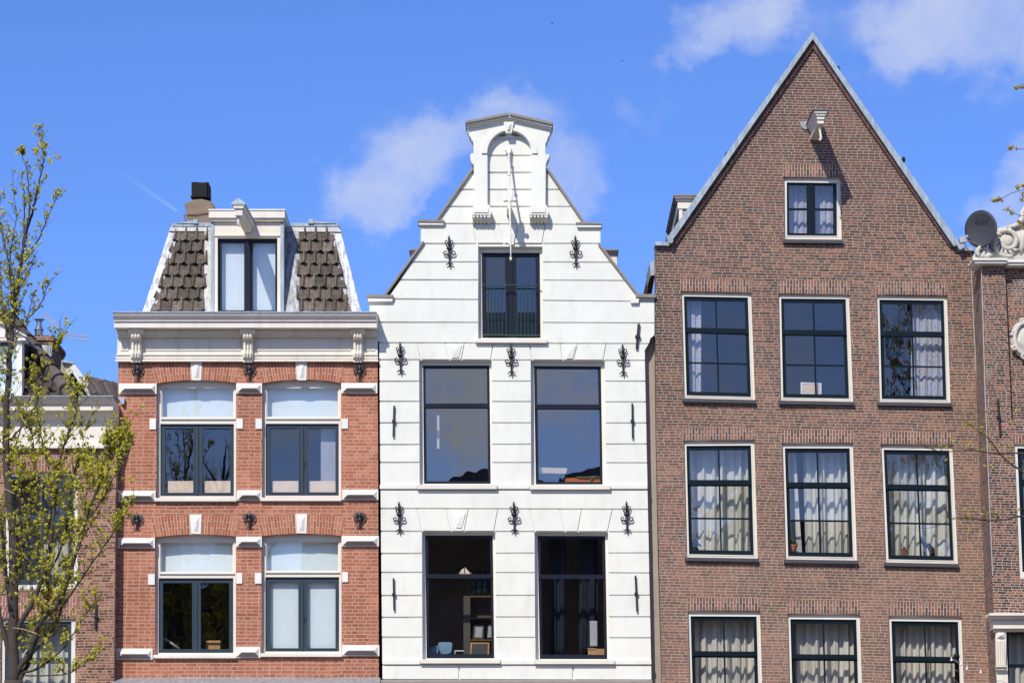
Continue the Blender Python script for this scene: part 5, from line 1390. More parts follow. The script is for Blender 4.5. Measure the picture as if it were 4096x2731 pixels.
# white top cornice and carved scrolls
mb = MB(); Xc = P(3890, 1045, YR - .2).x; Xm2 = P(4028, 1045, YR - .2).x
for (Y_, y0, y1, dx) in ((YR - .26, 1032, 1040, 0), (YR - .22, 1041, 1052, .05), (YR - .10, 1053, 1060, .12)):
    mb.box(Xc + dx, Xm2 - dx * .3, Y_, YR + .42, P(0, y1, Y_).z, P(0, y0, Y_).z)
    mb.box(Xm2 + .001, Xc + 6, Y_ + .10, YR + .3, P(0, y1 + 4, Y_).z, P(0, y0, Y_).z - .001)
tc = mb.build('top_cornice', 'stone_white', right)
def zoff(pts, Y): return [P(x, y, Y) for x, y in pts]
Y0 = YR - .02
mb = MB()
mb.pp([rr(*p) for p in ((278, 655), (285, 625), (300, 600), (320, 575), (350, 560), (380, 566), (405, 585), (440, 600), (430, 560), (424, 520), (432, 470), (455, 435), (490, 412), (540, 405), (590, 402), (640, 390), (660, 350), (655, 300), (672, 262), (678, 240))] + [(4300, 820), (4300, 1036)] + [rr(280, 660)], Y0, YR + .25)
# volutes and leaf folds in relief
mb.tube([P(*rr(548 + r * math.cos(a), 520 - r * math.sin(a)), Y0 - .03) for r, a in [(lerp(118, 28, i / 40), -1.2 - i / 40 * 9.5) for i in range(41)]], [lerp(.045, .075, i / 40) for i in range(41)], 8)
mb.lathe_e(P(*rr(548, 520), Y0 - .04), .14, .08, .14, 12, 8)
for k in range(11):
    a = 1.0 + k * .42; r0_, r1_ = 62, 116
    mb.tube([P(*rr(548 + r0_ * math.cos(a), 520 - r0_ * math.sin(a)), Y0 - .02), P(*rr(548 + 90 * math.cos(a + .2), 520 - 90 * math.sin(a + .2)), Y0 - .06), P(*rr(548 + r1_ * math.cos(a + .5), 520 - r1_ * math.sin(a + .5)), Y0 - .02)], [.025, .04, .014], 6)
mb.tube([P(*rr(348 + r * math.cos(a), 608 - r * math.sin(a)), Y0 - .03) for r, a in [(lerp(55, 12, i / 24), -.5 + i / 24 * 7.5) for i in range(25)]], [lerp(.05, .04, i / 24) for i in range(25)], 7)
for k in range(5):
    a = 1.2 + k * .5; mb.tube([P(*rr(348 + 25 * math.cos(a), 608 - 25 * math.sin(a)), Y0 - .03), P(*rr(348 + 58 * math.cos(a + .35), 608 - 46 * math.sin(a + .35)), Y0 - .02)], [.04, .02], 6)
mb.tube([P(*rr(360, 640), Y0 - .03), P(*rr(400, 632), Y0 - .06), P(*rr(450, 610), Y0 - .02)], [.03, .05, .02], 6)
mb.tube([P(*rr(540, 408), Y0), P(*rr(600, 402), Y0 - .04), P(*rr(645, 380), Y0 - .04), P(*rr(668, 330), Y0 - .04), P(*rr(664, 290), Y0 - .04), P(*rr(690, 250), Y0)], [.03, .05, .07, .06, .05, .03], 8)
mb.tube([P(*rr(650, 620), Y0), P(*rr(665, 560), Y0 - .05), P(*rr(668, 480), Y0 - .05), P(*rr(690, 420), Y0)], [.03, .05, .05, .03], 8)
mb.build('scroll_carving', 'carving', right, smooth=True)
mb = MB(); mb.pp([rr(*p) for p in ((580, 405), (610, 370), (640, 400))], YR + .8, YR + 1.2); mb.build('roof_tile', 'terracotta', right)
mb = MB(); cx, cy = 4118, 1352; Yc_ = YR + .13
oc = [(cx + 72 * math.cos(a) * (1 + .05 * math.sin(9 * a)), cy + 82 * math.sin(a) * (1 + .04 * math.sin(7 * a))) for a in [2 * math.pi * k / 48 for k in range(48)]]
mb.pp(oc, Yc_ - .08, Yc_ + .02)
mb.tube([P(cx + 60 * math.cos(a), cy + 70 * math.sin(a), Yc_ - .10) for a in [2 * math.pi * k / 36 for k in range(37)]], .05, 8)
for k in range(8):
    a = 2 * math.pi * k / 8 + .3
    mb.tube([P(cx + 66 * math.cos(a) + r * math.cos(b_), cy + 76 * math.sin(a) - r * math.sin(b_), Yc_ - .12) for r, b_ in [(lerp(13, 4, i / 12), a + i / 12 * 7) for i in range(13)]], .03, 6)
mb.lathe_e(P(cx, cy, Yc_ - .06), .24, .06, .27, 16, 8)
mb.build('cartouche', 'carving', right, smooth=True)
# satellite dish
dc = rr(344, 425); Yd_ = YR - .15
dish = thing('satellite_dish', 'dark grey satellite dish on the shoulder between the brown house and the ornate house', 'satellite dish', tuple(P(*rr(372, 590), Yd_)))
c0 = P(*dc, Yd_); px = F / 62 / 1.0
Rz = 73 / 180.0; yaw = math.radians(-42); tilt = math.radians(8)
rot = Matrix.Rotation(yaw, 3, 'Z') @ Matrix.Rotation(tilt, 3, 'X')
mb = MB(); vs = []; fs = []; nr, na = 6, 32
for side in (0, 1):
    for i in range(nr + 1):
        r_ = Rz * max(i / nr, .01)
        for k in range(na):
            a = 2 * math.pi * k / na
            vs.append(c0 + rot @ Vector((r_ * math.cos(a), .035 - .11 * (r_ / Rz) ** 2 * .55 + side * .012, r_ * math.sin(a))))
o2 = (nr + 1) * na
for i in range(nr):
    for k in range(na):
        a, b_ = i * na + k, i * na + (k + 1) % na
        fs += [(a, b_, b_ + na, a + na), (o2 + a, o2 + a + na, o2 + b_ + na, o2 + b_)]
for k in range(na): a, b_ = nr * na + k, nr * na + (k + 1) % na; fs.append((a, b_, o2 + b_, o2 + a))
fs += [tuple(range(na)), tuple(o2 + k for k in range(na - 1, -1, -1))]
mb.add(vs, fs); mb.build('reflector', 'dish', dish, smooth=True)
rim = MB(); rim.tube([c0 + rot @ Vector((Rz * math.cos(2 * math.pi * k / 40), -.022, Rz * math.sin(2 * math.pi * k / 40))) for k in range(41)], .009, 6); rim.build('rim', 'dish', dish, smooth=True)
lnb = P(*rr(205, 505), Yd_ - .45)
mb = MB(); mb.tube([c0 + rot @ Vector((0, -.02, -Rz * .92)), P(*rr(232, 515), Yd_ - .42)], .016, 6); mb.build('arm', 'coping', dish)
mb = MB(); mb.pp([rr(*p) for p in ((170, 490), (218, 480), (230, 522), (180, 532))], Yd_ - .50, Yd_ - .36); mb.lathe_e(P(*rr(231, 484), Yd_ - .42), .035, .035, .04, 8, 6); mb.build('receiver', 'plastic_grey', dish, bevel=.01)
mb = MB(); b0 = P(*rr(410, 600), Yd_ + .12); mb.tube([b0 + Vector((0, 0, -.1)), b0 + Vector((0, 0, .35)), c0 + Vector((0, .12, 0))], .022, 8); mb.build('mast', 'black', dish)
for k in range(2):
    mb = MB(); mb.tube([P(*rr(200 + k * 12, 530), Yd_ - .43), P(*rr(225 + k * 6, 570), Yd_ - .3), P(*rr(262, 615), Yd_ - .1), P(*rr(270, 640), YR - .05)], .006, 5); mb.build('cable', 'plastic_grey', dish)
tcu = bpy.data.curves.new('lettering', 'FONT'); tcu.body = 'TRIAX'; tcu.size = .125; tcu.extrude = .002; tcu.align_x = 'CENTER'
tmp = bpy.data.objects.new('lettering_curve', tcu); col.objects.link(tmp)
dg = bpy.context.evaluated_depsgraph_get(); me = bpy.data.meshes.new_from_object(tmp.evaluated_get(dg)); bpy.data.objects.remove(tmp)
me.name = 'lettering'
rt = (rot @ Matrix.Rotation(math.pi / 2, 3, 'X')).to_4x4()
me.transform(Matrix.Translation(c0 + rot @ Vector((.02, -.018, .14)) - dish.location) @ rt)
me.materials.clear(); me.materials.append(M['dish_text'])
lo = bpy.data.objects.new('lettering', me); col.objects.link(lo); lo.parent = dish
# ================================================================== LEFT HOUSE
YL = -.35
def l3(x, y): return (x / 1.96, 1200 + y / 1.96)
def l4(x, y): return (x / 2.008, 1950 + y / 2.008)
def l5(x, y): return (x / 2.85, 1150 + y / 2.85)
left = thing('old_house', 'old brown brick house with white cornice behind the tree at the left edge', 'house', (P(150, 2000, YL).x, YL, 0))
LX = lambda x, y, Y=YL: xz(x, y, Y)
LW = [[(17, 1890), (311, 1890), (311, 2352), (20, 2358)], [(4, 2475), (302, 2473), (299, 2900), (2, 2900)]]
mb = MB(); rb = LX(456, 2731)
pts = [(rb[0] - 5.5, 0), (rb[0], 0), rb, LX(462, 1995), LX(467, 1780), (rb[0] - 5.5, LX(467, 1780)[1])]
mb.poly(pts, [[LX(*p) for p in q] for q in LW], YL, YL + .30)
mb.build('wall', 'left_brick', left)
mb = MB(); zt_ = LX(0, 1700)[1]; mb.box(rb[0] - .2, rb[0] - .004, YL + .301, -.003, 0, zt_); mb.box(rb[0] - .25, rb[0] - .05, .002, 9, 0, zt_ - .5) ; mb.box(rb[0] - 5.5, rb[0] - 5.2, YL + .301, 9, 0, zt_ - .5); mb.box(rb[0] - 5.19, rb[0] - .26, 8.7, 9, 0, zt_ - .5)
mb.build('side_wall', 'left_brick', left)
def lwin(q, top_arc, mull):
    fr = MB(); s_ = [(q[0][0] + 16, q[0][1] + 14), (q[1][0] - 16, q[1][1] + 12), (q[2][0] - 16, q[2][1] - 18), (q[3][0] + 16, q[3][1] - 18)]
    fr.poly([xz(x, y, YL) for x, y in grow(q, 3)], [[xz(x, y, YL + .06) for x, y in s_]], YL + .06, YL + .18)
    w = fr.build('window', 'cream_frame', left); S = Warp(s_); sm = MB()
    ps = [S.rc(.05, .03, .48, .36), S.rc(.52, .03, .95, .36), S.rc(.05, .42, .48, .95), S.rc(.52, .42, .95, .95)]
    sm.poly([xz(x, y, YL + .06) for x, y in grow(s_, 1)], [[xz(x, y, YL + .10) for x, y in h] for h in ps], YL + .10, YL + .15)
    sm.build('sash', 'sash_blue', w)
    gm = MB(); gm.poly([xz(x, y, YL + .1) for x, y in s_], [], YL + .12, YL + .126); gm.build('pane', 'glass_dark', w)
    a = [xz(x, y, YL) for x, y in q]; x0, x1, z0, z1 = a[0][0] - .1, a[1][0] + .1, a[2][1] - .1, a[0][1] + .1; Y0_ = YL + .31
    mb = MB(); mb.add([(x0, Y0_, z0), (x1, Y0_, z0), (x1, Y0_, z1), (x0, Y0_, z1), (x0, Y0_ + 2, z0), (x1, Y0_ + 2, z0), (x1, Y0_ + 2, z1), (x0, Y0_ + 2, z1)], [(4, 5, 6, 7), (0, 1, 5, 4), (3, 2, 6, 7), (0, 4, 7, 3), (1, 5, 6, 2)])
    mb.build('room', 'room_dark', w, recalc=False)
for q in LW: lwin(q, 0, 0)
curtain(25, 305, 1895, 2350, YL + 1.3, 7, .05, 'dim beige curtain in the upper window of the old left house', 'curtain_beige', 'curtains of the old left house')
curtain(10, 295, 2480, 2890, YL + .6, 7, .06, 'pale pleated curtain in the lower window of the old left house', 'curtain', 'curtains of the old left house')
soldiers(8, 1884, 322, 1884, 78, 26, left, 'left_soldier', 'mortar_brown', YL - .006)
soldiers(-4, 2470, 314, 2468, 84, 26, left, 'left_soldier', 'mortar_brown', YL - .006, sl=1)
bar((383, 1792), (384, 1889), left, 7, Y0=YL - .06); bar((384, 2415), (381, 2515), left, 8, Y0=YL - .06)
# cornice
mb = MB(); xr_ = rb[0]
def lz(y, Y): return P(100, y, Y).z
prof = [(YL + .3, lz(1586, YL - .5)), (YL - .52, lz(1586, YL - .52)), (YL - .50, lz(1592, YL - .5)), (YL - .44, lz(1608, YL - .44)), (YL - .40, lz(1615, YL - .4)), (YL - .36, lz(1617, YL - .36)), (YL - .36, lz(1640, YL - .36)),
        (YL - .31, lz(1642, YL - .3)), (YL - .2, lz(1646, YL - .2)), (YL - .14, lz(1664, YL - .14)), (YL - .10, lz(1676, YL - .10)), (YL - .06, lz(1680, YL - .06)), (YL - .06, lz(1762, YL - .06)), (YL - .10, lz(1766, YL - .1)), (YL - .10, lz(1776, YL - .1)),
        (YL - .13, lz(1778, YL - .13)), (YL - .13, lz(1791, YL - .13)), (YL + .3, lz(1791, YL - .13))]
mb.profile(xr_ - 5.6, P(449, 1600, YL - .5).x, prof)
lc = mb.build('cornice', 'cream', left)
mb = MB(); X0, X1 = P(449, 1600, YL - .5).x, P(466, 1600, YL).x   # canted return beside the red house
za, zb_ = lz(1586, YL - .52), lz(1791, YL - .13)
mb.add([(X0 + .001, YL - .50, za - .01), (X1 + .02, -.03, za - .06), (X1 + .02, -.03, zb_), (X0 + .001, YL - .1, zb_), (X0 + .001, YL - .36, za - .3), (X0 + .001, YL + .2, za - .01), (X0 + .001, YL + .2, zb_)],
       [(0, 1, 2, 3, 4), (0, 5, 1), (5, 6, 2, 1), (6, 3, 2), (0, 4, 3, 6, 5)])
mb.build('cornice_return', 'grey_trim', lc)
mb = MB(); mb.box(xr_ - 5.6, X0 + .02, YL - .545, YL + .3, za + .001, za + .02); mb.pp([l5(1350, 1255), l5(1420, 1255), l5(1412, 1330), l5(1385, 1325)], -.10, -.002); mb.build('gutter_edge', 'zinc', lc)
# hipped roof with large pan tiles
E0, E1 = P(-60, 1590, YL + .25), P(300, 1590, YL + .25)
T0 = P(-60, 1265, 2.6); T1 = P(20, 1262, 2.6)
mb = MB(); zb0 = E0.z - .12
mb.add([(E0.x - 3.5, E0.y, zb0), (E1.x, E1.y, zb0), (T1.x, T1.y, T1.z), (T0.x - 3.5, T0.y, T1.z), (E1.x, 8, zb0), (T1.x, 6, T1.z), (E0.x - 3.5, 8, zb0), (T0.x - 3.5, 6, T1.z)],
       [(0, 1, 2, 3), (1, 4, 5, 2), (4, 6, 7, 5), (6, 0, 3, 7), (3, 2, 5, 7), (0, 6, 4, 1)])
lroof = mb.build('roof', 'tile_brown', left)
# pan tiles on the front slope: half-round rolls
mb = MB(); a0 = Vector((E1.x, E1.y, zb0)); up_ = Vector((0, T1.y - E1.y, T1.z - zb0)); L = up_.length; up_.normalize(); nr_ = Vector((0, -up_.z, up_.y))
rows = 9; w_ = .27
for r_ in range(rows):
    t0 = L * r_ / rows; t1 = L * (r_ + 1.15) / rows
    xmax = lerp(E1.x, T1.x, (t0 / L)) - .05
    x = xmax
    while x > E1.x - 3.2:
        cs = [(0, .02), (.12, .075), (.25, .095), (.4, .07), (.55, .02), (.75, .005), (1.0, .02)]
        n = len(cs); vs = []
        for t, lift in ((t0, .05), (min(t1, L), .0)):
            for side in (0, -.02):
                for cx, h in cs: vs.append(Vector((x - cx * w_, a0.y, a0.z)) + up_ * t + nr_ * (h + lift + side))
        fs = []
        for i in range(n - 1): fs += [(i, i + 1, 2 * n + i + 1, 2 * n + i), (n + i, 3 * n + i, 3 * n + i + 1, n + i + 1), (i, n + i, n + i + 1, i + 1)]
        mb.add(vs, fs); x -= w_
mb.build('roof_tiles', 'tile_brown', lroof, recalc=False)
mb = MB()    # hip: row of big round caps
H0, H1 = Vector((E1.x, E1.y, zb0)), T1.copy()
n = 9
for k in range(n):
    a = H0.lerp(H1, k / n); b_ = H0.lerp(H1, (k + 1.12) / n)
    mb.tube([a + Vector((0, -.03, .05)), b_ + Vector((0, 0, .05))], [.19, .14], 12)
mb.build('hip_tiles', 'tile_brown', lroof, smooth=False)
# lower roof at the right with pantile humps
mb = MB(); Yq = 2.2
q0, q1, q2, q3 = l5(985, 1085), l5(1352, 1170), l5(1380, 1340), l5(1100, 1260)
mb.hexa([P(*q0, Yq), P(*q1, Yq), P(*q2, YL + .35), P(*q3, YL + .35)], [P(*q0, Yq) + Vector((0, 1.5, 0)), P(*q1, Yq) + Vector((0, 1.5, 0)), P(*q2, Yq) + Vector((0, 1.5, -.5)), P(*q3, Yq) + Vector((0, 1.5, -.5))])
lr = mb.build('roof', 'tile_brown', left)
mb = MB()
for k in range(6):
    t = k / 5
    a = (lerp(q0[0], q1[0], t), lerp(q0[1], q1[1], t)); b_ = (lerp(q3[0], q2[0], t), lerp(q3[1], q2[1], t))
    mb.tube([P(*a, Yq) + Vector((0, -.02, .05)), P(*b_, YL + .36) + Vector((0, 0, .05))], [.09, .09], 8)
for k in range(4):
    t0, t1 = k / 4, (k + 1.1) / 4
    mb.tube([P(lerp(q0[0], q1[0], t0), lerp(q0[1], q1[1], t0), Yq) + Vector((0, 0, .06)), P(lerp(q0[0], q1[0], t1), lerp(q0[1], q1[1], t1), Yq) + Vector((0, 0, .06))], [.12, .09], 10)
mb.build('roof_tiles', 'tile_brown', lr)
# small rendered gable behind the roof
mb = MB(); Yg = 1.2
mb.pp([l5(735, 965), l5(840, 872), l5(860, 880), l5(1120, 1250), l5(1020, 1250), l5(822, 962), l5(775, 1012)], Yg, Yg + .3)
mb.build('gable_parapet', 'plaster_white', left)
mb = MB(); mb.pp([l5(700, 838), l5(838, 858), l5(838, 950), l5(780, 1010), l5(830, 980), l5(1020, 1260), l5(640, 1260), l5(690, 960)], Yg + .31, Yg + .6); mb.build('gable_wall', 'plaster', left)
mb = MB(); mb.pp([l5(698, 830), l5(738, 828), l5(842, 852), l5(840, 866), l5(700, 846)], Yg + .2, Yg + .8); mb.build('zinc_ridge', 'zinc', left)
# chimney
Yc = 2.0
mb = MB(); mb.pp([l5(430, 640), l5(600, 640), l5(600, 900), l5(430, 760)], Yc, Yc + 1.6)
mb.pp([l5(362, 548), l5(470, 538), l5(608, 552), l5(614, 602), l5(420, 600), l5(400, 570)], Yc - .08, Yc + 1.75)
mb.pp([l5(372, 600), l5(606, 604), l5(604, 640), l5(392, 640)], Yc - .04, Yc + 1.7)
ch = mb.build('chimney', 'right_brick', lroof)
mb = MB(); mb.pp([l5(450, 655), l5(592, 655), l5(590, 770), l5(560, 800), l5(470, 700)], Yc - .05, Yc - .001); mb.build('lead_apron', 'lead_white', lroof)
mb = MB(); c0 = P(*l5(442, 535), Yc + .5); k = 1 / (2.85 * 180)
mb.lathe(c0, [(46 * k, -.02), (46 * k, .10), (58 * k, .10), (30 * k, .20), (28 * k, .28), (34 * k, .28), (34 * k, .31), (12 * k, .31), (12 * k, .34), (60 * k, .34), (60 * k, .355)], 16)
mb.build('flue', simple('steel', (.4, .4, .42), .3, .9), lroof, smooth=False)
# pedimented dormer
Yd2 = YL + .35
mb = MB(); mb.pp([l5(180, 600), l5(250, 600), l5(250, 1240), l5(195, 1240)], Yd2 - .12, Yd2 + .2)
mb.pp([l5(-600, 590), l5(290, 570), l5(290, 600), l5(-600, 620)], Yd2 - .2, Yd2 + .2)
mb.pp([l5(-300, 565), l5(290, 565), l5(305, 555), l5(0, 395), l5(-300, 240)], Yd2 - .16, Yd2 + .2)
mb.pp([l5(-300, 220), l5(0, 378), l5(305, 548), l5(300, 560), l5(0, 400), l5(-300, 245)], Yd2 - .26, Yd2 + 1.6)
mb.pp([l5(-600, 1150), l5(200, 1180), l5(200, 1240), l5(-600, 1240)], Yd2 - .1, Yd2 + .2)
ld = mb.build('dormer', 'white_trim', left)
mb = MB(); mb.pp([l5(-600, 620), l5(195, 600), l5(200, 1180), l5(-600, 1180)], Yd2 + .0, Yd2 + .006); lw = mb.build('pane', 'glass', ld)
mb = MB(); mb.pp([l5(-600, 610), l5(190, 595), l5(195, 1180), l5(-600, 1180)], Yd2 + .05, Yd2 + .07); mb.build('blind', 'blind', ld)
mb = MB(); mb.pp([l5(0, 925), l5(190, 930), l5(190, 945), l5(0, 942)], Yd2 - .03, Yd2 - .001); mb.pp([l5(-600, 605), l5(195, 590), l5(195, 660), l5(-600, 670)], Yd2 - .03, Yd2 - .001); mb.build('sash', 'sash_blue', ld)
mb = MB(); aa, bb = P(*l5(255, 605), Yd2), P(*l5(255, 1235), Yd2)
mb.add([(aa.x, Yd2 + .21, aa.z), (aa.x, Yd2 + 2.0, aa.z + .0), (bb.x, Yd2 + .21, bb.z), (aa.x - .05, Yd2 + .21, aa.z), (aa.x - .05, Yd2 + 2.0, aa.z), (bb.x - .05, Yd2 + .21, bb.z)], [(0, 1, 2), (3, 5, 4), (0, 3, 4, 1), (1, 4, 5, 2), (2, 5, 3, 0)])
mb.build('cheek', 'black', ld)
# ================================================================== TREES
YT = -12.7
ppm = F / (62 + YT)          # px per metre at the tree's distance, roughly
class Tree:
    def __init__(s, seed): s.rng = random.Random(seed); s.wood = MB(); s.twig = MB(); s.leaf = MB(); s.strand = MB()
    def u(s, a, b_): return a + (b_ - a) * s.rng.random()
    def pt(s, x, y, d=0.0): return P(x, y, YT + d)
    def limb(s, pts, r0, r1, d0=0.0, d1=0.0, n=8, pw=1.0):
        """smooth polyline through px points, depth drifting d0 -> d1"""
        w = [s.pt(x, y, lerp(d0, d1, i / (len(pts) - 1))) for i, (x, y) in enumerate(pts)]
        out = []
        for i in range(len(w) - 1):
            p0, p1, p2, p3 = w[max(i - 1, 0)], w[i], w[i + 1], w[min(i + 2, len(w) - 1)]
            for k in range(4):
                t = k / 4
                out.append(.5 * ((2 * p1) + (-p0 + p2) * t + (2 * p0 - 5 * p1 + 4 * p2 - p3) * t * t + (-p0 + 3 * p1 - 3 * p2 + p3) * t ** 3))
        out.append(w[-1])
        for k in range(1, len(out) - 1): out[k] = out[k] + Vector((s.u(-.012, .012), s.u(-.02, .02), 0))
        rs_ = [lerp(r0, r1, (k / (len(out) - 1)) ** pw) for k in range(len(out))]
        s.wood.tube(out, rs_, n); return out, rs_
    def clump(s, c, size, nl):
        for _ in range(nl):
            d = Vector((s.rng.gauss(0, 1), s.rng.gauss(0, 1), s.rng.gauss(0, 1))).normalized()
            p_ = c + d * size * s.u(.25, 1.0)
            a = Vector((s.rng.gauss(0, 1), s.rng.gauss(0, 1), s.rng.gauss(0, 1) - .3)).normalized()
            b_ = a.cross(d)
            if b_.length < .1: continue
            b_.normalize(); L = s.u(.013, .029); W = L * s.u(.5, .8)
            s.leaf.add([p_ - a * L, p_ + b_ * W, p_ + a * L, p_ - b_ * W], [(0, 1, 2, 3)])
    def twigs(s, path, rad, dens, length, leafp, t0=.15, upb=.9, cl=(.035, .06), nl=(9, 15), side=0):
        L = sum((path[i + 1] - path[i]).length for i in range(len(path) - 1)); n = int(L * dens)
        for _ in range(n):
            t = s.u(t0, 1.0); k = min(int(t * (len(path) - 1)), len(path) - 2); base = path[k].lerp(path[k + 1], s.rng.random())
            tan = (path[k + 1] - path[k]).normalized(); a = s.u(0, 6.28)
            out = Vector((math.cos(a) + side * .7, math.sin(a) * .8, 0)).normalized()
            d = (out * s.u(.5, 1.1) + tan * .45 + Vector((0, 0, s.u(.25, upb)))).normalized()
            l = length * s.u(.35, 1.15) * (1.15 - .5 * t)
            pts = [base]; dd = d.copy(); m = 5
            for j in range(m):
                dd = (dd + Vector((s.u(-.3, .3), s.u(-.3, .3), s.u(-.12, .28)))).normalized(); pts.append(pts[-1] + dd * l / m)
            s.twig.tube(pts, [rad * (1 - .16 * j) for j in range(m + 1)], 4, cap=False)
            for j in range(1, m + 1):
                if s.rng.random() < leafp: s.clump(pts[j] + Vector((s.u(-.03, .03), s.u(-.03, .03), .02)), s.u(*cl), s.rng.randint(*nl))
                if s.rng.random() < .75:
                    e = (dd + Vector((s.u(-1, 1), s.u(-1, 1), s.u(-.1, .7)))).normalized(); l2 = l * s.u(.12, .38)
                    q1 = pts[j] + e * l2 * .5 + Vector((0, 0, s.u(0, .02))); q2 = q1 + e * l2 * .5 + Vector((s.u(-.02, .02), 0, s.u(0, .03)))
                    s.twig.tube([pts[j], q1, q2], [rad * .5, rad * .4, rad * .25], 3, cap=False)
                    if s.rng.random() < leafp: s.clump(q2, s.u(*cl), s.rng.randint(*nl))
    def finish(s, name, label, cat, loc, leafm, group=None):
        t = thing(name, label, cat, loc, group)
        tr = s.wood.build('trunk', 'bark', t, smooth=True, recalc=False)
        s.twig.build('branches', 'twig', t, recalc=False)
        s.leaf.build('crown', leafm, t, recalc=False)
        if s.strand.v: s.strand.build('dry_strand', 'straw', t, recalc=False)
        return t
T = Tree(11)
g = T.pt(55, 2731); gz_ = (g.x, g.y)
T.wood.tube([Vector((g.x + .1, g.y, 0)), Vector((g.x + .03, g.y, 2.5)), g + Vector((0, 0, -.6)), g + Vector((0, 0, .05))], [.30, .24, .18, .165], 12)
lead_, _ = T.limb([(55, 2735), (52, 2548), (57, 2249), (38, 1965), (26, 1838), (24, 1659), (32, 1531), (46, 1343), (56, 1240), (66, 1163), (77, 1087), (89, 1010)], .105, .026, n=12, pw=.65)
def LB(pts, r0, r1, d0=0.0, d1=0.0): return T.limb(pts, r0, r1, d0, d1)[0]
up1 = LB([(89, 1012), (104, 940), (122, 877), (138, 810), (153, 745), (166, 690), (176, 643), (170, 590), (160, 555), (151, 519)], .026, .004, 0, .1)
up2 = LB([(87, 1030), (92, 985), (95, 900), (97, 826), (95, 770), (89, 740), (88, 690)], .018, .004, 0, .3)
up3 = LB([(100, 960), (112, 880), (120, 816), (114, 755), (110, 704), (105, 668), (95, 640), (87, 600)], .016, .004, 0, -.3)
r1_ = LB([(80, 1060), (102, 1030), (130, 990), (153, 959), (172, 915), (184, 883), (204, 837), (222, 805), (236, 780)], .014, .0035, 0, -.2)
r2_ = LB([(62, 1190), (80, 1150), (110, 1095), (135, 1040), (150, 1000)], .012, .0035, 0, .4)
r3_ = LB([(50, 1330), (87, 1300), (120, 1265), (153, 1230), (172, 1195), (184, 1163), (200, 1130), (216, 1108)], .015, .0035, 0, -.3)
r4_ = LB([(48, 1340), (75, 1325), (110, 1270), (125, 1215), (140, 1160)], .012, .0035, 0, .3)
l1_ = LB([(44, 1400), (30, 1340), (18, 1265), (6, 1173), (0, 1080), (-12, 960)], .032, .005, 0, .3)
l2_ = LB([(52, 1260), (50, 1210), (52, 1179), (40, 1120), (36, 1060), (24, 1005), (10, 920), (2, 860)], .018, .004, 0, -.3)
l3_ = LB([(62, 1190), (48, 1130), (40, 1061), (42, 1000), (60, 920), (65, 850), (56, 800), (50, 700)], .014, .0035, 0, .2)
l4_ = LB([(40, 1061), (20, 1000), (5, 940), (-5, 860), (2, 780)], .010, .003, 0, .3)
ra = LB([(52, 2560), (95, 2470), (140, 2390), (190, 2240), (215, 2050), (226, 1930), (240, 1838), (265, 1761), (291, 1680), (305, 1620), (312, 1570)], .048, .005, 0, -.4)
rb_ = LB([(60, 2700), (120, 2600), (165, 2480), (235, 2410), (290, 2260), (340, 2090), (385, 1960), (430, 1860), (465, 1790), (490, 1715)], .055, .004, 0, -.5)
rc = LB([(58, 2745), (110, 2660), (150, 2540), (185, 2420), (190, 2300), (200, 2130), (206, 1985), (190, 1860), (168, 1760), (160, 1690)], .046, .005, 0, .5)
rd = LB([(250, 2420), (300, 2350), (360, 2265), (423, 2174), (470, 2105), (505, 2050), (538, 1998)], .022, .003, -.2, -.6)
re = LB([(90, 2690), (150, 2672), (225, 2620), (290, 2540), (330, 2470), (365, 2425), (393, 2385)], .022, .004, 0, -.3)
rf = LB([(40, 1760), (75, 1720), (105, 1690), (138, 1629), (175, 1530), (204, 1435), (225, 1395), (242, 1362), (268, 1310)], .018, .0035, 0, -.3)
rg = LB([(28, 1850), (60, 1790), (90, 1690), (115, 1600), (140, 1540), (150, 1480)], .016, .0035, 0, .4)
rh = LB([(380, 1975), (400, 1900), (420, 1830), (440, 1790), (450, 1730)], .012, .003, -.3, -.6)
ri = LB([(300, 2230), (330, 2120), (345, 2000), (352, 1900), (362, 1840)], .015, .003, -.3, 0)
rj = LB([(100, 2700), (200, 2700), (280, 2690), (345, 2650), (400, 2610)], .014, .003, 0, -.4)
rk = LB([(60, 2300), (95, 2180), (120, 2050), (140, 1900), (135, 1780), (120, 1700)], .030, .004, 0, .6)
rl = LB([(190, 2300), (240, 2200), (270, 2080), (280, 1980), (300, 1880), (330, 1790), (345, 1700)], .020, .003, .5, .2)
rm = LB([(140, 2600), (180, 2560), (230, 2480), (260, 2330), (285, 2200), (300, 2090)], .022, .004, .4, .6)
rn = LB([(350, 2080), (390, 2030), (430, 1960), (470, 1880), (505, 1800), (515, 1740)], .016, .003, -.3, -.7)
ro = LB([(57, 2400), (80, 2280), (85, 2150), (80, 2000), (70, 1880)], .022, .004, 0, -.7)
lh = LB([(50, 2500), (25, 2300), (5, 2100), (-20, 1850), (-40, 1600), (-60, 1350)], .045, .006, 0, .3)
li = LB([(45, 2650), (10, 2500), (-40, 2300), (-90, 2100), (-150, 1800), (-180, 1500)], .045, .006, 0, -.3)
for path, dens, ln, lp in ((up1, 17, .26, .17), (up2, 15, .24, .08), (up3, 15, .22, .16), (r1_, 16, .30, .15), (r2_, 12, .30, .14), (r3_, 13, .36, .20), (r4_, 12, .34, .22), (l1_, 12, .38, .24), (l2_, 13, .32, .20), (l3_, 14, .28, .16), (l4_, 13, .3, .22)):
    T.twigs(path, .0044, dens, ln, lp, cl=(.022, .042), nl=(7, 13))
T.twigs(lead_, .007, 12, .8, .34, .30)
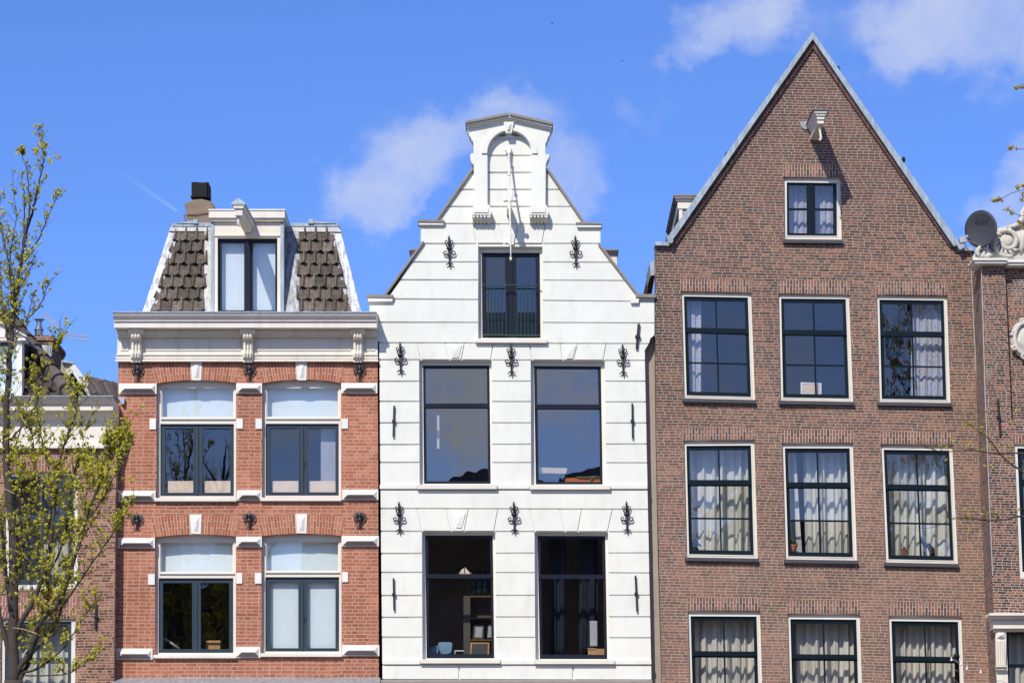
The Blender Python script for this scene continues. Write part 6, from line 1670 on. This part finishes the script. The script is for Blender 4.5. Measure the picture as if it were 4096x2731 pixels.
for path, dens, ln, lp in ((ra, 17, .66, .50), (rb_, 17, .66, .52), (rc, 16, .70, .52), (rd, 16, .46, .36), (re, 14, .52, .46), (rf, 13, .44, .34), (rg, 13, .5, .34), (rh, 22, .42, .58), (ri, 17, .5, .55), (rj, 12, .42, .42),
                           (rk, 17, .66, .48), (rl, 17, .52, .52), (rm, 17, .6, .52), (rn, 17, .42, .56), (ro, 16, .62, .46), (lh, 14, .8, .45), (li, 11, .9, .45)):
    T.twigs(path, .0062, dens, ln, lp * .92, .12, cl=(.028, .055), nl=(9, 17))
for c_ in ((85, 595), (78, 610), (95, 605), (166, 575), (178, 590), (190, 585), (226, 628), (205, 640), (150, 610), (140, 600)):
    for _ in range(3): T.clump(T.pt(c_[0] + T.u(-8, 8), c_[1] + T.u(-8, 8), T.u(-.1, .1)), .055, 13)
for (x0, y0, x1, y1, bow) in ((165, 1255, 233, 1315, -8), (180, 1250, 230, 1300, -14), (235, 1338, 362, 1348, -4), (240, 1345, 348, 1362, 3), (10, 1360, 60, 1372, 0), (0, 1953, 60, 1975, -8), (330, 2050, 395, 2230, 25), (395, 2100, 370, 2290, 22), (60, 2200, 110, 2235, -5), (470, 1960, 515, 2010, -10), (85, 1660, 105, 1700, -5), (300, 2450, 310, 2475, 3), (330, 2360, 350, 2300, 5), (50, 2510, 150, 2535, -8)):
    T.strand.tube([T.pt(lerp(x0, x1, t), lerp(y0, y1, t) + bow * math.sin(math.pi * t) * .8, -.3) + Vector((math.sin(math.pi * t) * bow * .003, 0, 0)) for t in [k / 8 for k in range(9)]], [.004, .006, .006, .007, .007, .006, .008, .010, .004], 4)
T.finish('elm_tree', 'slender tree with fresh yellow-green leaf clusters in front of the houses at the left edge', 'tree', (gz_[0] + .1, gz_[1], 0), 'leaf', 'street trees along the canal')
# the second tree stands just beyond the right edge; only its branch tips reach into the view
T = Tree(23)
bx = T.pt(4640, 2731)
T.wood.tube([Vector((bx.x + .1, bx.y, 0)), Vector((bx.x, bx.y, 3)), bx + Vector((0, 0, .05))], [.32, .26, .2], 12)
tr_, _ = T.limb([(4640, 2740), (4625, 2300), (4650, 1900), (4630, 1500), (4660, 1100), (4640, 700), (4660, 300), (4640, 40)], .2, .012, n=12)
fr_ = []
fr_.append(T.limb([(4640, 2400), (4450, 2150), (4250, 2010), (4096, 1893), (4014, 1830), (3959, 1759), (3900, 1715), (3862, 1690)], .030, .003, 0, -.5)[0])
fr_.append(T.limb([(4630, 2200), (4400, 1950), (4230, 1840), (4096, 1812), (3990, 1815), (3900, 1800), (3857, 1800), (3790, 1806), (3740, 1800), (3700, 1792)], .022, .002, 0, .4)[0])
fr_.append(T.limb([(4640, 2500), (4400, 2220), (4230, 2110), (4096, 2065), (4020, 2078), (3959, 2081), (3880, 2072), (3818, 2071), (3760, 2060)], .026, .002, 0, -.3)[0])
fr_.append(T.limb([(3959, 2081), (3925, 2105), (3890, 2130), (3865, 2145)], .010, .003, -.25, -.3)[0])
fr_.append(T.limb([(3818, 2073), (3770, 2095), (3710, 2112), (3670, 2108)], .007, .002, -.28, -.3)[0])
inside_n = len(fr_)
offs = []
for pts in ([(4650, 1900), (4500, 1600), (4400, 1300), (4330, 1000), (4300, 800), (4290, 600)], [(4640, 1700), (4480, 1350), (4330, 1150), (4240, 1000), (4200, 880)], [(4630, 1500), (4530, 1100), (4480, 800), (4450, 500), (4440, 250), (4430, 60)], [(4660, 1100), (4560, 800), (4530, 500), (4540, 300), (4520, -20)],
            [(4630, 1500), (4780, 1100), (4850, 800), (4880, 500)], [(4650, 1900), (4850, 1500), (4980, 1200), (5050, 900)], [(4660, 1100), (4750, 700), (4780, 400), (4760, 100)], [(4640, 2200), (4400, 1850), (4300, 1650), (4240, 1500)], [(4640, 2000), (4480, 1750), (4340, 1600), (4280, 1420), (4250, 1250)],
            [(4480, 900), (4380, 700), (4330, 450), (4320, 250)], [(4450, 600), (4370, 400), (4300, 250), (4260, 120)], [(4400, 1200), (4300, 950), (4230, 750), (4200, 600)], [(4640, 700), (4600, 400), (4590, 150), (4600, -60)], [(4330, 1000), (4250, 800), (4210, 640), (4190, 480)]):
    offs.append(T.limb(pts, .034, .006, 0, T.u(-.8, .8))[0])
for p_ in offs: T.twigs(p_, .008, 15, .62, .45, .1, cl=(.045, .075))
T.twigs(tr_, .010, 8, .9, .42, .4)
for k, p_ in enumerate(fr_): T.twigs(p_, .0030, 6, .26, .07, .40 if k < 3 else .1, .7, (.022, .04), (5, 9))
for x, y in ((3862, 1690), (3870, 1698), (3885, 1716), (3892, 1762), (3975, 1788), (3985, 1800), (3960, 1862), (3972, 1868), (3940, 1862), (4040, 1690), (4062, 1645), (4080, 1642), (4004, 1644), (3945, 1644), (3786, 1838), (3815, 1768), (4090, 1772), (4045, 1838), (3950, 2052), (3885, 2065), (3855, 2063)):
    T.clump(T.pt(x, y, -.2), T.u(.03, .045), 9)
for x, y, n_ in ((4070, 348, 4), (4090, 345, 3), (4060, 352, 2), (4036, 592, 2), (4048, 590, 2), (4066, 596, 1), (3975, 805, 4), (3988, 800, 3), (4002, 803, 3), (4072, 755, 4), (4092, 775, 3), (4084, 800, 2), (4030, 835, 2), (4046, 848, 3), (4074, 892, 3), (4092, 912, 2), (4096, 740, 3)):
    for _ in range(n_): T.clump(T.pt(x + T.u(-6, 6), y + T.u(-6, 6), 0), .05, 12)
for pts in ([(4110, 360), (4090, 352), (4068, 350)], [(4110, 598), (4070, 596), (4040, 590)], [(4120, 750), (4090, 760), (4040, 775), (4015, 790), (3985, 802)], [(4110, 865), (4080, 862), (4050, 850), (4030, 836)], [(4110, 900), (4075, 893)], [(4105, 780), (4085, 798)]):
    T.twig.tube([T.pt(x, y) for x, y in pts], .006, 5)
T.finish('elm_tree', 'tree beyond the right edge whose thin bare branch tips cross the brown and ornate houses', 'tree', (bx.x + .1, bx.y, 0), 'leaf2', 'street trees along the canal')
# a tall tree on the far bank, outside the view, mirrored in the red house's panes
T = Tree(31); bx = Vector((-12.3, -57.5, 0)); TH = 22.0
def W3(x, y, z): return Vector((bx.x + x, bx.y + y, z))
T.wood.tube([W3(0, 0, 0), W3(.1, 0, 5), W3(-.1, 0, 10), W3(.1, 0, 15), W3(0, 0, 19), W3(.2, 0, TH)], [.35, .3, .22, .14, .07, .02], 10)
for k in range(26):
    z0 = 7 + k * .52; a = k * 2.4; L = 5.2 - abs(z0 - 11) * .28; L = max(L, 1.5)
    p = [W3(.05 * math.cos(a), .05 * math.sin(a), z0)] + [W3(math.cos(a + T.u(-.1, .1)) * L * t * .55, math.sin(a) * L * t * .55, z0 + L * t * .95) for t in (.25, .5, .75, 1.0)]
    T.wood.tube(p, [.06, .045, .03, .02, .008], 5)
    T.twigs(p, .012, 5.5, .95, .5, .2, cl=(.09, .16), nl=(10, 16))
T.finish('elm_tree', 'tall tree on the far bank, only mirrored in the panes of the red house', 'tree', (bx.x, bx.y, 0), 'leaf', 'street trees along the canal')
# ================================================================== POLE, LIGHT STRING, BIRDS
Yp = -14.0
t0 = P(3826, 2624, Yp)
pole = thing('pole', 'slim black pole with a ball on top before the bottom right brown-house window', 'pole', (t0.x, Yp, 0))
mb = MB(); mb.lathe((t0.x, Yp, 0), [(.07, 0), (.055, .3), (.042, 1.0), (.038, t0.z - .12), (.05, t0.z - .115), (.05, t0.z - .09), (.03, t0.z - .08), (.03, t0.z - .05)], 14); mb.build('shaft', 'black', pole, smooth=True)
mb = MB(); mb.lathe_e(t0, .055, .055, .055, 14, 10); mb.build('finial', 'black', pole, smooth=True)
ls = thing('light_string', 'string of small white bulbs hanging from the black pole towards the bottom right corner', 'string lights', tuple(P(3815, 2640, Yp - .06)))
mb = MB(); pts = [P(x, y, Yp - .06) for x, y in ((3812, 2638), (3835, 2650), (3860, 2662), (3890, 2676), (3930, 2692), (3980, 2713), (4040, 2735), (4110, 2765), (4300, 2800))]
mb.tube(pts, .004, 5); mb.tube([P(x, y, Yp - .06) for x, y in ((3806, 2638), (3818, 2634), (3830, 2645), (3838, 2658))], .004, 5)
for yy in (2672, 2716): mb.tube([P(3815, yy, Yp - .05), P(3822, yy + 5, Yp - .07), P(3832, yy + 12, Yp - .05)], .005, 5)
mb.build('wire', 'coping', ls)
for x, y in ((3806, 2638), (3843, 2657), (3868, 2674), (3923, 2688), (3992, 2719)):
    mb = MB(); c_ = P(x, y, Yp - .06); mb.lathe_e(c_, .021, .021, .023, 10, 7); mb.tube([c_ + Vector((0, 0, .02)), c_ + Vector((0, 0, .05))], .009, 6); mb.build('bulb', 'bulb', ls, smooth=True)
for (x, y, sp, lab) in ((2208, 95, 7, 'tiny dark bird high in the sky above the white house'), (2489, 245, 6, 'tiny dark bird in the sky between the white gable and the pointed gable')):
    c_ = P(x, y, 60); k = 122 / F
    mb = MB(); mb.tube([c_ + Vector((-4 * k, 0, -1 * k)), c_ + Vector((-1 * k, 0, 0)), c_ + Vector((3 * k, 0, .5 * k)), c_ + Vector((5 * k, 0, 0))], [.2 * k, 1.5 * k, 1.3 * k, .2 * k], 8)
    for s_ in (-1, 1):
        mb.add([c_ + Vector((-1.2 * k, 0, .5 * k)), c_ + Vector((1.5 * k, 0, .5 * k)), c_ + Vector((1.8 * k, s_ * 4 * k, 3 * k)), c_ + Vector((-.5 * k, s_ * sp * k, 3.4 * k)), c_ + Vector((.5 * k, s_ * 3 * k, 1.7 * k))], [(0, 4, 1), (0, 3, 4), (4, 3, 2), (1, 4, 2)])
    solo(mb, 'bird', 'bird', lab, 'bird', tuple(c_), 'birds in the sky', recalc=False)
# ================================================================== FAR SIDE OF THE CANAL (seen mirrored in the panes), GROUND

xx = -34.0; k = 0
tops = [24, 25, 23, 22.5, 23.2, 24.0, 24.3, 22.0, 21.4, 21, 20, 19]
desc = ['low', 'plain', 'narrow', 'broad', 'very tall', 'tallest', 'tall', 'squat', 'long', 'flat-topped', 'steep', 'end']
while xx < 38:
    w_ = [5.5, 6.5, 5.8, 6.2, 6.4, 6.0, 5.6, 7, 6.2, 5.8, 6.6, 6.2][k % 12]; h = tops[k % 12]; Y0 = -74
    t = thing('canal_house', '%s dark brick house across the canal, only mirrored in the window panes' % desc[k % 12], 'house', (xx + w_ / 2, Y0, 0), 'houses across the canal')
    mb = MB(); st_ = 1 if 5 <= k <= 9 else k % 3
    if st_ == 0: o_ = [(xx, 0), (xx + w_, 0), (xx + w_, h - 4), (xx + w_ * .72, h - 3.8), (xx + w_ * .7, h - 1), (xx + w_ / 2, h), (xx + w_ * .3, h - 1), (xx + w_ * .28, h - 3.8), (xx, h - 4)]
    elif st_ == 1: o_ = [(xx, 0), (xx + w_, 0), (xx + w_, h - 1), (xx + w_ * .55, h - .8), (xx + w_ * .5, h - .3), (xx, h - 1)]
    else: o_ = [(xx, 0), (xx + w_, 0), (xx + w_, h - 3), (xx + w_ / 2, h), (xx, h - 3)]
    holes = []
    z = 4.2
    while z < h - 5.5:
        for c_ in (.2, .5, .8): holes.append([(xx + w_ * c_ - .5, z), (xx + w_ * c_ + .5, z), (xx + w_ * c_ + .5, z + 1.9), (xx + w_ * c_ - .5, z + 1.9)])
        z += 3.1
    mb.poly([(x + (.01 if x == xx else 0), z_) for x, z_ in o_], holes, Y0, Y0 - .3); mb.box(xx + .05, xx + w_ - .05, Y0 - 9, Y0 - .301, 0, h - 4.2)
    mb.build('wall', 'dark_brick', t)
    xx += w_; k += 1
def sheet(name, x0, x1, y0, y1, z, mat):
    mb = MB(); mb.add([(x0, y0, z), (x1, y0, z), (x1, y1, z), (x0, y1, z)], [(0, 1, 2, 3)]); mb.org = Vector((0, 0, 0))
    o = mb.build(name, mat, None); o['kind'] = 'structure'; return o
sheet('ground', -400, 400, -400, 400, -.004, 'paving')
sheet('canal_water', -200, 200, -55, -18, .004, 'water')
# ================================================================== LIGHT, SKY, CAMERA
sun_dir = Vector((.605, 1.43, -1.47)).normalized()      # direction the sunlight travels
sl = bpy.data.lights.new('sun', 'SUN'); sl.energy = SUN_E; sl.angle = math.radians(.53); sl.color = (1.0, .945, .86)
so = bpy.data.objects.new('sun', sl); col.objects.link(so); so.rotation_euler = sun_dir.to_track_quat('-Z', 'Y').to_euler(); so.location = (-20, -50, 60)
elev = math.asin(-sun_dir.z); az = math.atan2(-sun_dir.x, -sun_dir.y)     # azimuth from +Y, clockwise towards +X
w = bpy.data.worlds.new('World'); scene.world = w; w.use_nodes = True
nt = w.node_tree; nt.nodes.clear(); b = NB(nt)
sky = b.node('ShaderNodeTexSky', sky_type='NISHITA', sun_disc=False, sun_elevation=elev, sun_rotation=az)
sky.air_density = 1.0; sky.dust_density = .25; sky.ozone_density = 2.2; sky.altitude = 0
tc = b.node('ShaderNodeTexCoord').outputs['Generated']
x, y, z = b.sep(tc)[0:3]
def px_uv(X, Y_):
    d = ray(X, Y_); return d.x / d.y, d.z / d.y
ya = b.math('MAXIMUM', b.math('ABSOLUTE', y), .05)
u_, v_ = b.math('DIVIDE', x, ya), b.math('DIVIDE', z, ya)
uv = b.comb(u_, v_, b.math('MULTIPLY', b.math('SIGN', y), 3.0))
n1 = b.noise(uv, 22, 7, .58, .4)
n2 = b.noise(uv, 7, 3, .5)
mask = None
ELL = [(1480, 770, 120, 120, .85), (1600, 670, 190, 140, 1), (1760, 540, 190, 120, 1), (1960, 450, 200, 110, 1), (1700, 770, 150, 90, .7), (2240, 600, 150, 110, .7), (2340, 740, 100, 100, .6), (1650, 830, 150, 60, .5),
       (2800, 200, 130, 130, .95), (2960, 150, 230, 150, 1), (3090, 60, 150, 120, .8), (3560, 260, 160, 100, .8), (3680, 150, 210, 170, 1), (3900, 60, 260, 170, 1), (4080, 130, 190, 160, .95), (2590, 450, 130, 90, .42), (4010, 800, 150, 150, .85), (4090, 640, 130, 150, .85)]
wc = b.node('ShaderNodeTexNoise'); b.set(wc.inputs['Vector'], uv); wc.inputs['Scale'].default_value = 26; wc.inputs['Detail'].default_value = 3
wf = b.node('ShaderNodeTexNoise'); b.set(wf.inputs['Vector'], uv); wf.inputs['Scale'].default_value = 90; wf.inputs['Detail'].default_value = 4; wf.inputs['Roughness'].default_value = .65
wcx, wcy, _ = b.sep(wc.outputs['Color'])[0:3]; wfx, wfy, _ = b.sep(wf.outputs['Color'])[0:3]
uw = b.math('ADD', u_, b.math('ADD', b.math('MULTIPLY', b.math('SUBTRACT', wcx, .5), .045), b.math('MULTIPLY', b.math('SUBTRACT', wfx, .5), .020)))
vw = b.math('ADD', v_, b.math('ADD', b.math('MULTIPLY', b.math('SUBTRACT', wcy, .5), .045), b.math('MULTIPLY', b.math('SUBTRACT', wfy, .5), .020)))
mask = None
for X, Y_, rx, ry, wgt in ELL:
    cu, cv = px_uv(X, Y_); k_ = 1 / F
    du = b.math('DIVIDE', b.math('SUBTRACT', uw, cu), rx * k_); dv = b.math('DIVIDE', b.math('SUBTRACT', vw, cv), ry * k_)
    r2_2 = b.math('ADD', b.math('MULTIPLY', du, du), b.math('MULTIPLY', dv, dv))
    e = b.math('MULTIPLY', b.math('EXPONENT', b.math('MULTIPLY', r2_2, -.9)), wgt)
    mask = e if mask is None else b.math('ADD', mask, e)
front = b.math('GREATER_THAN', y, 0.0)
mask = b.math('MULTIPLY', b.math('MINIMUM', mask, 1.15), front)
n3 = b.noise(uv, 75, 5, .6, .3)
nn = b.math('ADD', b.math('MULTIPLY', b.math('SUBTRACT', n1, .5), 2.0), b.math('ADD', b.math('MULTIPLY', b.math('SUBTRACT', n2, .5), 1.2), b.math('MULTIPLY', b.math('SUBTRACT', n3, .5), .35)))
dens = b.math('ADD', b.math('MULTIPLY', mask, .8), b.math('MULTIPLY', nn, 1.1))
dens = b.math('MULTIPLY', b.mr(dens, .18, 1.55), b.mr(mask, .03, .5))
dens = b.math('POWER', dens, .9)
# behind the viewer (mirrored in the panes): one bank of cloud facing the white house, wisps elsewhere
back = b.math('SUBTRACT', 1.0, front)
cu, cv = px_uv(2020, 1530)
du = b.math('DIVIDE', b.math('SUBTRACT', u_, cu), 520 / F); dv = b.math('DIVIDE', b.math('SUBTRACT', v_, cv), 230 / F)
eb = b.math('EXPONENT', b.math('MULTIPLY', b.math('ADD', b.math('MULTIPLY', du, du), b.math('MULTIPLY', dv, dv)), -1.0))
nb = b.math('ADD', b.math('MULTIPLY', eb, 1.05), b.math('ADD', b.math('MULTIPLY', b.math('SUBTRACT', b.noise(uv, 42, 6, .6, .8), .5), 3.0), b.math('MULTIPLY', b.math('SUBTRACT', n2, .5), 1.0)))
nb = b.math('MULTIPLY', b.math('ADD', b.mr(nb, .05, 1.15, 0, 1.15), .26), back)
dens = b.math('MAXIMUM', b.math('MULTIPLY', dens, .78), b.math('MULTIPLY', nb, .8))
# contrail
(cu0, cv0), (cu1, cv1) = px_uv(455, 670), px_uv(708, 845)
L_ = math.hypot(cu1 - cu0, cv1 - cv0); ex, ey = (cu1 - cu0) / L_, (cv1 - cv0) / L_
a_ = b.math('ADD', b.math('MULTIPLY', b.math('SUBTRACT', u_, cu0), ex), b.math('MULTIPLY', b.math('SUBTRACT', v_, cv0), ey))
p_ = b.math('ADD', b.math('MULTIPLY', b.math('SUBTRACT', u_, cu0), -ey), b.math('MULTIPLY', b.math('SUBTRACT', v_, cv0), ex))
tt = b.math('DIVIDE', a_, L_)
line = b.math('EXPONENT', b.math('MULTIPLY', b.math('POWER', b.math('DIVIDE', b.math('ABSOLUTE', p_), 6.5 / F), 2.0), -1.0))
line = b.math('MULTIPLY', line, b.math('MULTIPLY', b.mr(tt, 0, 1.0, 0, .22), b.math('MULTIPLY', b.math('LESS_THAN', tt, 1.0), front)))
dens = b.math('ADD', dens, line, clamp=True)
base = b.mix(1.0, sky.outputs[0], SKY_TINT, 'MULTIPLY')
clr = b.mix(dens, base, CLOUD)
bg = b.node('ShaderNodeBackground'); b.l.new(clr, bg.inputs[0]); bg.inputs[1].default_value = SKY_S
o = b.node('ShaderNodeOutputWorld'); b.l.new(bg.outputs[0], o.inputs[0])
cam = bpy.data.cameras.new('camera'); co = bpy.data.objects.new('camera', cam); col.objects.link(co); scene.camera = co
cam.sensor_fit = 'HORIZONTAL'; cam.sensor_width = 36; cam.lens = 36 * F / 4096; cam.clip_end = 2000; cam.clip_start = .5
co.location = CAM; co.rotation_euler = (math.pi / 2 + TILT, 0, 0)
vs_ = scene.view_settings; vs_.view_transform = 'Standard'; vs_.look = 'None'; vs_.gamma = 1; vs_.exposure = EXPO; vs_.use_curve_mapping = False
scene.render.engine = 'CYCLES'; scene.cycles.max_bounces = 8; scene.cycles.transparent_max_bounces = 16; scene.cycles.sample_clamp_indirect = 4
scene.render.resolution_x = 1024; scene.render.resolution_y = 682
